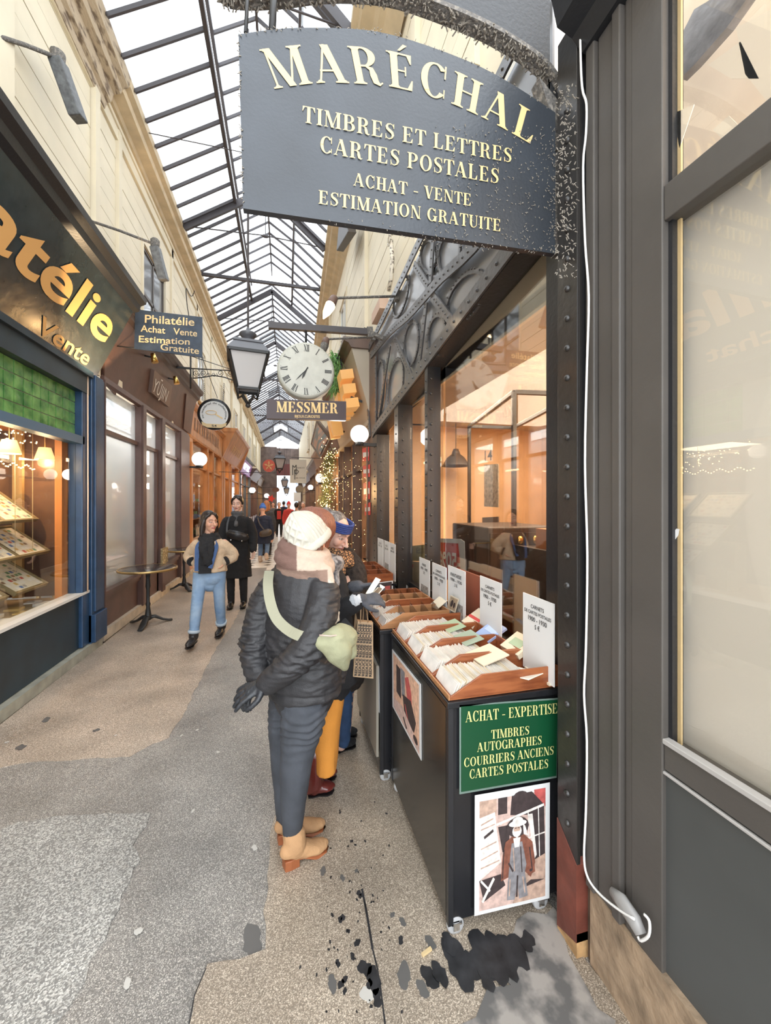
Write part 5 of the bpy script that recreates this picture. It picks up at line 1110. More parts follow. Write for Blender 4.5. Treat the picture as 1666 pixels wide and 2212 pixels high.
# ================================================================ RIGHT SHOPS BEYOND THE GIRDER
M_dkb = mat('dark_umber_wood', (.10, .058, .04), .4, var=.3, vs=5); M_taupe = mat('taupe_fascia', (.40, .34, .26), .4)
R1 = shopfront(-1, 1.04, 4.75, 7.6, M_dkb, 'dark umber shop front with taupe fascia and golden block letters', zs=.5, zt=2.55, zf=3.55, tilt=.24, mull=(.4, .75), m_fas=M_taupe, warm=24)
R2 = shopfront(-1, 1.10, 7.7, 11.2, M_dkb, 'dark wooden shop front behind the glittering garland', zs=.5, zt=2.6, zf=3.2, tilt=.1, mull=(.5,), warm=60)
R3 = shopfront(-1, 1.18, 11.3, 15.5, mat('light_brown_paint', (.36, .24, .15), .5), 'light brown shop front with pale pilasters on the right', zs=.5, zt=2.8, zf=3.3, tilt=.1, mull=(.33, .66), warm=50)
R4 = shopfront(-1, 1.28, 15.6, 21, M_dkb, 'dark shop front farther along the right wall', zs=.5, zt=2.8, zf=3.3, mull=(.33, .66), warm=80)
R5 = shopfront(-1, 1.40, 21.1, 28, M_brown, 'brown shop front in the distance on the right wall', zs=.5, zt=2.8, zf=3.4, mull=(.25, .5, .75), warm=80)
R6 = shopfront(-1, 1.52, 28.1, 35.9, M_taupe, 'taupe shop front farthest along the right wall', zs=.5, zt=2.8, zf=3.4, mull=(.25, .5, .75), warm=60)
bx(1.0, 1.10, 4.42, 4.75, 0, 3.5).build('corner_post', M_dkb, R1); bx(1.05, 1.6, 4.35, 4.75, 2.5, 3.55).build('corner_panel', M_dkb, R1)
def solid_text(s, org, ex, ey_, cap, off, m, parent, name, bold=.05):
    vs, fs, w = text2d(s, 'sans', 0, bold); k = MB(); org = Vector(org)
    P = [org+ex*x*cap+ey_*y*cap for x, y in vs]
    from collections import Counter
    E = Counter()
    for f in fs:
        for a, b in zip(f, f[1:]+f[:1]): E[frozenset((a, b))] += 1
    n = len(P); k.add(P+[p+off for p in P], [list(f) for f in fs]+[[i+n for i in f][::-1] for f in fs]+[[a, b, b+n, a+n] for e_ in E if E[e_] == 1 for a, b in [tuple(e_)]])
    return k.build(name, m, parent)
M_amber = mat('amber_letter', (.72, .38, .12), .35, emit=.15, ecol=(1, .5, .15))
for i, (ch, y, z) in enumerate([('E', 4.95, 2.92), ('R', 5.45, 2.90), ('N', 6.5, 2.80)]):
    lt = thing('block_letter', 'golden amber block letter %s on the taupe fascia' % ch, 'letter', (.85, y, z))
    solid_text(ch, (.74, y+.25, z-.12), V(0, -1, 0), V(-.18, 0, .95), .46, V(.16, 0, .03), M_amber, lt, 'letter_body')
    MB().beam((.80, y, z), (.95, y, z-.05), .03, .03).build('fixing', M_blk, lt)
fr = thing('framed_picture', 'large dark framed tilted picture board projecting above the garland', 'picture', tuple(aY(693, 950, 8.2)))
Q = [aY(684, 906, 8.7), aY(715, 945, 7.75), aY(692, 991, 7.8), aY(671, 960, 8.9)]; n_ = (Q[1]-Q[0]).cross(Q[3]-Q[0]).normalized(); n_ = n_ if n_.y < 0 else -n_
MB().prism(Q, -n_*.06).build('frame', M_dkb, fr); c = sum(Q, V(0, 0, 0))/4
MB().prism([c+(q-c)*.8+n_*.004 for q in Q], -n_*.003).build('picture', mat('mottled_picture', (.42, .22, .14), .4, col2=(.15, .16, .15), vs=6, vcon=(.45, .55)), fr)
MB().beam(Q[1], V(1.05, 7.7, Q[1].z), .03, .03).build('bracket', M_blk, fr)
# garland with lights
def leafball(k, c, r, n, rn, s=.03):
    for i in range(n):
        d = Vector((rn.gauss(0, 1), rn.gauss(0, 1), rn.gauss(0, 1))).normalized(); p = Vector(c)+Vector((d.x*r[0], d.y*r[1], d.z*r[2]))*rn.uniform(.5, 1.0)
        a = Vector((rn.gauss(0, 1), rn.gauss(0, 1), rn.gauss(0, 1))).normalized()*s; b = a.cross(d).normalized()*s*.35; k.add([p, p+a*.5+b, p+a, p+a*.5-b], [(0, 1, 2, 3)])
rn = random.Random(4); g = thing('garland', 'tall Christmas garland of fir covered in gold fairy lights beside a shop door', 'garland', (.85, 8.0, 1.2))
k = MB(); P = [(.78, 7.9, 1.1), (.80, 7.9, 1.35), (.78, 7.9, 1.6), (.82, 7.95, 1.85), (.80, 7.9, 2.1), (.86, 8.0, 2.35), (.80, 7.9, .85), (.84, 8.0, 2.55)]
for c in P: leafball(k, c, (.17, .17, .18), 420, rn)
k.build('foliage', mat('fir_green', (.10, .13, .05), .7, var=.5, vs=20), g, kind='stuff')
k = MB()
for c in P:
    for i in range(34): k.ball((c[0]+rn.gauss(0, .10), c[1]-.1+rn.gauss(0, .07), c[2]+rn.gauss(0, .11)), .005+.004*rn.random(), 5, 4)
k.build('bulbs', mat('gold_bulb', (1, .7, .3), emit=9, ecol=(1, .60, .20)), g, kind='stuff')
lamp('garland_light', 'POINT', (.55, 7.6, 1.8), 16, (1, .6, .25), .2); lamp('doorway_glow', 'POINT', (1.0, 8.6, 2.3), 20, (1, .6, .25), .1)
for i, (px0, px1, py0, py1) in enumerate([(783, 797, 965, 995), (784, 799, 1003, 1030), (785, 799, 1040, 1078), (788, 800, 1085, 1112)]):
    T = thing('sale_poster', 'red and white sale poster in the dark shop window, %s of four downward' % ['first', 'second', 'third', 'last'][i], 'poster', tuple(aX((px0+px1)/2, (py0+py1)/2, .99)))
    MB().prism([aX(a, b, .992) for a, b in ((px0, py0+4), (px1, py0), (px1, py1), (px0, py1+2))], (.003, 0, 0)).build('sheet', MATS['sale_red'], T)
    h = (py1-py0)
    MB().prism([aX(a, b, .990) for a, b in ((px0+1, py0+h*.42), (px1-1, py0+h*.38), (px1-1, py0+h*.7), (px0+1, py0+h*.74))], (.001, 0, 0)).build('stripe', M_white, T)
k = MB(); rn = random.Random(8)
for i in range(110): k.ball((rn.uniform(.96, 1.0), rn.uniform(4.85, 7.5), rn.uniform(.6, 2.3)), .003, 5, 4)
tag(k.build('fairy_lights', MATS['gold_bulb']), 'gold fairy lights in the dark umber shop window on the right', 'fairy lights', kind='thing')
# hanging plant
pl_ = thing('hanging_plant', 'bushy green hanging grass plant behind the clock', 'plant', tuple(aY(720, 800, 5.3))); rn = random.Random(9); k = MB()
for i in range(420):
    a = aY(rn.uniform(716, 736), rn.uniform(765, 850), rn.uniform(5.2, 5.5)); d = V(rn.gauss(-.04, .05), rn.gauss(0, .05), rn.uniform(-.16, .05)); m_ = a+d*.5+V(0, 0, .04); b = a+d; w_ = V(.006, 0, 0)
    k.add([a-w_, a+w_, m_+w_, m_-w_], [(0, 1, 2, 3)]); k.add([m_-w_, m_+w_, b], [(0, 1, 2)])
k.build('foliage', mat('grass_green', (.13, .30, .08), .6, var=.5, vs=12), pl_, kind='stuff')
k = MB().beam(aY(708, 773, 5.3), aY(748, 773, 5.3), .02, .015); k.beam(aY(737, 775, 5.3), aY(737, 850, 5.3), .02, .02).build('bracket', M_blk, pl_)
MB().prism([aY(x, y, 5.35) for x, y in ((718, 800), (738, 800), (736, 842), (722, 842))], (0, .12, 0)).build('pot', M_blk, pl_)
# ---- clock, MESSMER sign and the bar that carries them
YK = 4.0; bar = thing('hanging_bar', 'dark steel bar reaching over the passage above the clock', 'bar', tuple(aY(790, 715, YK)))
MB().beam(aY(580, 703, YK), aY(800, 718, YK), .05, .06).build('bar', M_steel, bar); MB().beam(aY(798, 708, YK), aY(800, 730, YK), .06, .06).build('wall_bracket', M_dust, bar)
MB().beam(aY(785, 712, YK), V(1.0, YK, 3.3), .04, .04).build('stay', M_dust, bar)
ck = thing('clock', 'round cream double clock with black roman numerals above the MESSMER sign', 'clock', tuple(aY(662, 799, YK))); c = aY(662, 799, YK-.02); R = .268
MB().lathe([(R*.9, 0), (R+.004, 0), (R+.014, .03), (R+.014, .13), (R+.004, .16), (R*.9, .16)], c, 48, 'Y').build('case', mat('ivory_clock_rim', (.48, .48, .42), .4), ck)
face = MB().lathe([(.001, 0), (R*.96, 0), (R*.96, .002)], c-V(0, .003, 0), 48, 'Y', False).build('face', mat('cream_clock_face', (.52, .52, .46), .5, var=.08, vs=14), ck)
k = MB(); f0 = c-V(0, .006, 0)
for i, s in enumerate(['XII', 'I', 'II', 'III', 'IIII', 'V', 'VI', 'VII', 'VIII', 'IX', 'X', 'XI']):
    a = math.pi/2-i*math.pi/6; rd_ = V(math.cos(a), 0, math.sin(a)); tg = V(math.sin(a), 0, -math.cos(a)); vs, fs, w_ = text2d(s, 'serif', -.12); sc = .066; ws = sc*.62
    o_ = [f0+rd_*(R*.68+y*sc)+tg*((x-w_/2)*ws) for x, y in vs]
    for j, f in enumerate(fs):
        for v in f: o_[v] = o_[v]+V(0, -.00006*(j % 13), 0)
    _emit(k, o_, fs, None, 0)
for i in range(60):
    a = i*math.pi/30; rd_ = V(math.cos(a), 0, math.sin(a)); k.beam(f0+rd_*R*.92, f0+rd_*R*.935, .002 if i % 5 else .007, .001, (0, 1, 0))
k.build('numerals', M_blk, face, fix=False, kind='stuff')
for nm_, a, l, w_ in (('minute_hand', 227, .155, .005), ('hour_hand', 245, .105, .010)):
    a = math.radians(a); d = V(math.cos(a), 0, math.sin(a)); MB().prism([f0+V(0, -.004, 0)+p for p in (-d*.03+V(w_*.4, 0, 0), d*l*.6+V(w_, 0, -w_*.4), d*l, d*l*.6+V(-w_, 0, w_*.4), -d*.03-V(w_*.4, 0, 0))], (0, .002, 0)).build(nm_, M_blk, ck)
k = MB(); letter_arc(k, 'GEORGE CLOCK MAKER', smooth_path([f0+V(R*.45*math.cos(a), 0, R*.45*math.sin(a)) for a in [math.radians(q) for q in range(150, 25, -15)]], 2), .016, (0, 0, 0), (0, -1, 0)) if 0 else None
MB().tube([c+V(0, .08, R), c+V(0, .04, R+.19)], .012).build('hanger', M_blk, ck)
ms = thing('hanging_sign', 'dark brown MESSMER board with gold lettering under the clock', 'sign', tuple(aY(662, 885, YK)))
Q = [aY(x, y, YK) for x, y in ((576, 862), (748, 867), (748, 908), (576, 904))]
MB().prism(Q, (0, .06, 0)).build('board', mat('aubergine_board', (.065, .045, .048), .5), ms); k = MB()
letter(k, 'MESSMER', aY(597, 890, YK-.0008), aY(731, 893, YK-.0008), .105, (0, 0, 1), (0, -.0005, 0), track=.02); letter(k, 'MESSMER', aY(598, 890, YK-.001), aY(732, 893, YK-.001), .105, (0, 0, 1), (0, -.0005, 0), track=.02)
letter(k, 'BIJOUX.CURIOSITES', aY(637, 902, YK-.002), aY(691, 903, YK-.002), .028, (0, 0, 1), (0, -.002, 0), 'sans', bold=.01); k.build('lettering', M_gold, ms, fix=False)
MB().tube([aY(662, 863, YK+.04), aY(662, 830, YK+.04)], .012).build('hanger', M_blk, ms)
# ---- picture lamps on the girder
for i, (a, b, tip, Y_) in enumerate([((852, 640), (722, 644), (699, 688), 3.55), ((800, 728), (705, 733), (695, 768), 4.35)]):
    p, q = aY(*a, Y_), aY(*b, Y_); T = thing('picture_lamp', ['dusty arm lamp with a glowing bulb reaching out from the girder top', 'unlit dusty arm lamp reaching out in front of the clock'][i], 'lamp', tuple(p))
    MB().tube([p, q], .012, 8).build('arm', M_dust, T); MB().beam(p+V(.03, 0, -.04), p+V(.03, 0, .05), .06, .05).build('wall_plate', M_dust, T)
    e_ = aY(*tip, Y_-.15); m_ = q.lerp(e_, .38); MB().tube([q+V(0, 0, .02), q, m_], [.02, .035, .045], 12).build('lamp_head', mat('rusty_shade', (.14, .08, .06), .6), T)
    MB().tube([m_, m_.lerp(e_, .5), e_], [.045, .035, .006], 12).build('reflector' if i else 'glowing_reflector', M_dust if i else mat('hot_bulb', (1, .85, .65), emit=5, ecol=(1, .72, .42)), T)
    if not i: lamp('picture_light', 'SPOT', m_, 16, WARM2, .04, (0, math.radians(-50), 0)).data.spot_size = 2.6
M_opal = mat('opal_lantern_glass', (.44, .415, .40), .35)
# ---- lanterns
def lantern():
    T = thing('hanging_lantern', 'four sided black street lantern with opal glass hanging on a long rod', 'lamp', (0, 0, 0), None)
    def sq(w, z): return [V(-w, -w, z), V(w, -w, z), V(w, w, z), V(-w, w, z)]
    W1, W2, H = .205, .115, .39
    for i in range(4):
        a, b = sq(W2-.006, 0), sq(W1-.006, H); P = [a[i], a[(i+1) % 4], b[(i+1) % 4], b[i]]; MB().add(P, [(0, 1, 2, 3)]).build('pane', M_opal, T)
    k = MB()
    for i in range(4):
        a, b = sq(W2, 0), sq(W1, H); k.beam(a[i], b[i], .022, .022); k.beam(a[i], a[(i+1) % 4], .02, .028); k.beam(b[i], b[(i+1) % 4], .04, .03)
    k.build('frame', M_blk, T)
    k = MB(); k.hexa(sq(.225, H+.01), sq(.15, H+.12)); k.hexa(sq(.16, H+.12), sq(.15, H+.15)); k.build('roof', mat('dark_grey_zinc', (.10, .10, .11), .35), T)
    MB().lathe([(.05, H+.15), (.04, H+.19), (.075, H+.22), (.10, H+.25), (.085, H+.27), (.03, H+.29), (.015, H+.33)], (0, 0, 0), 16).build('finial', MATS['dark_grey_zinc'], T)
    k = MB()
    for i in range(4):
        a = math.pi/4+i*math.pi/2; d = V(math.cos(a), math.sin(a), 0); k.tube([d*W2*1.35, d*W2*1.3+V(0, 0, -.07), d*W2*.8+V(0, 0, -.05), d*.05+V(0, 0, -.10), V(0, 0, -.16)], [.014, .012, .012, .014, .02], 6)
    k.ball((0, 0, -.17), .028, 8, 6); k.build('scroll_bracket', M_blk, T); return T
L0 = lantern()
def place_lantern(px, py, Y_, lab, rot=.12, top=7.4, src=L0, first=False):
    o = src if first else copy_tree(src); o.location = aY(px, py, Y_); o.rotation_euler.z = rot; o['label'] = lab
    for ch in list(o.children):
        if ch.name.startswith('rod'): bpy.data.objects.remove(ch)
    h = top-o.location.z
    MB().tube([(0, 0, .7), (0, 0, h)], .012, 8).build('rod', M_steel, o); bpy.data.objects[o.children[-1].name].location = (0, 0, 0); return o
def _rod(o, h):
    me = bpy.data.meshes.new('rod'); k = MB().tube([(0, 0, .7), (0, 0, h)], .012, 8); me.from_pydata(k.v, [], k.f); me.materials.append(M_steel); r = bpy.data.objects.new('rod', me); COL.objects.link(r); r.parent = o
LN = [(536, 844, 4.75, 'nearest hanging lantern, black with opal glass, left of the clock'), (604, 1012, 16.5, 'second hanging lantern farther down the passage beside the red round sign'), (615, 1051, 27, 'third hanging lantern before the bright far doorway'), (619, 1066, 33, 'smallest hanging lantern at the far end of the passage')]
for i, (px, py, Y_, lab) in enumerate(LN):
    o = L0 if i == 0 else copy_tree(L0)
    for ch in list(o.children):
        if ch.name.startswith('rod'): bpy.data.objects.remove(ch)
    o.location = aY(px, py, Y_); o.rotation_euler.z = .12; tag(o, lab, 'lamp', 'hanging lanterns down the passage')
    _rod(o, (7.0 if i == 0 else 7.35)-o.location.z)
# ---- round sign 54 on wrought iron bracket
rs = thing('hanging_sign', 'round white sign with magnifying glass and number 54 on chains', 'sign', tuple(aY(463, 895, 7.3))); YR = 7.3; c = aY(463, 895, YR); R = .27
MB().lathe([(.001, 0), (R, 0), (R, .03), (.001, .03)], c, 40, 'Y').build('board', M_blackp, rs); MB().lathe([(.001, 0), (R*.84, 0), (.001, .001)], c-V(0, .003, 0), 40, 'Y', False).build('face', M_white, rs)
f0 = c-V(0, .006, 0); k = MB(); letter_arc(k, 'au matériel de collections', [f0+V(R*.66*math.cos(a), 0, R*.66*math.sin(a)) for a in [math.radians(q) for q in range(205, -26, -10)]], .034, (0, 0, 0), (0, -1, 0), 'sans', bold=.01); k.build('lettering', M_blk, rs, fix=False)
k = MB(); k.prism([f0+V(x*R, -.002, z*R) for x, z in ((-.75, -.5), (-.45, -.62), (.45, -.62), (.75, -.5), (.7, -.72), (.42, -.86), (-.42, -.86), (-.7, -.72))], (0, .002, 0)); k.build('ribbon', M_palegold, rs)
k = MB(); letter(k, '54', f0+V(-.15*R, -.004, -.8*R), f0+V(.15*R, -.004, -.8*R), .035, (0, 0, 1), (0, -.001, 0), 'sans', bold=.015); k.build('number', M_blk, rs, fix=False)
k = MB(); q = [f0+V(R*(-.18+.32*math.cos(a)), -.002, R*(.1+.13*math.sin(a))) for a in [2*math.pi*i/20 for i in range(21)]]
k.tube(q, .005, 5); k.beam(f0+V(.08*R, -.003, 0), f0+V(.5*R, -.003, -.25*R), .02, .004, (0, 1, 0)); k.build('magnifier', M_gold, rs)
k = MB()
for px in (441, 484):
    a, b = aY(px, 828, YR), aY(px+(2 if px < 460 else -2), 868, YR); n = 9
    for i in range(n): p = a.lerp(b, (i+.5)/n); k.tube([p+V(.010*math.cos(t), .004*(i % 2), .018*math.sin(t)) for t in [2*math.pi*j/8 for j in range(9)]], .003, 4)
k.build('chain', M_blk, rs, kind='stuff')
br_ = thing('wrought_iron_bracket', 'scrolled wrought iron bracket holding the round sign 54', 'bracket', tuple(aY(415, 800, YR))); k = MB()
k.tube([aY(412, 796, YR), aY(508, 801, YR)], .010, 6).tube([aY(417, 817, YR), aY(440, 815, YR), aY(462, 811, YR), aY(485, 815, YR), aY(508, 823, YR)], .010, 6).tube([aY(508, 801, YR), aY(508, 823, YR)], .008, 6).tube([aY(417, 796, YR), aY(417, 817, YR)], .008, 6).tube([aY(412, 770, YR), aY(412, 840, YR)], .014, 6).tube([aY(415, 770, YR), aY(460, 785, YR), aY(508, 801, YR)], .006, 5)
def spiral(px, py, r0, turns, s): return [aY(px+s*r0*(1-t*.8)*math.cos(t*turns*2*math.pi), py+r0*(1-t*.8)*math.sin(t*turns*2*math.pi), YR) for t in [i/18 for i in range(19)]]
for px, s in ((440, 1), (476, -1), (424, 1), (498, -1)): k.tube(spiral(px, 806, 8, 1.6, s), .005, 5)
for px in (452, 462): k.tube(spiral(px, 809, 5, 1.2, 1), .004, 5)
k.build('scrollwork', M_blk, br_, kind='stuff'); MB().beam(aY(412, 796, YR), V(-2.06, YR, aY(412, 796, YR).z), .03, .03).build('wall_arm', M_blk, br_)
# ---- far signs
def blade(pts, Y_, m, label, name='hanging_sign', th=.04, arm=None):
    c = aY(sum(p[0] for p in pts)/len(pts), sum(p[1] for p in pts)/len(pts), Y_); T = thing(name, label, 'sign', tuple(c))
    MB().prism([aY(x, y, Y_) for x, y in pts], (0, th, 0)).build('board', m, T)
    if arm:
        a = aY(*arm[0], Y_); lf = a.x < -.3; b = V(-2.07 if lf else 1.10+.03*max(0, Y_-7), Y_, a.z); top_ = V(c.x, Y_+th/2, c.z)
        MB().beam(V(c.x+(.2 if lf else -.2), Y_+th/2, a.z), V(b.x, Y_+th/2, a.z), .016, .016).beam(V(c.x, Y_+th/2, a.z), top_, .02, .02).build('arm', M_blk, T)
    return T
def circ(cx, cy, r, n=24, ry=None): return [(cx+r*math.cos(2*math.pi*i/n), cy+(ry or r)*math.sin(2*math.pi*i/n)) for i in range(n)]
mp = blade([(626, 992), (662, 993), (662, 1044), (627, 1043)], 12, mat('stone_white_board', (.50, .48, .41), .6), 'pale rectangular sign with a tall MP monogram', arm=((662, 989), (690, 989)))
def mpp(x, y): return aY(560+x/9.22, 960+y/9.22, 11.99)
k = MB()
for a, b in [((668, 415), (668, 612)), ((738, 410), (738, 612)), ((668, 415), (703, 460)), ((703, 460), (738, 410)), ((710, 500), (710, 700)), ((712, 500), (712, 580))]: k.beam(mpp(*a), mpp(*b), .022, .004, (0, 1, 0))
k.tube([mpp(712, 510), mpp(760, 510), mpp(785, 540), mpp(760, 580), mpp(712, 580)], .010, 4); k.build('monogram', M_blk, mp)
k = MB(); letter(k, 'ARIGNY', mpp(748, 480), mpp(910, 480), .04, (0, 0, 1), (0, -.002, 0)); letter(k, 'HILATELIE', mpp(728, 680), mpp(915, 680), .035, (0, 0, 1), (0, -.002, 0)); k.build('lettering', M_blk, mp, fix=False)
rd2 = blade(circ(581, 1006, 13.5), 13.5, mat('coral_red_board', (.55, .09, .05), .5), 'round coral red sign with a gold floral emblem', arm=((565, 1021), (600, 1021)))
k = MB(); c = aY(581, 1006, 13.48)
for i in range(5):
    a = math.pi/2+i*2*math.pi/5; d = V(math.cos(a), 0, math.sin(a)); k.beam(c, c+d*.15, .02, .004, (0, 1, 0)); k.tube([c+d*.09+V(.03*math.cos(t), 0, .03*math.sin(t)) for t in [2*math.pi*j/8 for j in range(9)]], .005, 4)
k.build('emblem', M_gold, rd2, kind='stuff')
blade(circ(647, 1057, 8.5), 19, mat('olive_grey_board', (.18, .15, .11), .5), 'round olive grey hanging sign on the right of the far passage', arm=((650, 1045), (668, 1045)))
blade(circ(596, 1058, 8, 20, 5), 20, mat('brown_oval', (.16, .07, .04), .5), 'oval brown hanging sign on the left of the far passage', arm=((580, 1053), (604, 1053)))
blade([(635, 1064), (650, 1064), (650, 1083), (635, 1083)], 17.5, mat('pale_blue_white', (.75, .82, .82), .5), 'small pale blue white hanging sign low on the right', arm=((650, 1063), (672, 1063)))
st_ = blade([(x, y) for i in range(10) for x, y in [(586+(9 if i % 2 == 0 else 4.5)*math.cos(math.pi*i/5), 1077+(9 if i % 2 == 0 else 4.5)*math.sin(math.pi*i/5))]], 21, mat('bright_red_star', (.75, .05, .03), .5), 'bright red star decoration at the far left', 'star_decoration', arm=((570, 1077), (582, 1077)))
k = MB(); s5 = [(627+(8 if i % 2 == 0 else 3.5)*math.sin(math.pi*i/5), 1076-(8 if i % 2 == 0 else 3.5)*math.cos(math.pi*i/5)) for i in range(10)]
sd = thing('star_lamp', 'glowing yellow star lamp hanging at the far end', 'lamp', tuple(aY(627, 1076, 30))); MB().prism([aY(x, y, 30) for x, y in s5], (0, .1, 0)).build('star', mat('glow_star', (1, .8, .45), emit=4, ecol=(1, .75, .35)), sd); MB().tube([aY(627, 1070, 30.05), V(aY(627, 1070, 30.05).x, 30.05, 7.4)], .01).build('cord', M_blk, sd)
# ---- bistro tables
def table():
    T = thing('bistro_table', '', 'table', (0, 0, 0), 'round bistro tables by the brown shop'); MB().lathe([(.0, .715), (.325, .715), (.335, .725), (.335, .735), (.32, .742), (.0, .742)], (0, 0, 0), 40).build('table_top', mat('black_marble_top', (.035, .03, .03), .12, var=.5, vs=12), T)
    MB().lathe([(.328, .712), (.342, .716), (.342, .738), (.332, .742), (.332, .712)], (0, 0, 0), 40).build('rim', mat('brass_rim', (.45, .3, .12), .35, metal=.8), T)
    MB().lathe([(.10, .71), (.10, .70), (.03, .68), (.022, .6), (.03, .5), (.02, .46), (.02, .3), (.03, .27), (.022, .24), (.04, .12), (.05, .08), (.02, .06)], (0, 0, 0), 14).build('pedestal', M_blk, T)
    for i in range(3):
        a = .5+i*2*math.pi/3; d = V(math.cos(a), math.sin(a), 0); MB().tube([V(0, 0, .10), d*.08+V(0, 0, .10), d*.17+V(0, 0, .045), d*.24+V(0, 0, .022), d*.28+V(0, 0, .018)], [(.03, .03), (.022, .04), (.016, .045), (.014, .035), (.016, .03)], 8).build('foot', M_blk, T)
    return T
T1 = table(); T1['label'] = 'round black topped bistro table on cast iron feet nearer the camera'; T1.location = aZ(320, 1350); T2 = copy_tree(T1); T2['label'] = 'round bistro table partly hidden behind the woman in the cream jacket'; T2.location = aZ(398, 1274); T2.rotation_euler.z = .6
tag(MB().box(-1.99, -1.96, YX(350, -1.97), YX(362, -1.97), .56, .82).build('menu_board', mat('ochre_menu_board', (.25, .18, .08), .5, col2=(.6, .5, .3), vs=30, vcon=(.5, .6))), 'small ochre menu board leaning inside the brown shop window', 'menu board')
q = xr(6.2)+.02; t = thing('flood_lamp', 'dark angular floodlight fixed under the right cornice behind the big sign', 'lamp', (q, 6.2, 6.2)); P = [aX(x, y, q+.1) for x, y in ((732, 484), (748, 478), (752, 500), (727, 542))]; MB().prism(P, (.12, 0, 0)).build('lamp_body', mat('charcoal_lamp2', (.07, .06, .055), .5), t, bevel=.01); MB().beam(P[1], P[1]+V(.25, 0, .1), .04, .04).build('arm', M_blk, t)
# low plinth thing on the right wall pipes and white parapet fittings above the girder
k = MB(); P = [aX(x, y, 1.05) for x, y in ((845, 520), (848, 560), (846, 600), (840, 628))]; k.tube(P, .022, 8); k.tube([P[0]+V(-.02, 0, 0)+V(0, .05*math.cos(t), .05*math.sin(t)) for t in [2*math.pi*j/10 for j in range(11)]], .008, 5)
tag(k.build('wall_pipe', mat('speckled_white_pipe', (.7, .64, .54), .7, col2=(.15, .12, .1), vs=40, vcon=(.5, .62))), 'speckled white pipe with an iron ring on the cream wall above the girder', 'pipe')
tag(MB().box(1.0, 1.1, YX(830, 1.05), YX(812, 1.05), 3.72, 3.84).build('wall_bracket', mat('pinkish_primer', (.60, .42, .32), .7)), 'small pinkish block fixed on the cream wall', 'bracket')
# ================================================================ PEOPLE
def lerp(a, b, t): return a+(b-a)*t
def limb(mb, pts, rads, n=14, k=5, ref=None, ends=True):
    """tapering limb through joints; rads = r or (ra, rb) per joint"""
    P = [Vector(p) for p in pts]; R = [r if isinstance(r, (tuple, list)) else (r, r) for r in rads]; Q = smooth_path(P, k); out = []
    for i in range(len(Q)):
        f = i/k; j = min(int(f), len(R)-2); t = f-j; t = t*t*(3-2*t)*.5+t*.5; out.append((lerp(R[j][0], R[j+1][0], t), lerp(R[j][1], R[j+1][1], t)))
    mb.tube(Q, out, n, True, ref)
    if ends:
        for q, r in ((Q[0], out[0]), (Q[-1], out[-1])): m = min(r); mb.ball(q, m*.98, 12, 8)
    return mb
def remesh(name, mb, voxel, m, parent, smooth=3, disp=None, col=None, label=None):
    me = bpy.data.meshes.new(name+'_t'); me.from_pydata(mb.v, [], mb.f)
    import bmesh
    bm = bmesh.new(); bm.from_mesh(me); bmesh.ops.recalc_face_normals(bm, faces=bm.faces); bm.to_mesh(me); bm.free()
    o = bpy.data.objects.new('t', me); COL.objects.link(o); r = o.modifiers.new('r', 'REMESH'); r.mode = 'VOXEL'; r.voxel_size = voxel; r.use_smooth_shade = True
    if smooth: s = o.modifiers.new('s', 'SMOOTH'); s.iterations = smooth; s.factor = .5
    dg = bpy.context.evaluated_depsgraph_get(); dg.update(); me2 = bpy.data.meshes.new_from_object(o.evaluated_get(dg)); bpy.data.objects.remove(o); bpy.data.meshes.remove(me)
    me2.name = name; n = len(me2.vertices); co = np.empty(n*3, 'f'); me2.vertices.foreach_get('co', co); co = co.reshape(-1, 3)
    if disp:
        no = np.empty(n*3, 'f'); me2.vertices.foreach_get('normal', no); no = no.reshape(-1, 3); d = disp(co, no); co = co+no*d[:, None]
    if col is not None:
        a = me2.color_attributes.new('Col', 'FLOAT_COLOR', 'POINT'); c = np.ones((n, 4), 'f'); c[:, :3] = col(co); a.data.foreach_set('color', c.ravel())
    off = np.array(wl(parent)); me2.vertices.foreach_set('co', (co-off).astype('f').ravel()); me2.materials.clear(); me2.materials.append(m)
    me2.polygons.foreach_set('use_smooth', [True]*len(me2.polygons)); me2.update()
    ob = bpy.data.objects.new(name, me2); COL.objects.link(ob); ob.parent = parent
    if label: ob['label'] = label
    return ob
def nz(co, f, seed=0.):
    f = f if isinstance(f, (tuple, list)) else (f, f, f)
    return np.array([noise.noise((x*f[0]+seed, y*f[1]+seed*.7, z*f[2]-seed)) for x, y, z in co], 'f')
def folds(amp, f, seed=1., ridge=True, fine=.25):
    def g(co, no):
        a = nz(co, f, seed); a = 1-np.abs(a)*2.6 if ridge else a*1.6
        b = nz(co, tuple(q*2.3 for q in (f if isinstance(f, tuple) else (f, f, f))), seed+5); return amp*(a*.7+b*fine*2)
    return g
def frame(f, up=(0, 0, 1), roll=0.):
    f = Vector(f).normalized(); r = f.cross(Vector(up)).normalized(); u = r.cross(f); M = Matrix((r, f, u)).transposed()
    return M @ Matrix.Rotation(roll, 3, 'Y')
SKIN = np.array((.72, .42, .30))
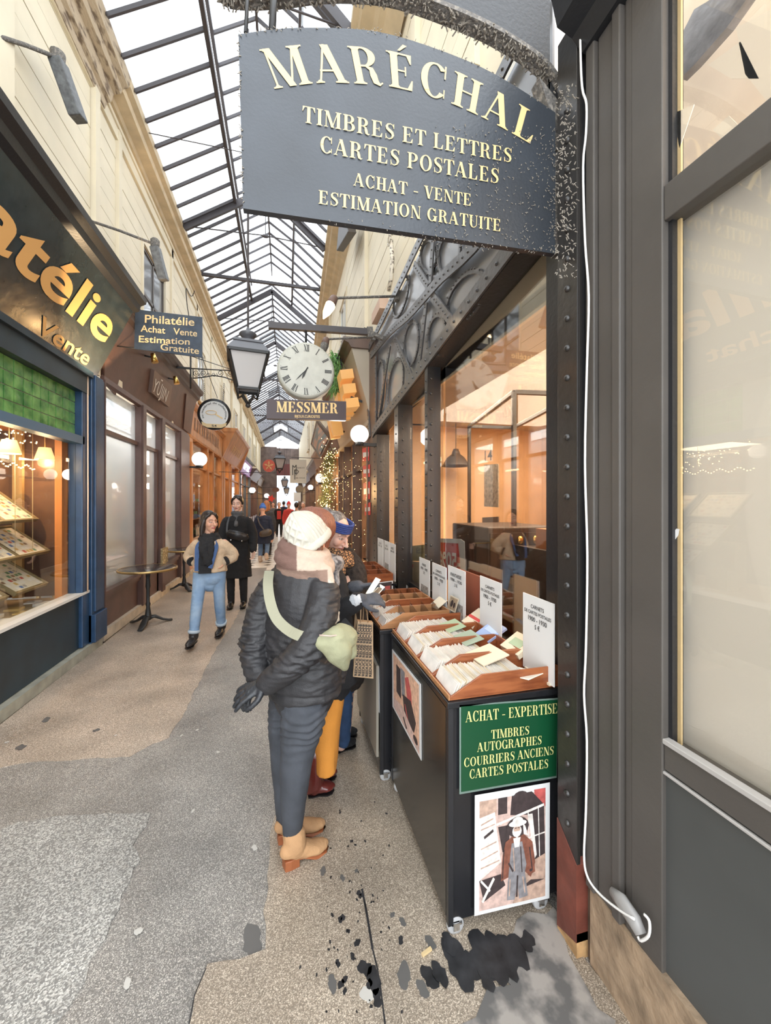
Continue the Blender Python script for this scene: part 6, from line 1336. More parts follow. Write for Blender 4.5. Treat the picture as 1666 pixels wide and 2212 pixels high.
def head_parts(mb, c, R, s=1.):
    c = Vector(c); T = lambda x, y, z: c+R @ (V(x, y, z)*s)
    def blob(p, r, n=16, m=12):
        k = MB().ball((0, 0, 0), tuple(q*s for q in r), n, m); p = T(*p); mb.add([p+R @ Vector(v) for v in k.v], k.f)
    blob((0, -.014, .028), (.073, .093, .092), 24, 16)
    limb(mb, [T(0, .018, .03), T(0, .026, -.03), T(0, .036, -.075), T(0, .045, -.095)], [(.066*s, .066*s), (.062*s, .06*s), (.043*s, .045*s), (.026*s, .028*s)], 18, 4, R @ V(1, 0, 0))
    for q in (-1, 1):
        blob((q*.036, .055, -.022), (.026, .026, .03)); blob((q*.031, .068, .003), (.014, .013, .010)); blob((q*.075, -.006, -.006), (.009, .018, .031)); blob((q*.010, .098, -.034), (.008, .009, .007))
    limb(mb, [T(0, .080, .022), T(0, .098, -.010), T(0, .112, -.030)], [.008*s, .009*s, .0115*s], 10, 3)
    limb(mb, [T(-.048, .062, .026), T(-.025, .079, .032), T(0, .082, .028), T(.025, .079, .032), T(.048, .062, .026)], [.010*s]*5, 8, 3)
    limb(mb, [T(-.022, .076, -.056), T(-.008, .088, -.053), T(0, .089, -.0545), T(.008, .088, -.053), T(.022, .076, -.056)], [.003*s, .0062*s, .0058*s, .0062*s, .003*s], 8, 3)
    limb(mb, [T(-.020, .075, -.059), T(0, .0875, -.066), T(.020, .075, -.059)], [.003*s, .0075*s, .003*s], 8, 3)
    blob((0, .070, -.090), (.020, .018, .016)); nk = T(0, -.02, -.05); limb(mb, [T(0, -.018, -.03), nk+V(0, 0, -.04), nk+V(0, 0, -.11)], [.055*s, .050*s, .055*s], 16, 3)
def face_color(c, R, s=1., skin=SKIN, lip=(.45, .12, .12), brow=(.05, .03, .025), eye=(.06, .035, .025)):
    A = np.array(R.transposed()); c0 = np.array(c)
    def g(co):
        L = ((co-c0) @ A.T)/s; x, y, z = L[:, 0], L[:, 1], L[:, 2]; ax = np.abs(x); out = np.tile(np.array(skin, 'f'), (len(co), 1))
        def mix(col, w): w = np.clip(w, 0, 1)[:, None]; out[:] = out*(1-w)+np.array(col, 'f')*w
        near = (y > .045) & (np.abs(z) < .13) & (ax < .08)
        mix(np.array(skin)*np.array((1.05, .78, .75)), near*.45*np.exp(-(((ax-.04)/.018)**2+((z+.022)/.018)**2)))
        mix(lip, near*np.clip(1.7-(ax/.024)**2-((z+.0595)/.0085)**2, 0, 1)*(ax < .025)*1.)
        mix(np.array(lip)*.35, near*(ax < .021)*np.clip(1-np.abs(z+.0588)/.0018, 0, 1))
        zb = .030+.004*np.sin(np.clip((ax-.012)/.04, 0, 1)*3.1); mix(brow, near*(ax > .012)*(ax < .05)*np.clip(1.6-np.abs(z-zb)/.0035, 0, 1)*.85)
        ex = (ax-.031)/.0130; ez = (z-.005)/.0046; e = ex**2+ez**2; mix((.03, .02, .02), near*np.clip((1.75-e)*3, 0, 1)); mix((.50, .45, .42), near*np.clip((1.0-e)*4, 0, 1)); mix(eye, near*np.clip((1-(((ax-.031)/.0056)**2+((z-.0055)/.0052)**2))*3, 0, 1))
        mix((.3, .12, .08), near*.8*np.clip(1-(((ax-.008)/.004)**2+((z+.040)/.003)**2), 0, 1)); return out
    return g
def hand(mb, w, d, n, s=1., curl=.5, thumb=1, spread=.09, rad=.0085):
    """palm from wrist w along d, palm normal n (fingers curl towards n); thumb side = +1/-1 along d x n"""
    w = Vector(w); d = Vector(d).normalized(); n = Vector(n); n = (n-d*n.dot(d)).normalized(); t = d.cross(n)*thumb
    limb(mb, [w-d*.02*s, w+d*.03*s, w+d*.08*s], [(.026*s, .018*s), (.036*s, .016*s), (.040*s, .013*s)], 12, 3, t)
    for i, (o, l) in enumerate([(.031, .072), (.011, .082), (-.010, .076), (-.030, .060)]):
        a = spread*(1.5-i); b = w+d*.082*s+t*o*s; dd = (d*math.cos(a)+t*math.sin(a)); P = [b-dd*.01*s, b]; c = curl*(.9+.12*i); q = b
        for j, f in enumerate((.45, .32, .23)):
            an = c*(.55+.75*j); q = q+(dd*math.cos(an)+n*math.sin(an))*l*f*s; P.append(q)
        limb(mb, P, [rad*1.1*s, rad*1.08*s, rad*s, rad*.92*s, rad*.78*s], 8, 3)
    b = w+d*.02*s+t*.026*s; q1 = b+(d*.6+t*.75+n*.2).normalized()*.035*s; q2 = q1+(d*.85+t*.35+n*.45*curl).normalized()*.032*s; q3 = q2+(d*.95+n*.5*curl).normalized()*.024*s
    limb(mb, [b, q1, q2, q3], [rad*1.5*s, rad*1.3*s, rad*1.1*s, rad*.85*s], 8, 3)
def shoe(heel, toe, name, m, parent, s=1., shaft=.12, ms=None, mh=None, heelh=.0, ankle=None, w=.045, lift=0., sole=.012, vox=.005, sr=.045):
    heel = Vector(heel); toe = Vector(toe); z0 = max(heel.z, 0)+sole; d = (toe-heel); L = d.length; d.normalize(); sd = V(d.y, -d.x, 0).normalized(); up = sd.cross(d)*1.; up = up if up.z > 0 else -up
    def T(a, h): return heel+d*L*a+up*(h+sole+heelh*(1-min(1, a/.6)))
    k = MB(); limb(k, [T(.06, .032), T(.22, .040), T(.45, .034), T(.7, .026), T(.93, .02)], [(w*.72, .030), (w*.82, .038), (w*.88, .034), (w, .024), (w*.62, .017)], 16, 4, sd)
    A = Vector(ankle) if ankle else T(.24, shaft); limb(k, [T(.26, .03), T(.24, .06), A], [(w*.85, w*1.0), (sr, sr*1.05), (sr, sr*1.08)], 16, 3, sd)
    o = remesh(name, k, vox, m, parent, 4, folds(.0016, 30, 3.))
    k = MB(); pts = [(0, -.5), (.0, .5), (.15, .62), (.4, .6), (.7, .95), (.9, .75), (1.0, .2), (1.0, -.2), (.9, -.75), (.7, -.95), (.4, -.6), (.15, -.62)]
    if heelh:
        hb = [heel+d*L*a+sd*w*b for a, b in [(.0, -.5), (.0, .5), (.12, .66), (.30, .66), (.30, -.66), (.12, -.66)]]; k2 = MB().prism([p+V(0, 0, 0) for p in hb], up*(heelh+sole)); k2.build('heel', mh or ms or m, o, bevel=.003)
    P = [heel+d*L*a+sd*w*b+up*(heelh*(1-min(1, max(0, (a-.25))/.4)) if heelh else 0) for a, b in pts]
    n_ = len(P); k.add(P+[p+up*sole for p in P], [list(range(n_))[::-1], list(range(n_, 2*n_))]+[(i, (i+1) % n_, n_+(i+1) % n_, n_+i) for i in range(n_)])
    k.build('sole', ms or m, o); return o
M_skin = vcmat('skin', .5, .05, 200, .08)
def cloth(name, c, rough=.8, var=.12, vs=20, bump=.3, bs=120, sheen=0, **k): return mat(name, c, rough, var=var, vs=vs, bump=bump, bs=bs, sheen=sheen, **k)
M_puff = cloth('black_puffer_nylon', (.024, .023, .025), .55, .2, 12, .2, 160); M_blackw = cloth('black_wool', (.014, .014, .016), .9, .2, 60, .5, 300)
M_jeang = cloth('dark_grey_denim', (.050, .055, .066), .8, .3, 8, .3, 400); M_suede = cloth('tan_suede', (.44, .25, .12), .85, .14, 10, .25, 200)
M_heel = mat('stacked_leather_heel', (.30, .095, .035), .45, var=.15, vs=12); M_knit = cloth('ivory_knit', (.54, .51, .43), .9, .06, 30, .35, 400)
M_blackl = mat('black_leather', (.018, .016, .017), .3, bump=.2, bs=60); M_sage = cloth('sage_canvas', (.31, .31, .19), .8, .1, 20, .3, 300)
def P_(px, py, Y_): return aY(px, py, Y_)
# ---------------- woman in the black puffer jacket
WA = thing('person', 'woman in ivory cable knit hat and black padded jacket, gloved hands clasped behind', 'person', (.06, 1.86, 0))
la = V(.77, -.64, 0); hc = P_(668, 1166, 1.895); RA = frame((.70, .58, -.42))
k = MB(); head_parts(k, hc, RA, .93); limb(k, [hc+V(-.03, -.0, -.12), P_(648, 1275, 1.89), P_(645, 1370, 1.88), P_(655, 1470, 1.87)], [.045, (.11, .07), (.11, .08), (.13, .09)], 16, 4, la)
for pts in ([(655, 1490, 1.80), (640, 1640, 1.79), (634, 1800, 1.80)], [(622, 1490, 1.95), (616, 1640, 1.93), (620, 1800, 1.93)]): limb(k, [P_(*q) for q in pts], [.075, .052, .034])
for pts in ([(690, 1280, 1.80), (668, 1385, 1.67), (578, 1474, 1.72)], [(592, 1280, 1.93), (552, 1385, 1.91), (560, 1470, 1.80)]): limb(k, [P_(*q) for q in pts], [.035, .034, .026])
remesh('body', k, .006, M_skin, WA, 2, None, face_color(hc, RA, .93))
bpy.data.objects['body'].name = 'body'
# jacket
k = MB(); limb(k, [P_(652, 1212, 1.89), P_(650, 1238, 1.885), P_(648, 1290, 1.88), P_(645, 1370, 1.87), P_(655, 1436, 1.865), P_(659, 1494, 1.86)], [(.085, .075), (.15, .105), (.168, .125), (.160, .13), (.185, .145), (.175, .145)], 24, 6, la)
limb(k, [P_(690, 1262, 1.80), P_(700, 1300, 1.74), P_(672, 1385, 1.67), P_(625, 1440, 1.68), P_(578, 1475, 1.72)], [.062, .072, .072, .062, .050], 18, 6)
limb(k, [P_(592, 1262, 1.93), P_(572, 1300, 1.94), P_(552, 1385, 1.91), P_(553, 1430, 1.86), P_(562, 1468, 1.80)], [.060, .068, .066, .058, .048], 18, 6)
limb(k, [P_(735, 1430, 1.90), P_(730, 1465, 1.88)], [.035, .04], 12, 3)
sh_ = [np.array(P_(690, 1262, 1.80)), np.array(P_(590, 1262, 1.93))]
def jd(co, no):
    base = nz(co, (11, 11, 34), 2.); r = 1-np.abs(base)*2.8; side = np.clip((np.abs((co-np.array(P_(648, 1350, 1.80))) @ np.array(la))-.06)/.10, 0, 1)
    lowb = np.exp(-((co[:, 2]-P_(650, 1390, 1.87).z)/.05)**2); a = .0016+.0048*side+.006*lowb
    seam = np.exp(-((co[:, 2]-P_(650, 1476, 1.86).z)/.006)**2)*.006+np.exp(-((co[:, 2]-P_(650, 1405, 1.87).z)/.005)**2)*.005*(side < .5)
    return a*(r*.75+nz(co, (26, 26, 80), 7.)*.9)-seam
remesh('padded_jacket', k, .0052, M_puff, WA, 3, jd)
k = MB(); limb(k, [P_(651, 1226, 1.89), P_(653, 1202, 1.89)], [(.105, .095), (.102, .096)], 24, 4, la); remesh('hood_collar', k, .006, M_puff, WA, 3, folds(.004, (8, 8, 30), 4.))
# scarf
k = MB(); cc = P_(658, 1205, 1.885)
for dz, rr, tr in ((-.055, .088, .040), (-.015, .095, .043), (.030, .082, .040)):
    k.tube([cc+V(.03*0+rr*1.12*math.cos(t)*la.x+rr*-la.y*math.sin(t)*.9, rr*1.12*math.cos(t)*la.y+rr*la.x*math.sin(t)*.9, dz-.03*math.cos(t)) for t in [2*math.pi*i/24 for i in range(25)]], tr, 12)
limb(k, [P_(700, 1225, 1.78), P_(708, 1260, 1.74), P_(716, 1300, 1.72), P_(722, 1345, 1.71)], [(.035, .018), (.034, .014), (.030, .012), (.028, .010)], 12, 5, (1, 0, 0))
xs = P_(641, 1205, 1.8).x
def sc_col(co):
    o = np.tile(np.array((.55, .42, .33), 'f'), (len(co), 1)); o[co[:, 0] < xs] = (.17, .095, .075); tail = (co[:, 2] < P_(0, 1262, 1.74).z)
    o[tail & (nz(co, (5, 5, 9), 3.) > -.05)] = (.62, .55, .45); o[tail & (co[:, 0] < P_(709, 1300, 1.72).x)] = (.25, .16, .12); o *= (1+.10*nz(co, 90, 2.))[:, None]; return np.clip(o, 0, 1)
remesh('scarf', k, .006, vcmat('scarf_wool', .9, .5, 350), WA, 3, folds(.003, (14, 14, 30), 9.), sc_col, 'soft scarf, brown behind and pale pinkish beige in front')
# beanie
crown = V(-.52, -.12, .80).normalized(); RB = frame(crown.cross(V(0, 1, .2)).normalized(), crown); bc = P_(664, 1157, 1.89)
hd_ = MB(); n, m_ = 120, 60; vs = []
Rb = Matrix((crown.cross(V(0, 1, 0)).normalized(), crown.cross(crown.cross(V(0, 1, 0)).normalized()).normalized(), crown)).transposed()
for j in range(m_+1):
    t = j/m_; ph = -.32+(math.pi/2+.32)*t; rr = .093*math.cos(ph)**.85 if ph > 0 else .093*(1-.10*ph*ph); z = .118*math.sin(ph)+.012*max(0, t-.8)*5
    for i in range(n):
        a = 2*math.pi*i/n; u = a*9/ (2*math.pi); c1 = math.sin(u*2*math.pi/1.5+t*13); c2 = math.sin(u*2*math.pi/1.5-t*13); cab = max(c1**4, c2**4) if math.sin(a*2+.6) > -.3 else .5+.5*math.cos(a*36)
        pl = .010*max(0, t-.72)*math.cos(a*7)/.28; q = rr+(.0085*cab*min(1, (.95-t)*5) if t < .95 else 0)+pl*.8; vs.append(bc+Rb @ V(q*math.cos(a), q*math.sin(a)*1.02, z+.006*max(0, t-.9)*10*.3))
hd_.smooth = True; hd_.add(vs, [(j*n+i, j*n+(i+1) % n, (j+1)*n+(i+1) % n, (j+1)*n+i) for j in range(m_) for i in range(n)]); hat = hd_.build('knit_hat', M_knit, WA)
k = MB(); k.tube([bc+Rb @ V(.094*math.cos(t), .096*math.sin(t), -.036) for t in [2*math.pi*i/72 for i in range(73)]], [(.020+.0015*math.cos(i*math.pi), .012+.001*math.cos(i*math.pi)) for i in range(73)], 12, ref=tuple(crown)); k.build('ribbed_brim', M_knit, hat)
k = MB(); limb(k, [hc+RA @ V(.07, .0, .0), hc+RA @ V(.074, .01, -.06), hc+RA @ V(.06, .0, -.11)], [.02, .02, .016]); remesh('hair', k, .006, mat('auburn_hair', (.16, .06, .03), .5, var=.4, vs=40, stretch=(6, 6, 1)), WA)
# trousers, boots, gloves, bag
k = MB(); limb(k, [P_(659, 1485, 1.83), P_(657, 1540, 1.80), P_(641, 1640, 1.79), P_(636, 1700, 1.79), P_(633, 1750, 1.80), P_(632, 1798, 1.80)], [(.112, .105), (.102, .098), (.072, .078), (.062, .068), (.053, .056), (.041, .043)], 20, 6, (1, 0, 0))
limb(k, [P_(630, 1485, 1.93), P_(620, 1560, 1.95), P_(616, 1640, 1.93), P_(618, 1710, 1.93), P_(619, 1795, 1.93)], [(.10, .10), (.088, .09), (.066, .07), (.056, .06), (.040, .042)], 18, 6, (1, 0, 0))
def jw(co, no):
    kz = P_(0, 1650, 1.8).z; g = 1.5*np.exp(-((co[:, 2]-kz)/.09)**2)+.5*np.exp(-((co[:, 2]-P_(0, 1510, 1.8).z)/.06)**2)+.6*np.exp(-((co[:, 2]-.10)/.04)**2); r = np.sin(co[:, 2]*170+nz(co, 12, 3.)*5); return .0030*g*r+.0015*nz(co, 25, 4.)
remesh('trousers', k, .0052, M_jeang, WA, 3, jw)
h0, t0 = aZ(613, 1880), aZ(700, 1833); h1, t1 = aZ(600, 1822), aZ(703, 1786)
shoe(h0, t0+(t0-h0).normalized()*.02, 'ankle_boot', M_suede, WA, shaft=.11, mh=M_heel, ms=M_heel, heelh=.042, ankle=P_(635, 1793, 1.80)+V(0, 0, -.005), w=.043, sr=.046, sole=.006, vox=.0042)
shoe(h1, t1, 'ankle_boot', M_suede, WA, mh=M_heel, ms=M_heel, heelh=.042, ankle=P_(619, 1788, 1.93), w=.042, sr=.042, sole=.006, vox=.0042)
M_glove = mat('black_leather_glove', (.022, .024, .028), .38, bump=.3, bs=90)
k = MB(); w0 = P_(574, 1474, 1.715); hand(k, w0, (-.80, .05, -.35), (.1, .5, -.8), .98, .35, 1, .12, .0105); limb(k, [P_(590, 1466, 1.72), w0], [.040, .036])
g1 = remesh('glove', k, .0042, M_glove, WA, 2, folds(.0012, 60, 2.)); k = MB(); w1 = P_(566, 1462, 1.80); hand(k, w1, (-.62, -.25, -.62), (.5, .2, -.5), .98, .55, -1, .14, .0105); limb(k, [P_(564, 1445, 1.84), w1], [.038, .034]); remesh('glove', k, .0042, M_glove, WA, 2, folds(.0012, 60, 5.))
k = MB(); k.tube([w0+V(.012, -.001, .0)+V(.004*math.cos(t), .040*math.cos(t), .040*math.sin(t)) for t in [2*math.pi*i/20 for i in range(21)]], .004, 6); k.ball(w0+V(.01, -.036, .012), .008, 8, 6); k.build('cuff_ornament', M_brass, g1)
BG = thing('shoulder_bag', 'sage green cloth shoulder bag worn by the woman in the black padded jacket', 'bag', tuple(P_(715, 1400, 1.64)))
k = MB(); limb(k, [P_(672, 1374, 1.66), P_(695, 1384, 1.63), P_(722, 1385, 1.62), P_(748, 1376, 1.66)], [(.012, .02), (.035, .04), (.062, .05), (.055, .05)], 16, 5, (0, 0, 1)); limb(k, [P_(720, 1385, 1.62), P_(733, 1408, 1.62), P_(745, 1440, 1.65)], [(.065, .05), (.055, .045), (.018, .02)], 16, 5, (1, 0, 0)); limb(k, [P_(735, 1362, 1.66), P_(752, 1380, 1.66), P_(757, 1410, 1.66)], [.03, .034, .028], 12, 4)
remesh('pouch', k, .0055, M_sage, BG, 3, folds(.0035, (14, 14, 22), 6.))
def ribbon(mb, pts, w, th, nrm):
    Q = smooth_path(pts, 5); nrm = Vector(nrm).normalized(); n = len(Q); vs = []
    for i, q in enumerate(Q):
        d = (Q[min(i+1, n-1)]-Q[max(i-1, 0)]).normalized(); s = d.cross(nrm).normalized()*w/2; u = s.cross(d).normalized()*th/2; vs += [q-s-u, q+s-u, q+s+u, q-s+u]
    mb.add(vs, [(4*i+j, 4*i+(j+1) % 4, 4*i+4+(j+1) % 4, 4*i+4+j) for i in range(n-1) for j in range(4)]+[(3, 2, 1, 0), (4*n-4, 4*n-3, 4*n-2, 4*n-1)])
k = MB(); ribbon(k, [P_(582, 1234, 1.88), P_(579, 1262, 1.79), P_(584, 1300, 1.728), P_(597, 1335, 1.70), P_(622, 1360, 1.665), P_(650, 1374, 1.63), P_(678, 1378, 1.63)], .042, .004, (0, -1, .15)); k.build('strap', mat('pale_sage_strap', (.27, .26, .18), .7), BG)
k = MB(); k.tube([P_(690, 1372, 1.585), P_(715, 1374, 1.57), P_(742, 1370, 1.60)], .003, 6); k.build('zip', mat('zip_rose', (.5, .38, .33), .5), BG)
# ---------------- woman with orange skirt (behind)
WB = thing('person', 'auburn haired woman in black coat and orange skirt, mostly hidden behind the ivory hat', 'person', (.2, 2.2, 0))
hb = P_(676, 1150, 2.14); RBx = frame((.62, .72, -.35))
k = MB(); head_parts(k, hb, RBx); limb(k, [hb+V(0, 0, -.14), P_(692, 1280, 2.2), P_(704, 1450, 2.2)], [.05, (.12, .07), (.11, .08)], 14, 4, la)
for x, y in ((706, 2.17), (706, 2.24)): limb(k, [P_(x, 1480, y), P_(x-3, 1580, y), P_(x-4, 1640, y)], [.05, .04, .03])
remesh('body', k, .008, M_skin, WB, 2, None, face_color(hb, RBx))
k = MB(); k.ball(hb+V(.02, .0, .03), .104, 20, 14); limb(k, [hb+V(-.005, .0, .03), hb+V(-.01, .0, -.04)], [(.112, .115), (.105, .108)], 20, 4); limb(k, [hb+V(-.05, .02, .0), hb+V(-.075, .02, -.10)], [.045, .03]); remesh('hair', k, .006, mat('reddish_hair', (.23, .085, .05), .45, var=.35, vs=30, stretch=(8, 8, 1), bump=.3, bs=60), WB, 3, folds(.003, (60, 60, 5), 3.))
k = MB(); limb(k, [P_(685, 1215, 2.18), P_(695, 1260, 2.2), P_(705, 1360, 2.2), P_(712, 1470, 2.2)], [(.08, .07), (.155, .11), (.16, .12), (.165, .13)], 18, 5, la)
limb(k, [P_(720, 1265, 2.2), P_(722, 1330, 2.14), P_(745, 1315, 2.08), P_(772, 1298, 2.05)], [.06, .06, .052, .046], 16, 5); remesh('coat', k, .007, M_blackw, WB, 3, folds(.004, (9, 9, 18), 2.))
k = MB(); limb(k, [P_(708, 1440, 2.2), P_(706, 1500, 2.2), P_(704, 1570, 2.2), P_(702, 1652, 2.2)], [(.12, .12), (.10, .11), (.078, .11), (.064, .12)], 18, 5, (1, 0, 0), False); remesh('skirt', k, .007, cloth('orange_wool_skirt', (.80, .32, .05), .85, .06, 8, .3, 200), WB, 3, folds(.004, (14, 14, 4), 3.))
M_burg = mat('burgundy_leather', (.13, .022, .018), .22, coat=.4, var=.2, vs=8)
h0, t0 = aZ(665, 1722), aZ(722, 1708); shoe(h0, t0, 'ankle_boot', M_burg, WB, shaft=.22, sole=.012, ms=M_blackl, w=.043); h0, t0 = aZ(672, 1690), aZ(727, 1678); shoe(h0, t0, 'ankle_boot', M_burg, WB, shaft=.13, ms=M_blackl, w=.042)
k = MB(); cc = hb+V(.04, 0, -.15); k.tube([cc+V(.09*math.cos(t), .08*math.sin(t), -.02*math.cos(t)) for t in [2*math.pi*i/20 for i in range(21)]], .04, 10); limb(k, [P_(716, 1215, 2.1), P_(722, 1260, 2.08)], [.035, .03]); remesh('scarf', k, .008, mat('grey_marled_scarf', (.35, .34, .34), .9, col2=(.07, .07, .08), vs=30, vcon=(.45, .6)), WB, 2, folds(.005, 18, 2.))
k = MB(); hand(k, P_(778, 1296, 2.04), (.75, -.1, .05), (0, .5, -.6), .95, .7, -1, .03, .010); limb(k, [P_(768, 1299, 2.05), P_(780, 1295, 2.04)], [.038, .034]); M_gg = cloth('grey_fleece_glove', (.075, .078, .09), .9, .2, 30, .4, 200); gg = remesh('glove', k, .0045, M_gg, WB, 2)
k = MB(); limb(k, [P_(767, 1299, 2.045), P_(773, 1297, 2.042)], [.041, .039], 14, 3); k.build('cuff', cloth('pale_grey_cuff', (.5, .52, .54), .9), gg)
# ---------------- woman with the blue headband
WC = thing('person', 'woman with blue knitted headband and leopard scarf bending over postcards in grey gloves', 'person', (.34, 2.5, 0))
hcx = P_(724, 1152, 2.42); RC = frame((.66, -.62, -.45))
k = MB(); head_parts(k, hcx, RC, 1.0); limb(k, [hcx+V(0, .02, -.13), P_(745, 1240, 2.5), P_(750, 1300, 2.5), P_(745, 1450, 2.5)], [.05, (.14, .09), (.13, .1), (.14, .1)], 14, 4, (.6, .8, 0))
for x, y in ((741, 2.46), (748, 2.58)): limb(k, [P_(x, 1440, y), P_(x, 1530, y), P_(x-4, 1610, y)], [.065, .045, .033])
limb(k, [P_(765, 1235, 2.45), P_(742, 1285, 2.3), P_(775, 1268, 2.18)], [.045, .038, .028]); remesh('body', k, .0046, M_skin, WC, 2, None, face_color(hcx, RC, 1., (.66, .42, .33), (.42, .15, .14)))
k = MB(); sk = lambda x, y, z: hcx+RC @ V(x, y, z)
limb(k, [sk(0, -.03, .055), sk(0, -.035, .02), sk(0, -.04, -.02)], [(.080, .088), (.080, .084), (.066, .066)], 20, 4, RC @ V(1, 0, 0)); k.ball(sk(0, -.11, .075), .045, 14, 10); limb(k, [sk(.07, .02, .03), sk(.075, .0, -.03)], [.02, .014]); limb(k, [sk(-.07, .02, .03), sk(-.075, .0, -.03)], [.02, .014])
remesh('hair', k, .005, mat('grey_streaked_hair', (.075, .06, .055), .5, col2=(.30, .27, .25), vs=14, stretch=(5, 5, 1), vcon=(.4, .7)), WC, 3, folds(.003, (50, 50, 8), 4.))
k = MB(); 
for j in range(5):
    k.tube([sk(.083*math.cos(t), -.012+.099*math.sin(t), .040+.012*j+.006*math.sin(t)) for t in [2*math.pi*i/40 for i in range(41)]], .0085, 8)
k.build('headband', cloth('royal_blue_knit', (.035, .06, .22), .85, .2, 60), WC)
k = MB(); limb(k, [P_(742, 1205, 2.46), P_(750, 1240, 2.5), P_(752, 1300, 2.5), P_(752, 1380, 2.5), P_(748, 1450, 2.5)], [(.08, .08), (.13, .12), (.135, .13), (.14, .13), (.145, .13)], 20, 5, (.6, .8, 0))
limb(k, [P_(768, 1235, 2.44), P_(765, 1275, 2.36), P_(742, 1290, 2.28), P_(765, 1272, 2.2)], [.062, .062, .055, .046], 16, 5); remesh('coat', k, .007, cloth('dark_brown_fur_coat', (.030, .022, .018), .95, .4, 40, .8, 200), WC, 2, folds(.006, 30, 2.))
k = MB()
for dz, r in ((-.0, .075), (-.04, .085)):
    cc = hcx+V(.015, .03, -.125+dz); k.tube([cc+V(r*math.cos(t), r*math.sin(t), -.02*math.cos(t)) for t in [2*math.pi*i/20 for i in range(21)]], .032, 10)
limb(k, [P_(730, 1200, 2.33), P_(733, 1235, 2.30), P_(728, 1262, 2.28)], [.04, .035, .025]); m = mat('leopard_scarf', (.40, .22, .10), .85, bump=.2, bs=80); nt = m.node_tree; N = nt.nodes; v = N.new('ShaderNodeTexVoronoi'); v.inputs['Scale'].default_value = 55; v.feature = 'DISTANCE_TO_EDGE'; tc = N.new('ShaderNodeTexCoord'); r_ = N.new('ShaderNodeValToRGB'); r_.color_ramp.elements[0].color = (.02, .012, .01, 1); r_.color_ramp.elements[1].color = (.45, .24, .11, 1); r_.color_ramp.elements[0].position = .09; r_.color_ramp.elements[1].position = .16
nt.links.new(tc.outputs['Object'], v.inputs['Vector']); nt.links.new(v.outputs['Distance'], r_.inputs[0]); nt.links.new(r_.outputs[0], N['Principled BSDF'].inputs['Base Color']); remesh('scarf', k, .006, m, WC, 2, folds(.005, 20, 2.), None, 'leopard print scarf')
k = MB(); limb(k, [P_(741, 1430, 2.46), P_(742, 1520, 2.46), P_(741, 1600, 2.46)], [.075, .055, .045], 16, 5); limb(k, [P_(748, 1430, 2.58), P_(746, 1520, 2.58), P_(742, 1590, 2.58)], [.07, .05, .042], 16, 5); remesh('jeans', k, .007, cloth('dark_blue_denim', (.025, .06, .14), .8, .3, 10, .3, 300), WC, 3, folds(.003, (12, 12, 30), 3.))
h0, t0 = aZ(722, 1628), aZ(748, 1612); shoe(h0, t0+V(.06, 0, 0), 'ankle_boot', M_blackw, WC, shaft=.12, ms=M_blackl); h0, t0 = aZ(727, 1600), aZ(752, 1590); shoe(h0, t0+V(.06, 0, 0), 'ankle_boot', M_blackw, WC, shaft=.12, ms=M_blackl)
k = MB(); hand(k, P_(772, 1268, 2.17), (.78, -.12, .12), (0, -.2, -.8), .98, .45, 1, .03, .0105); limb(k, [P_(764, 1270, 2.19), P_(774, 1267, 2.17)], [.040, .036]); gg = remesh('glove', k, .0045, M_gg, WC, 2)
for i, (pts, lab) in enumerate([([(790, 1282), (812, 1247), (823, 1252), (802, 1285)], 'upper cream postcard held in the grey gloved hands'), ([(792, 1294), (822, 1262), (832, 1268), (803, 1301)], 'lower postcard with a dark picture held in the grey gloved hands')]):
    P = [P_(*pts[0], 2.08), P_(*pts[1], 2.12), P_(*pts[2], 2.10), P_(*pts[3], 2.06)]; T = thing('held_postcard', lab, 'postcard', tuple(P[0]), 'postcards held in gloved hands'); MB().prism(P, (0, .003, -.001)).build('card', mat('ivory_card2', (.84, .80, .66), .5), T)
    if i: c = sum(P, V(0, 0, 0))/4; MB().prism([c+(p-c)*.7+V(0, -.0012, .0003) for p in P], (0, .001, 0)).build('picture', pm('darkpic', (.2, .14, .09)), T)
# paper bag and dark folder
PB = thing('paper_bag', 'brown paper bag printed REDUCE REUSE RECYCLE hanging from the reading woman', 'bag', tuple(P_(787, 1400, 2.12)))
a, b, c, d = P_(773, 1342, 2.08), P_(806, 1345, 2.08), P_(807, 1466, 2.08), P_(763, 1462, 2.08); off = V(.0, .09, 0); M_kraft = mat('kraft_paper', (.50, .34, .20), .7, var=.06, vs=10, bump=.2, bs=30)
k = MB(); k.hexa([d, c, c+off+V(-.02, 0, 0), d+off+V(-.02, 0, 0)], [a, b, b+off*.4, a+off*.4]); k.build('bag_body', M_kraft, PB); P = [P_(768, 1318, 2.10), a+V(0, .01, 0), d+V(0, .09, 0), P_(756, 1455, 2.16)]; MB().prism(P, (0, .003, 0)).build('side_gusset', M_kraft, PB)
k = MB(); k.tube([P_(779, 1345, 2.075), P_(780, 1305, 2.07), P_(790, 1300, 2.07), P_(795, 1345, 2.075)], .003, 6); k.tube([P_(784, 1345, 2.1), P_(786, 1303, 2.08), P_(797, 1345, 2.1)], .003, 6); k.build('handle', M_kraft, PB)
k = MB()
for i in range(5):
    f = (i+.9)/5.4; x0, y0, x1, y1 = lerp(764, 807, f), lerp(1461, 1464, f), lerp(775, 806, f), lerp(1345, 1347, f); p0, p1 = P_(x0, y0, 2.077), P_(x1, y1, 2.077)
    letter(k, 'REDUCE REUSE RECYCLE', p0+(p1-p0)*.02, p1+(p0-p1)*.02, .015, (-1, 0, 0), (0, -.0008, 0), 'sans', bold=.03)
k.build('lettering', M_blk, PB, fix=False)
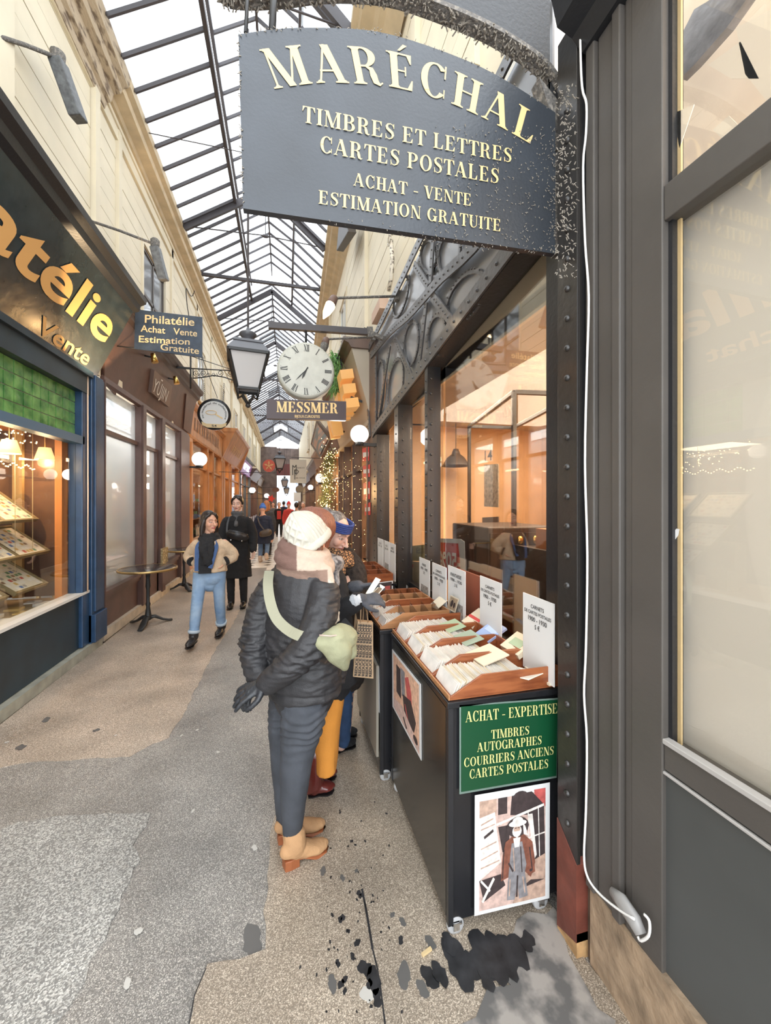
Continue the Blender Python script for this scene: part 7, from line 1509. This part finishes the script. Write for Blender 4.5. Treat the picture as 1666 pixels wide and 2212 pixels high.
o = MB().prism([P_(738, 1325, 2.05), P_(775, 1368, 2.03), P_(752, 1402, 2.05), P_(738, 1390, 2.07)], (0, .012, 0)).build('folder', mat('dark_grey_folder', (.05, .052, .055), .4)); tag(o, 'dark grey flat folder hanging beside the paper bag', 'folder')
# ---------------- generic walking figure
def turnup(T, B, l, m):
    a, b = B(*l[-2]), B(*l[-1]); MB().tube([b.lerp(a, .10), b.lerp(a, .19)], [.062, .064], 16).build('jean_turnup', m, T)
def figure(label, Y_, px, feet, headp, S, fdir, coat, legs_m, skin=SKIN, hair=None, hairm=None, coat_hem=.5, shoulders=.2, arms=None, vox=.01, legs=None, shoes=None, cr=(.15, .11), hem_r=(.17, .13), sleeve=.052, face=True, hs=1., bootm=None, lowcoat=None, shaft=.13):
    """feet/head in pixels; S m per px at that distance; joints given in metres above ground relative to the body centre"""
    base = aY(px, 1083, Y_); base.z = 0; T = thing('person', label, 'person', tuple(base)); f = Vector(fdir[0]).normalized(); lat = V(f.y, -f.x, 0); hc_ = aY(headp[0], headp[1], Y_); hf = Vector(fdir[1]).normalized(); R = frame(hf); zs_ = hc_.z-.205; H = hc_.z
    B = lambda l, d, z: base+lat*l+f*d+V(0, 0, z); nb_ = V(hc_.x, hc_.y, zs_+.02)
    k = MB(); head_parts(k, hc_, R, hs); limb(k, [nb_+V(0, 0, .06), B(0, 0, zs_-.05), B(0, 0, zs_-.3), B(0, 0, H*.55)], [.05, (shoulders*.8, .08), (.11, .08), (.11, .08)], 14, 4, lat)
    arms = arms or [[(-shoulders-.04, 0, zs_-.33), (-shoulders-.03, .08, zs_-.57)], [(shoulders+.04, 0, zs_-.33), (shoulders+.03, .08, zs_-.57)]]
    legs = legs or [[(-.09, 0, H*.5), (-.09, .03, H*.27), (-.09, -.02, .08)], [(.09, 0, H*.5), (.09, .03, H*.27), (.09, 0, .08)]]
    for s, a in zip((-1, 1), arms):
        P = [B(s*shoulders*.9, 0, zs_-.03)]+[B(*q) for q in a]; limb(k, P, [.045, .036, .026]); dv = (P[-1]-P[-2]).normalized(); hand(k, P[-1], dv, f*.6-lat*s*.6, .95, .5, 1 if s > 0 else -1, .05, .009)
    for l in legs: limb(k, [B(*q) for q in l], [.075, .05, .036])
    remesh('body', k, max(.0045, vox*.55) if face else vox, M_skin, T, 1 if face else 2, None, face_color(hc_, R, hs, skin))
    k = MB(); zt = zs_; zh = coat_hem; limb(k, [nb_+V(0, 0, .02), B(0, 0, zt-.045), B(0, 0, zt-.3), B(0, 0, lerp(zt-.3, zh, .5)), B(0, 0, zh)], [(.07, .07), (shoulders*.98, cr[1]*.95), cr, ((cr[0]+hem_r[0])/2, (cr[1]+hem_r[1])/2), hem_r], 18, 5, lat, False)
    for s, a in zip((-1, 1), arms): P = [B(s*shoulders*.85, 0, zs_-.05)]+[B(*q) for q in a]; P[-1] = P[-1].lerp(P[-2], .06); limb(k, P, [sleeve*1.15, sleeve*1.08, sleeve*.9])
    remesh('coat', k, vox, coat, T, 3, folds(.5*vox, (9, 9, 14), Y_))
    k = MB()
    for l in legs: PP = [B(*q) for q in l]; PP[-1] = PP[-1].lerp(PP[-2], .12); limb(k, PP, [.084, .062, .050], 14, 5)
    limb(k, [B(0, 0, H*.60), B(0, 0, H*.53), B(0, 0, H*.485)], [(.14, .11), (.155, .12), (.11, .095)], 16, 4, lat)
    remesh('trousers', k, vox, legs_m, T, 3, folds(.35*vox, (14, 14, 25), Y_+1))
    for l in legs:
        a = B(*l[-1]); a = V(a.x, a.y, 0)-f*.07; z = max(0, l[-1][2]-.08); a.z = z; lf = l[3] if len(l) > 3 else 0; shoe(a, a+f*.26, 'boot', bootm or M_blackl, T, shaft=shaft, vox=max(.006, vox*.8), sr=.05)
    if hair:
        k = MB(); sk = lambda x, y, z: hc_+R @ (V(x, y, z)*hs)
        if 'cap' in hair: limb(k, [sk(0, -.022, .062), sk(0, -.032, .02), sk(0, -.038, -.01)], [(.084*hs, .090*hs), (.083*hs, .083*hs), (.072*hs, .068*hs)], 18, 4, R @ V(1, 0, 0))
        if 'long' in hair:
            for q in (-1, 1): limb(k, [sk(q*.060, .02, .065), sk(q*.078, .005, .0), sk(q*.082, -.015, -.07), sk(q*.085, -.02, -.13)], [.024, .026, .03, .024])
            limb(k, [sk(0, -.06, .0), sk(0, -.07, -.14)], [.065, .06])
        if 'side' in hair:
            for q in (-1, 1): limb(k, [sk(q*.035, .062, .092), sk(q*.066, .035, .06), sk(q*.076, .008, .0)], [.018, .018, .012])
        if 'bun' in hair: k.ball(sk(0, -.12, -.02), .035)
        if 'hat' in hair: limb(k, [sk(0, -.01, .11), sk(0, -.012, .06), sk(0, -.012, .03)], [(.06, .06), (.088, .100), (.086, .100)], 18, 4, R @ V(1, 0, 0))
        remesh('knit_hat' if 'hat' in hair else 'hair', k, max(.006, vox*.7), hairm, T, 3, folds(.0025, (40, 40, 8), 2.))
    return T, B, R, hc_, lat, f
M_dkhair = mat('dark_brown_hair', (.022, .015, .012), .4, var=.4, vs=30, stretch=(6, 6, 1))
M_fleece = cloth('cream_fleece', (.56, .42, .285), .95, .08, 25, .9, 90); M_blining = cloth('blue_hood_lining', (.045, .09, .21), .8); M_lblue = mat('light_blue_denim', (.16, .27, .44), .8, col2=(.32, .43, .56), vs=5, vcon=(.35, .75), bump=.3, bs=300)
W1, B, R, h1c, lat, f = figure('woman walking in cream fleece jacket, black scarf and light blue jeans, hands in pockets', 4.87, 454, None, (453, 1129), 1/189, ((-.12, -1, 0), (.62, -.72, .04)), M_fleece, M_lblue, hair=('cap', 'long', 'side'), hairm=M_dkhair, coat_hem=.80, shoulders=.17,
    arms=[[(-.25, -.05, .97), (-.15, .015, .90)], [(.25, -.05, .97), (.15, .015, .90)]], legs=[[(-.095, 0, .84), (-.09, -.05, .46), (-.07, -.20, .10)], [(.095, 0, .84), (.10, .13, .46), (.12, .18, .12)]], vox=.008, cr=(.185, .13), hem_r=(.19, .145), sleeve=.056, skin=(.60, .34, .235))
def ribs(par, name, pts, w, th, m, nrm): k = MB(); ribbon(k, pts, w, th, nrm); return k.build(name, m, par)
nf_ = (0, -1, 0)
ribs(W1, 'black_top', [B(0.01, .07, 1.12), B(0.01, .125, 1.02), B(0.01, .148, .92), B(0.01, .152, .80)], .13, .02, M_blackw, nf_)
ribs(W1, 'lining', [B(-.05, .06, 1.17), B(-.095, .10, 1.10), B(-.085, .145, 1.0), B(-.05, .162, .86)], .045, .02, M_blining, nf_); ribs(W1, 'lining', [B(.05, .06, 1.17), B(.10, .10, 1.10), B(.095, .145, 1.0), B(.09, .162, .83)], .045, .02, M_blining, nf_)
k = MB(); cc = h1c+V(0, 0, -.150)
for dz, r in ((0, .072), (-.04, .09)): k.tube([cc+V(r*math.cos(t), r*math.sin(t)*.95, dz) for t in [2*math.pi*i/20 for i in range(21)]], .032, 10)
limb(k, [B(.03, .10, 1.17), B(.02, .155, 1.08), B(-.01, .17, .98), B(-.03, .175, .90)], [(.05, .03), (.05, .032), (.045, .026), (.05, .015)], 12, 5, tuple(lat)); limb(k, [B(-.04, .10, 1.16), B(-.05, .15, 1.06), B(-.055, .165, .97)], [.035, .036, .02], 12, 5)
remesh('scarf', k, .008, M_blackw, W1, 2, folds(.009, (26, 26, 16), 5.))
for q in (-1, 1): MB().tube([B(q*.195, .035, .925), B(q*.18, .05, .918)], .052, 12).build('cuff', M_blackw, W1)
for l in ([(-.09, -.05, .46), (-.07, -.20, .10)], [(.10, .13, .46), (.12, .18, .12)]): turnup(W1, B, l, mat('pale_denim_turnup', (.38, .45, .52), .8))
W2, B, R, h2c, lat, f = figure('woman in long black coat with black cross body bag walking behind the cream jacket', 6.33, 513, None, (513, 1089), 1/143, ((-.05, -1, 0), (-.14, -1, -.06)), M_blackw, M_blackw, hair=('cap', 'side', 'bun'), hairm=M_dkhair, coat_hem=.46, shoulders=.175,
    arms=[[(-.225, 0, 1.12), (-.24, .10, .86)], [(.215, .02, 1.12), (.19, .1, .90)]], vox=.010, cr=(.165, .125), hem_r=(.215, .16), sleeve=.060, skin=(.70, .45, .35), shaft=.22)
k = MB(); cc = h2c+V(0, .01, -.135)
for dz in (0, -.05): k.tube([cc+V(.064*math.cos(t), .064*math.sin(t), dz) for t in [2*math.pi*i/20 for i in range(21)]], .03, 10)
limb(k, [cc+V(0, -.04, -.05), B(0, .12, 1.25)], [.05, .03]); remesh('grey_collar', k, .01, cloth('charcoal_wool', (.09, .09, .095), .9), W2, 2, folds(.005, 20, 1.))
T = thing('cross_body_bag', 'black leather cross body bag on the woman in the long black coat', 'bag', tuple(B(-.03, .17, 1.08))); 
k = MB(); limb(k, [B(.10, .19, 1.14), B(-.03, .21, 1.10), B(-.16, .18, 1.06)], [(.055, .03), (.07, .045), (.06, .035)], 14, 4, (0, 0, 1)); remesh('bag_body', k, .01, M_blackl, T, 2, folds(.003, 14, 1.)); k = MB(); ribbon(k, [B(.10, .06, 1.37), B(.12, .12, 1.27), B(.12, .17, 1.16)], .025, .006, nf_); k.build('strap', M_blackl, T); k = MB().ball(B(.05, .245, 1.04), .012, 8, 6); k.build('buckle', M_chrome, T); MB().ball(B(-.10, .235, 1.02), .012, 8, 6).build('buckle', M_chrome, T)
M_navyw = cloth('navy_wool', (.018, .025, .05), .9)
W3, B, R, h3c, lat, f = figure('person seen from behind in bright blue knit hat and navy coat with brown bag', 10.8, 569, None, (568, 1100), 1/82, ((.15, 1, 0), (.1, 1, 0)), M_navyw, cloth('mid_blue_denim', (.12, .2, .34), .8), hair=('hat',), hairm=cloth('bright_blue_knit', (.06, .16, .5), .9), coat_hem=.50, shoulders=.17, vox=.014, cr=(.17, .14), hem_r=(.19, .16), sleeve=.066, legs=[[(-.09, 0, .8), (-.09, .08, .45), (-.08, .0, .08)], [(.09, 0, .8), (.10, .0, .45), (.10, -.12, .16)]], bootm=cloth('beige_shoe', (.55, .42, .32), .8))
T = thing('shoulder_bag', 'brown shoulder bag on the back of the person in the blue knit hat', 'bag', tuple(B(.1, -.18, .8))); k = MB(); limb(k, [B(.16, -.18, .80), B(.02, -.20, .76)], [.10, .09]); remesh('bag_body', k, .015, mat('dark_brown_leather', (.07, .05, .035), .4), T, 2); k = MB(); ribbon(k, [B(-.12, -.10, 1.18), B(-.06, -.155, 1.02), B(.06, -.18, .86)], .03, .006, nf_); k.build('strap', MATS['dark_brown_leather'], T)
def simple(label, px, py, Y_, face, coat, legm, hairm, cap=('cap',), hem=.75): return figure(label, Y_, px, None, (px, py), 0, (face, face), coat, legm, hair=cap, hairm=hairm, coat_hem=hem, shoulders=.17, vox=.02, cr=(.16, .12), hem_r=(.17, .13), sleeve=.062, face=True)
M_ginger = mat('ginger_hair', (.42, .17, .07), .5); M_grey = mat('grey_hair', (.35, .33, .3), .5); M_redj = cloth('red_jumper', (.55, .05, .04), .8)
simple('ginger haired person in dark coat walking beside the blue knit hat', 576, 1091, 12.2, (.1, 1, 0), cloth('dark_grey_coat', (.05, .05, .055)), M_blackw, M_ginger, ('cap', 'long'))
Wr, B, R, hrc, lat, f = simple('distant man in open dark jacket over a bright red jumper', 603, 1091, 18.5, (0, -1, 0), M_blackw, M_blackw, M_grey)
ribs(Wr, 'red_jumper', [B(0, .12, 1.17), B(0, .145, 1.0), B(0, .145, .80)], .17, .03, M_redj, nf_)
simple('distant person in bright red knit hat and red jacket', 624, 1091, 17.0, (.1, -1, 0), M_redj, M_blackw, cloth('bright_red_knit', (.65, .04, .04)), ('hat',))
simple('distant dark haired person in black jacket turned away', 641, 1093, 14.8, (.3, .9, 0), M_blackw, M_blackw, M_dkhair)
simple('distant person in grey coat left of the red jumper', 590, 1090, 20.5, (.2, -1, 0), cloth('mid_grey_coat', (.12, .12, .13)), M_blackw, M_dkhair)
simple('distant person in navy coat between the red jumper and the red hat', 613, 1088, 22.5, (0, 1, 0), M_navyw, M_blackw, M_dkhair)
simple('distant person in brown coat by the right shop doors', 655, 1091, 16.5, (-.4, -1, 0), cloth('brown_coat', (.12, .07, .045)), M_blackw, M_grey)
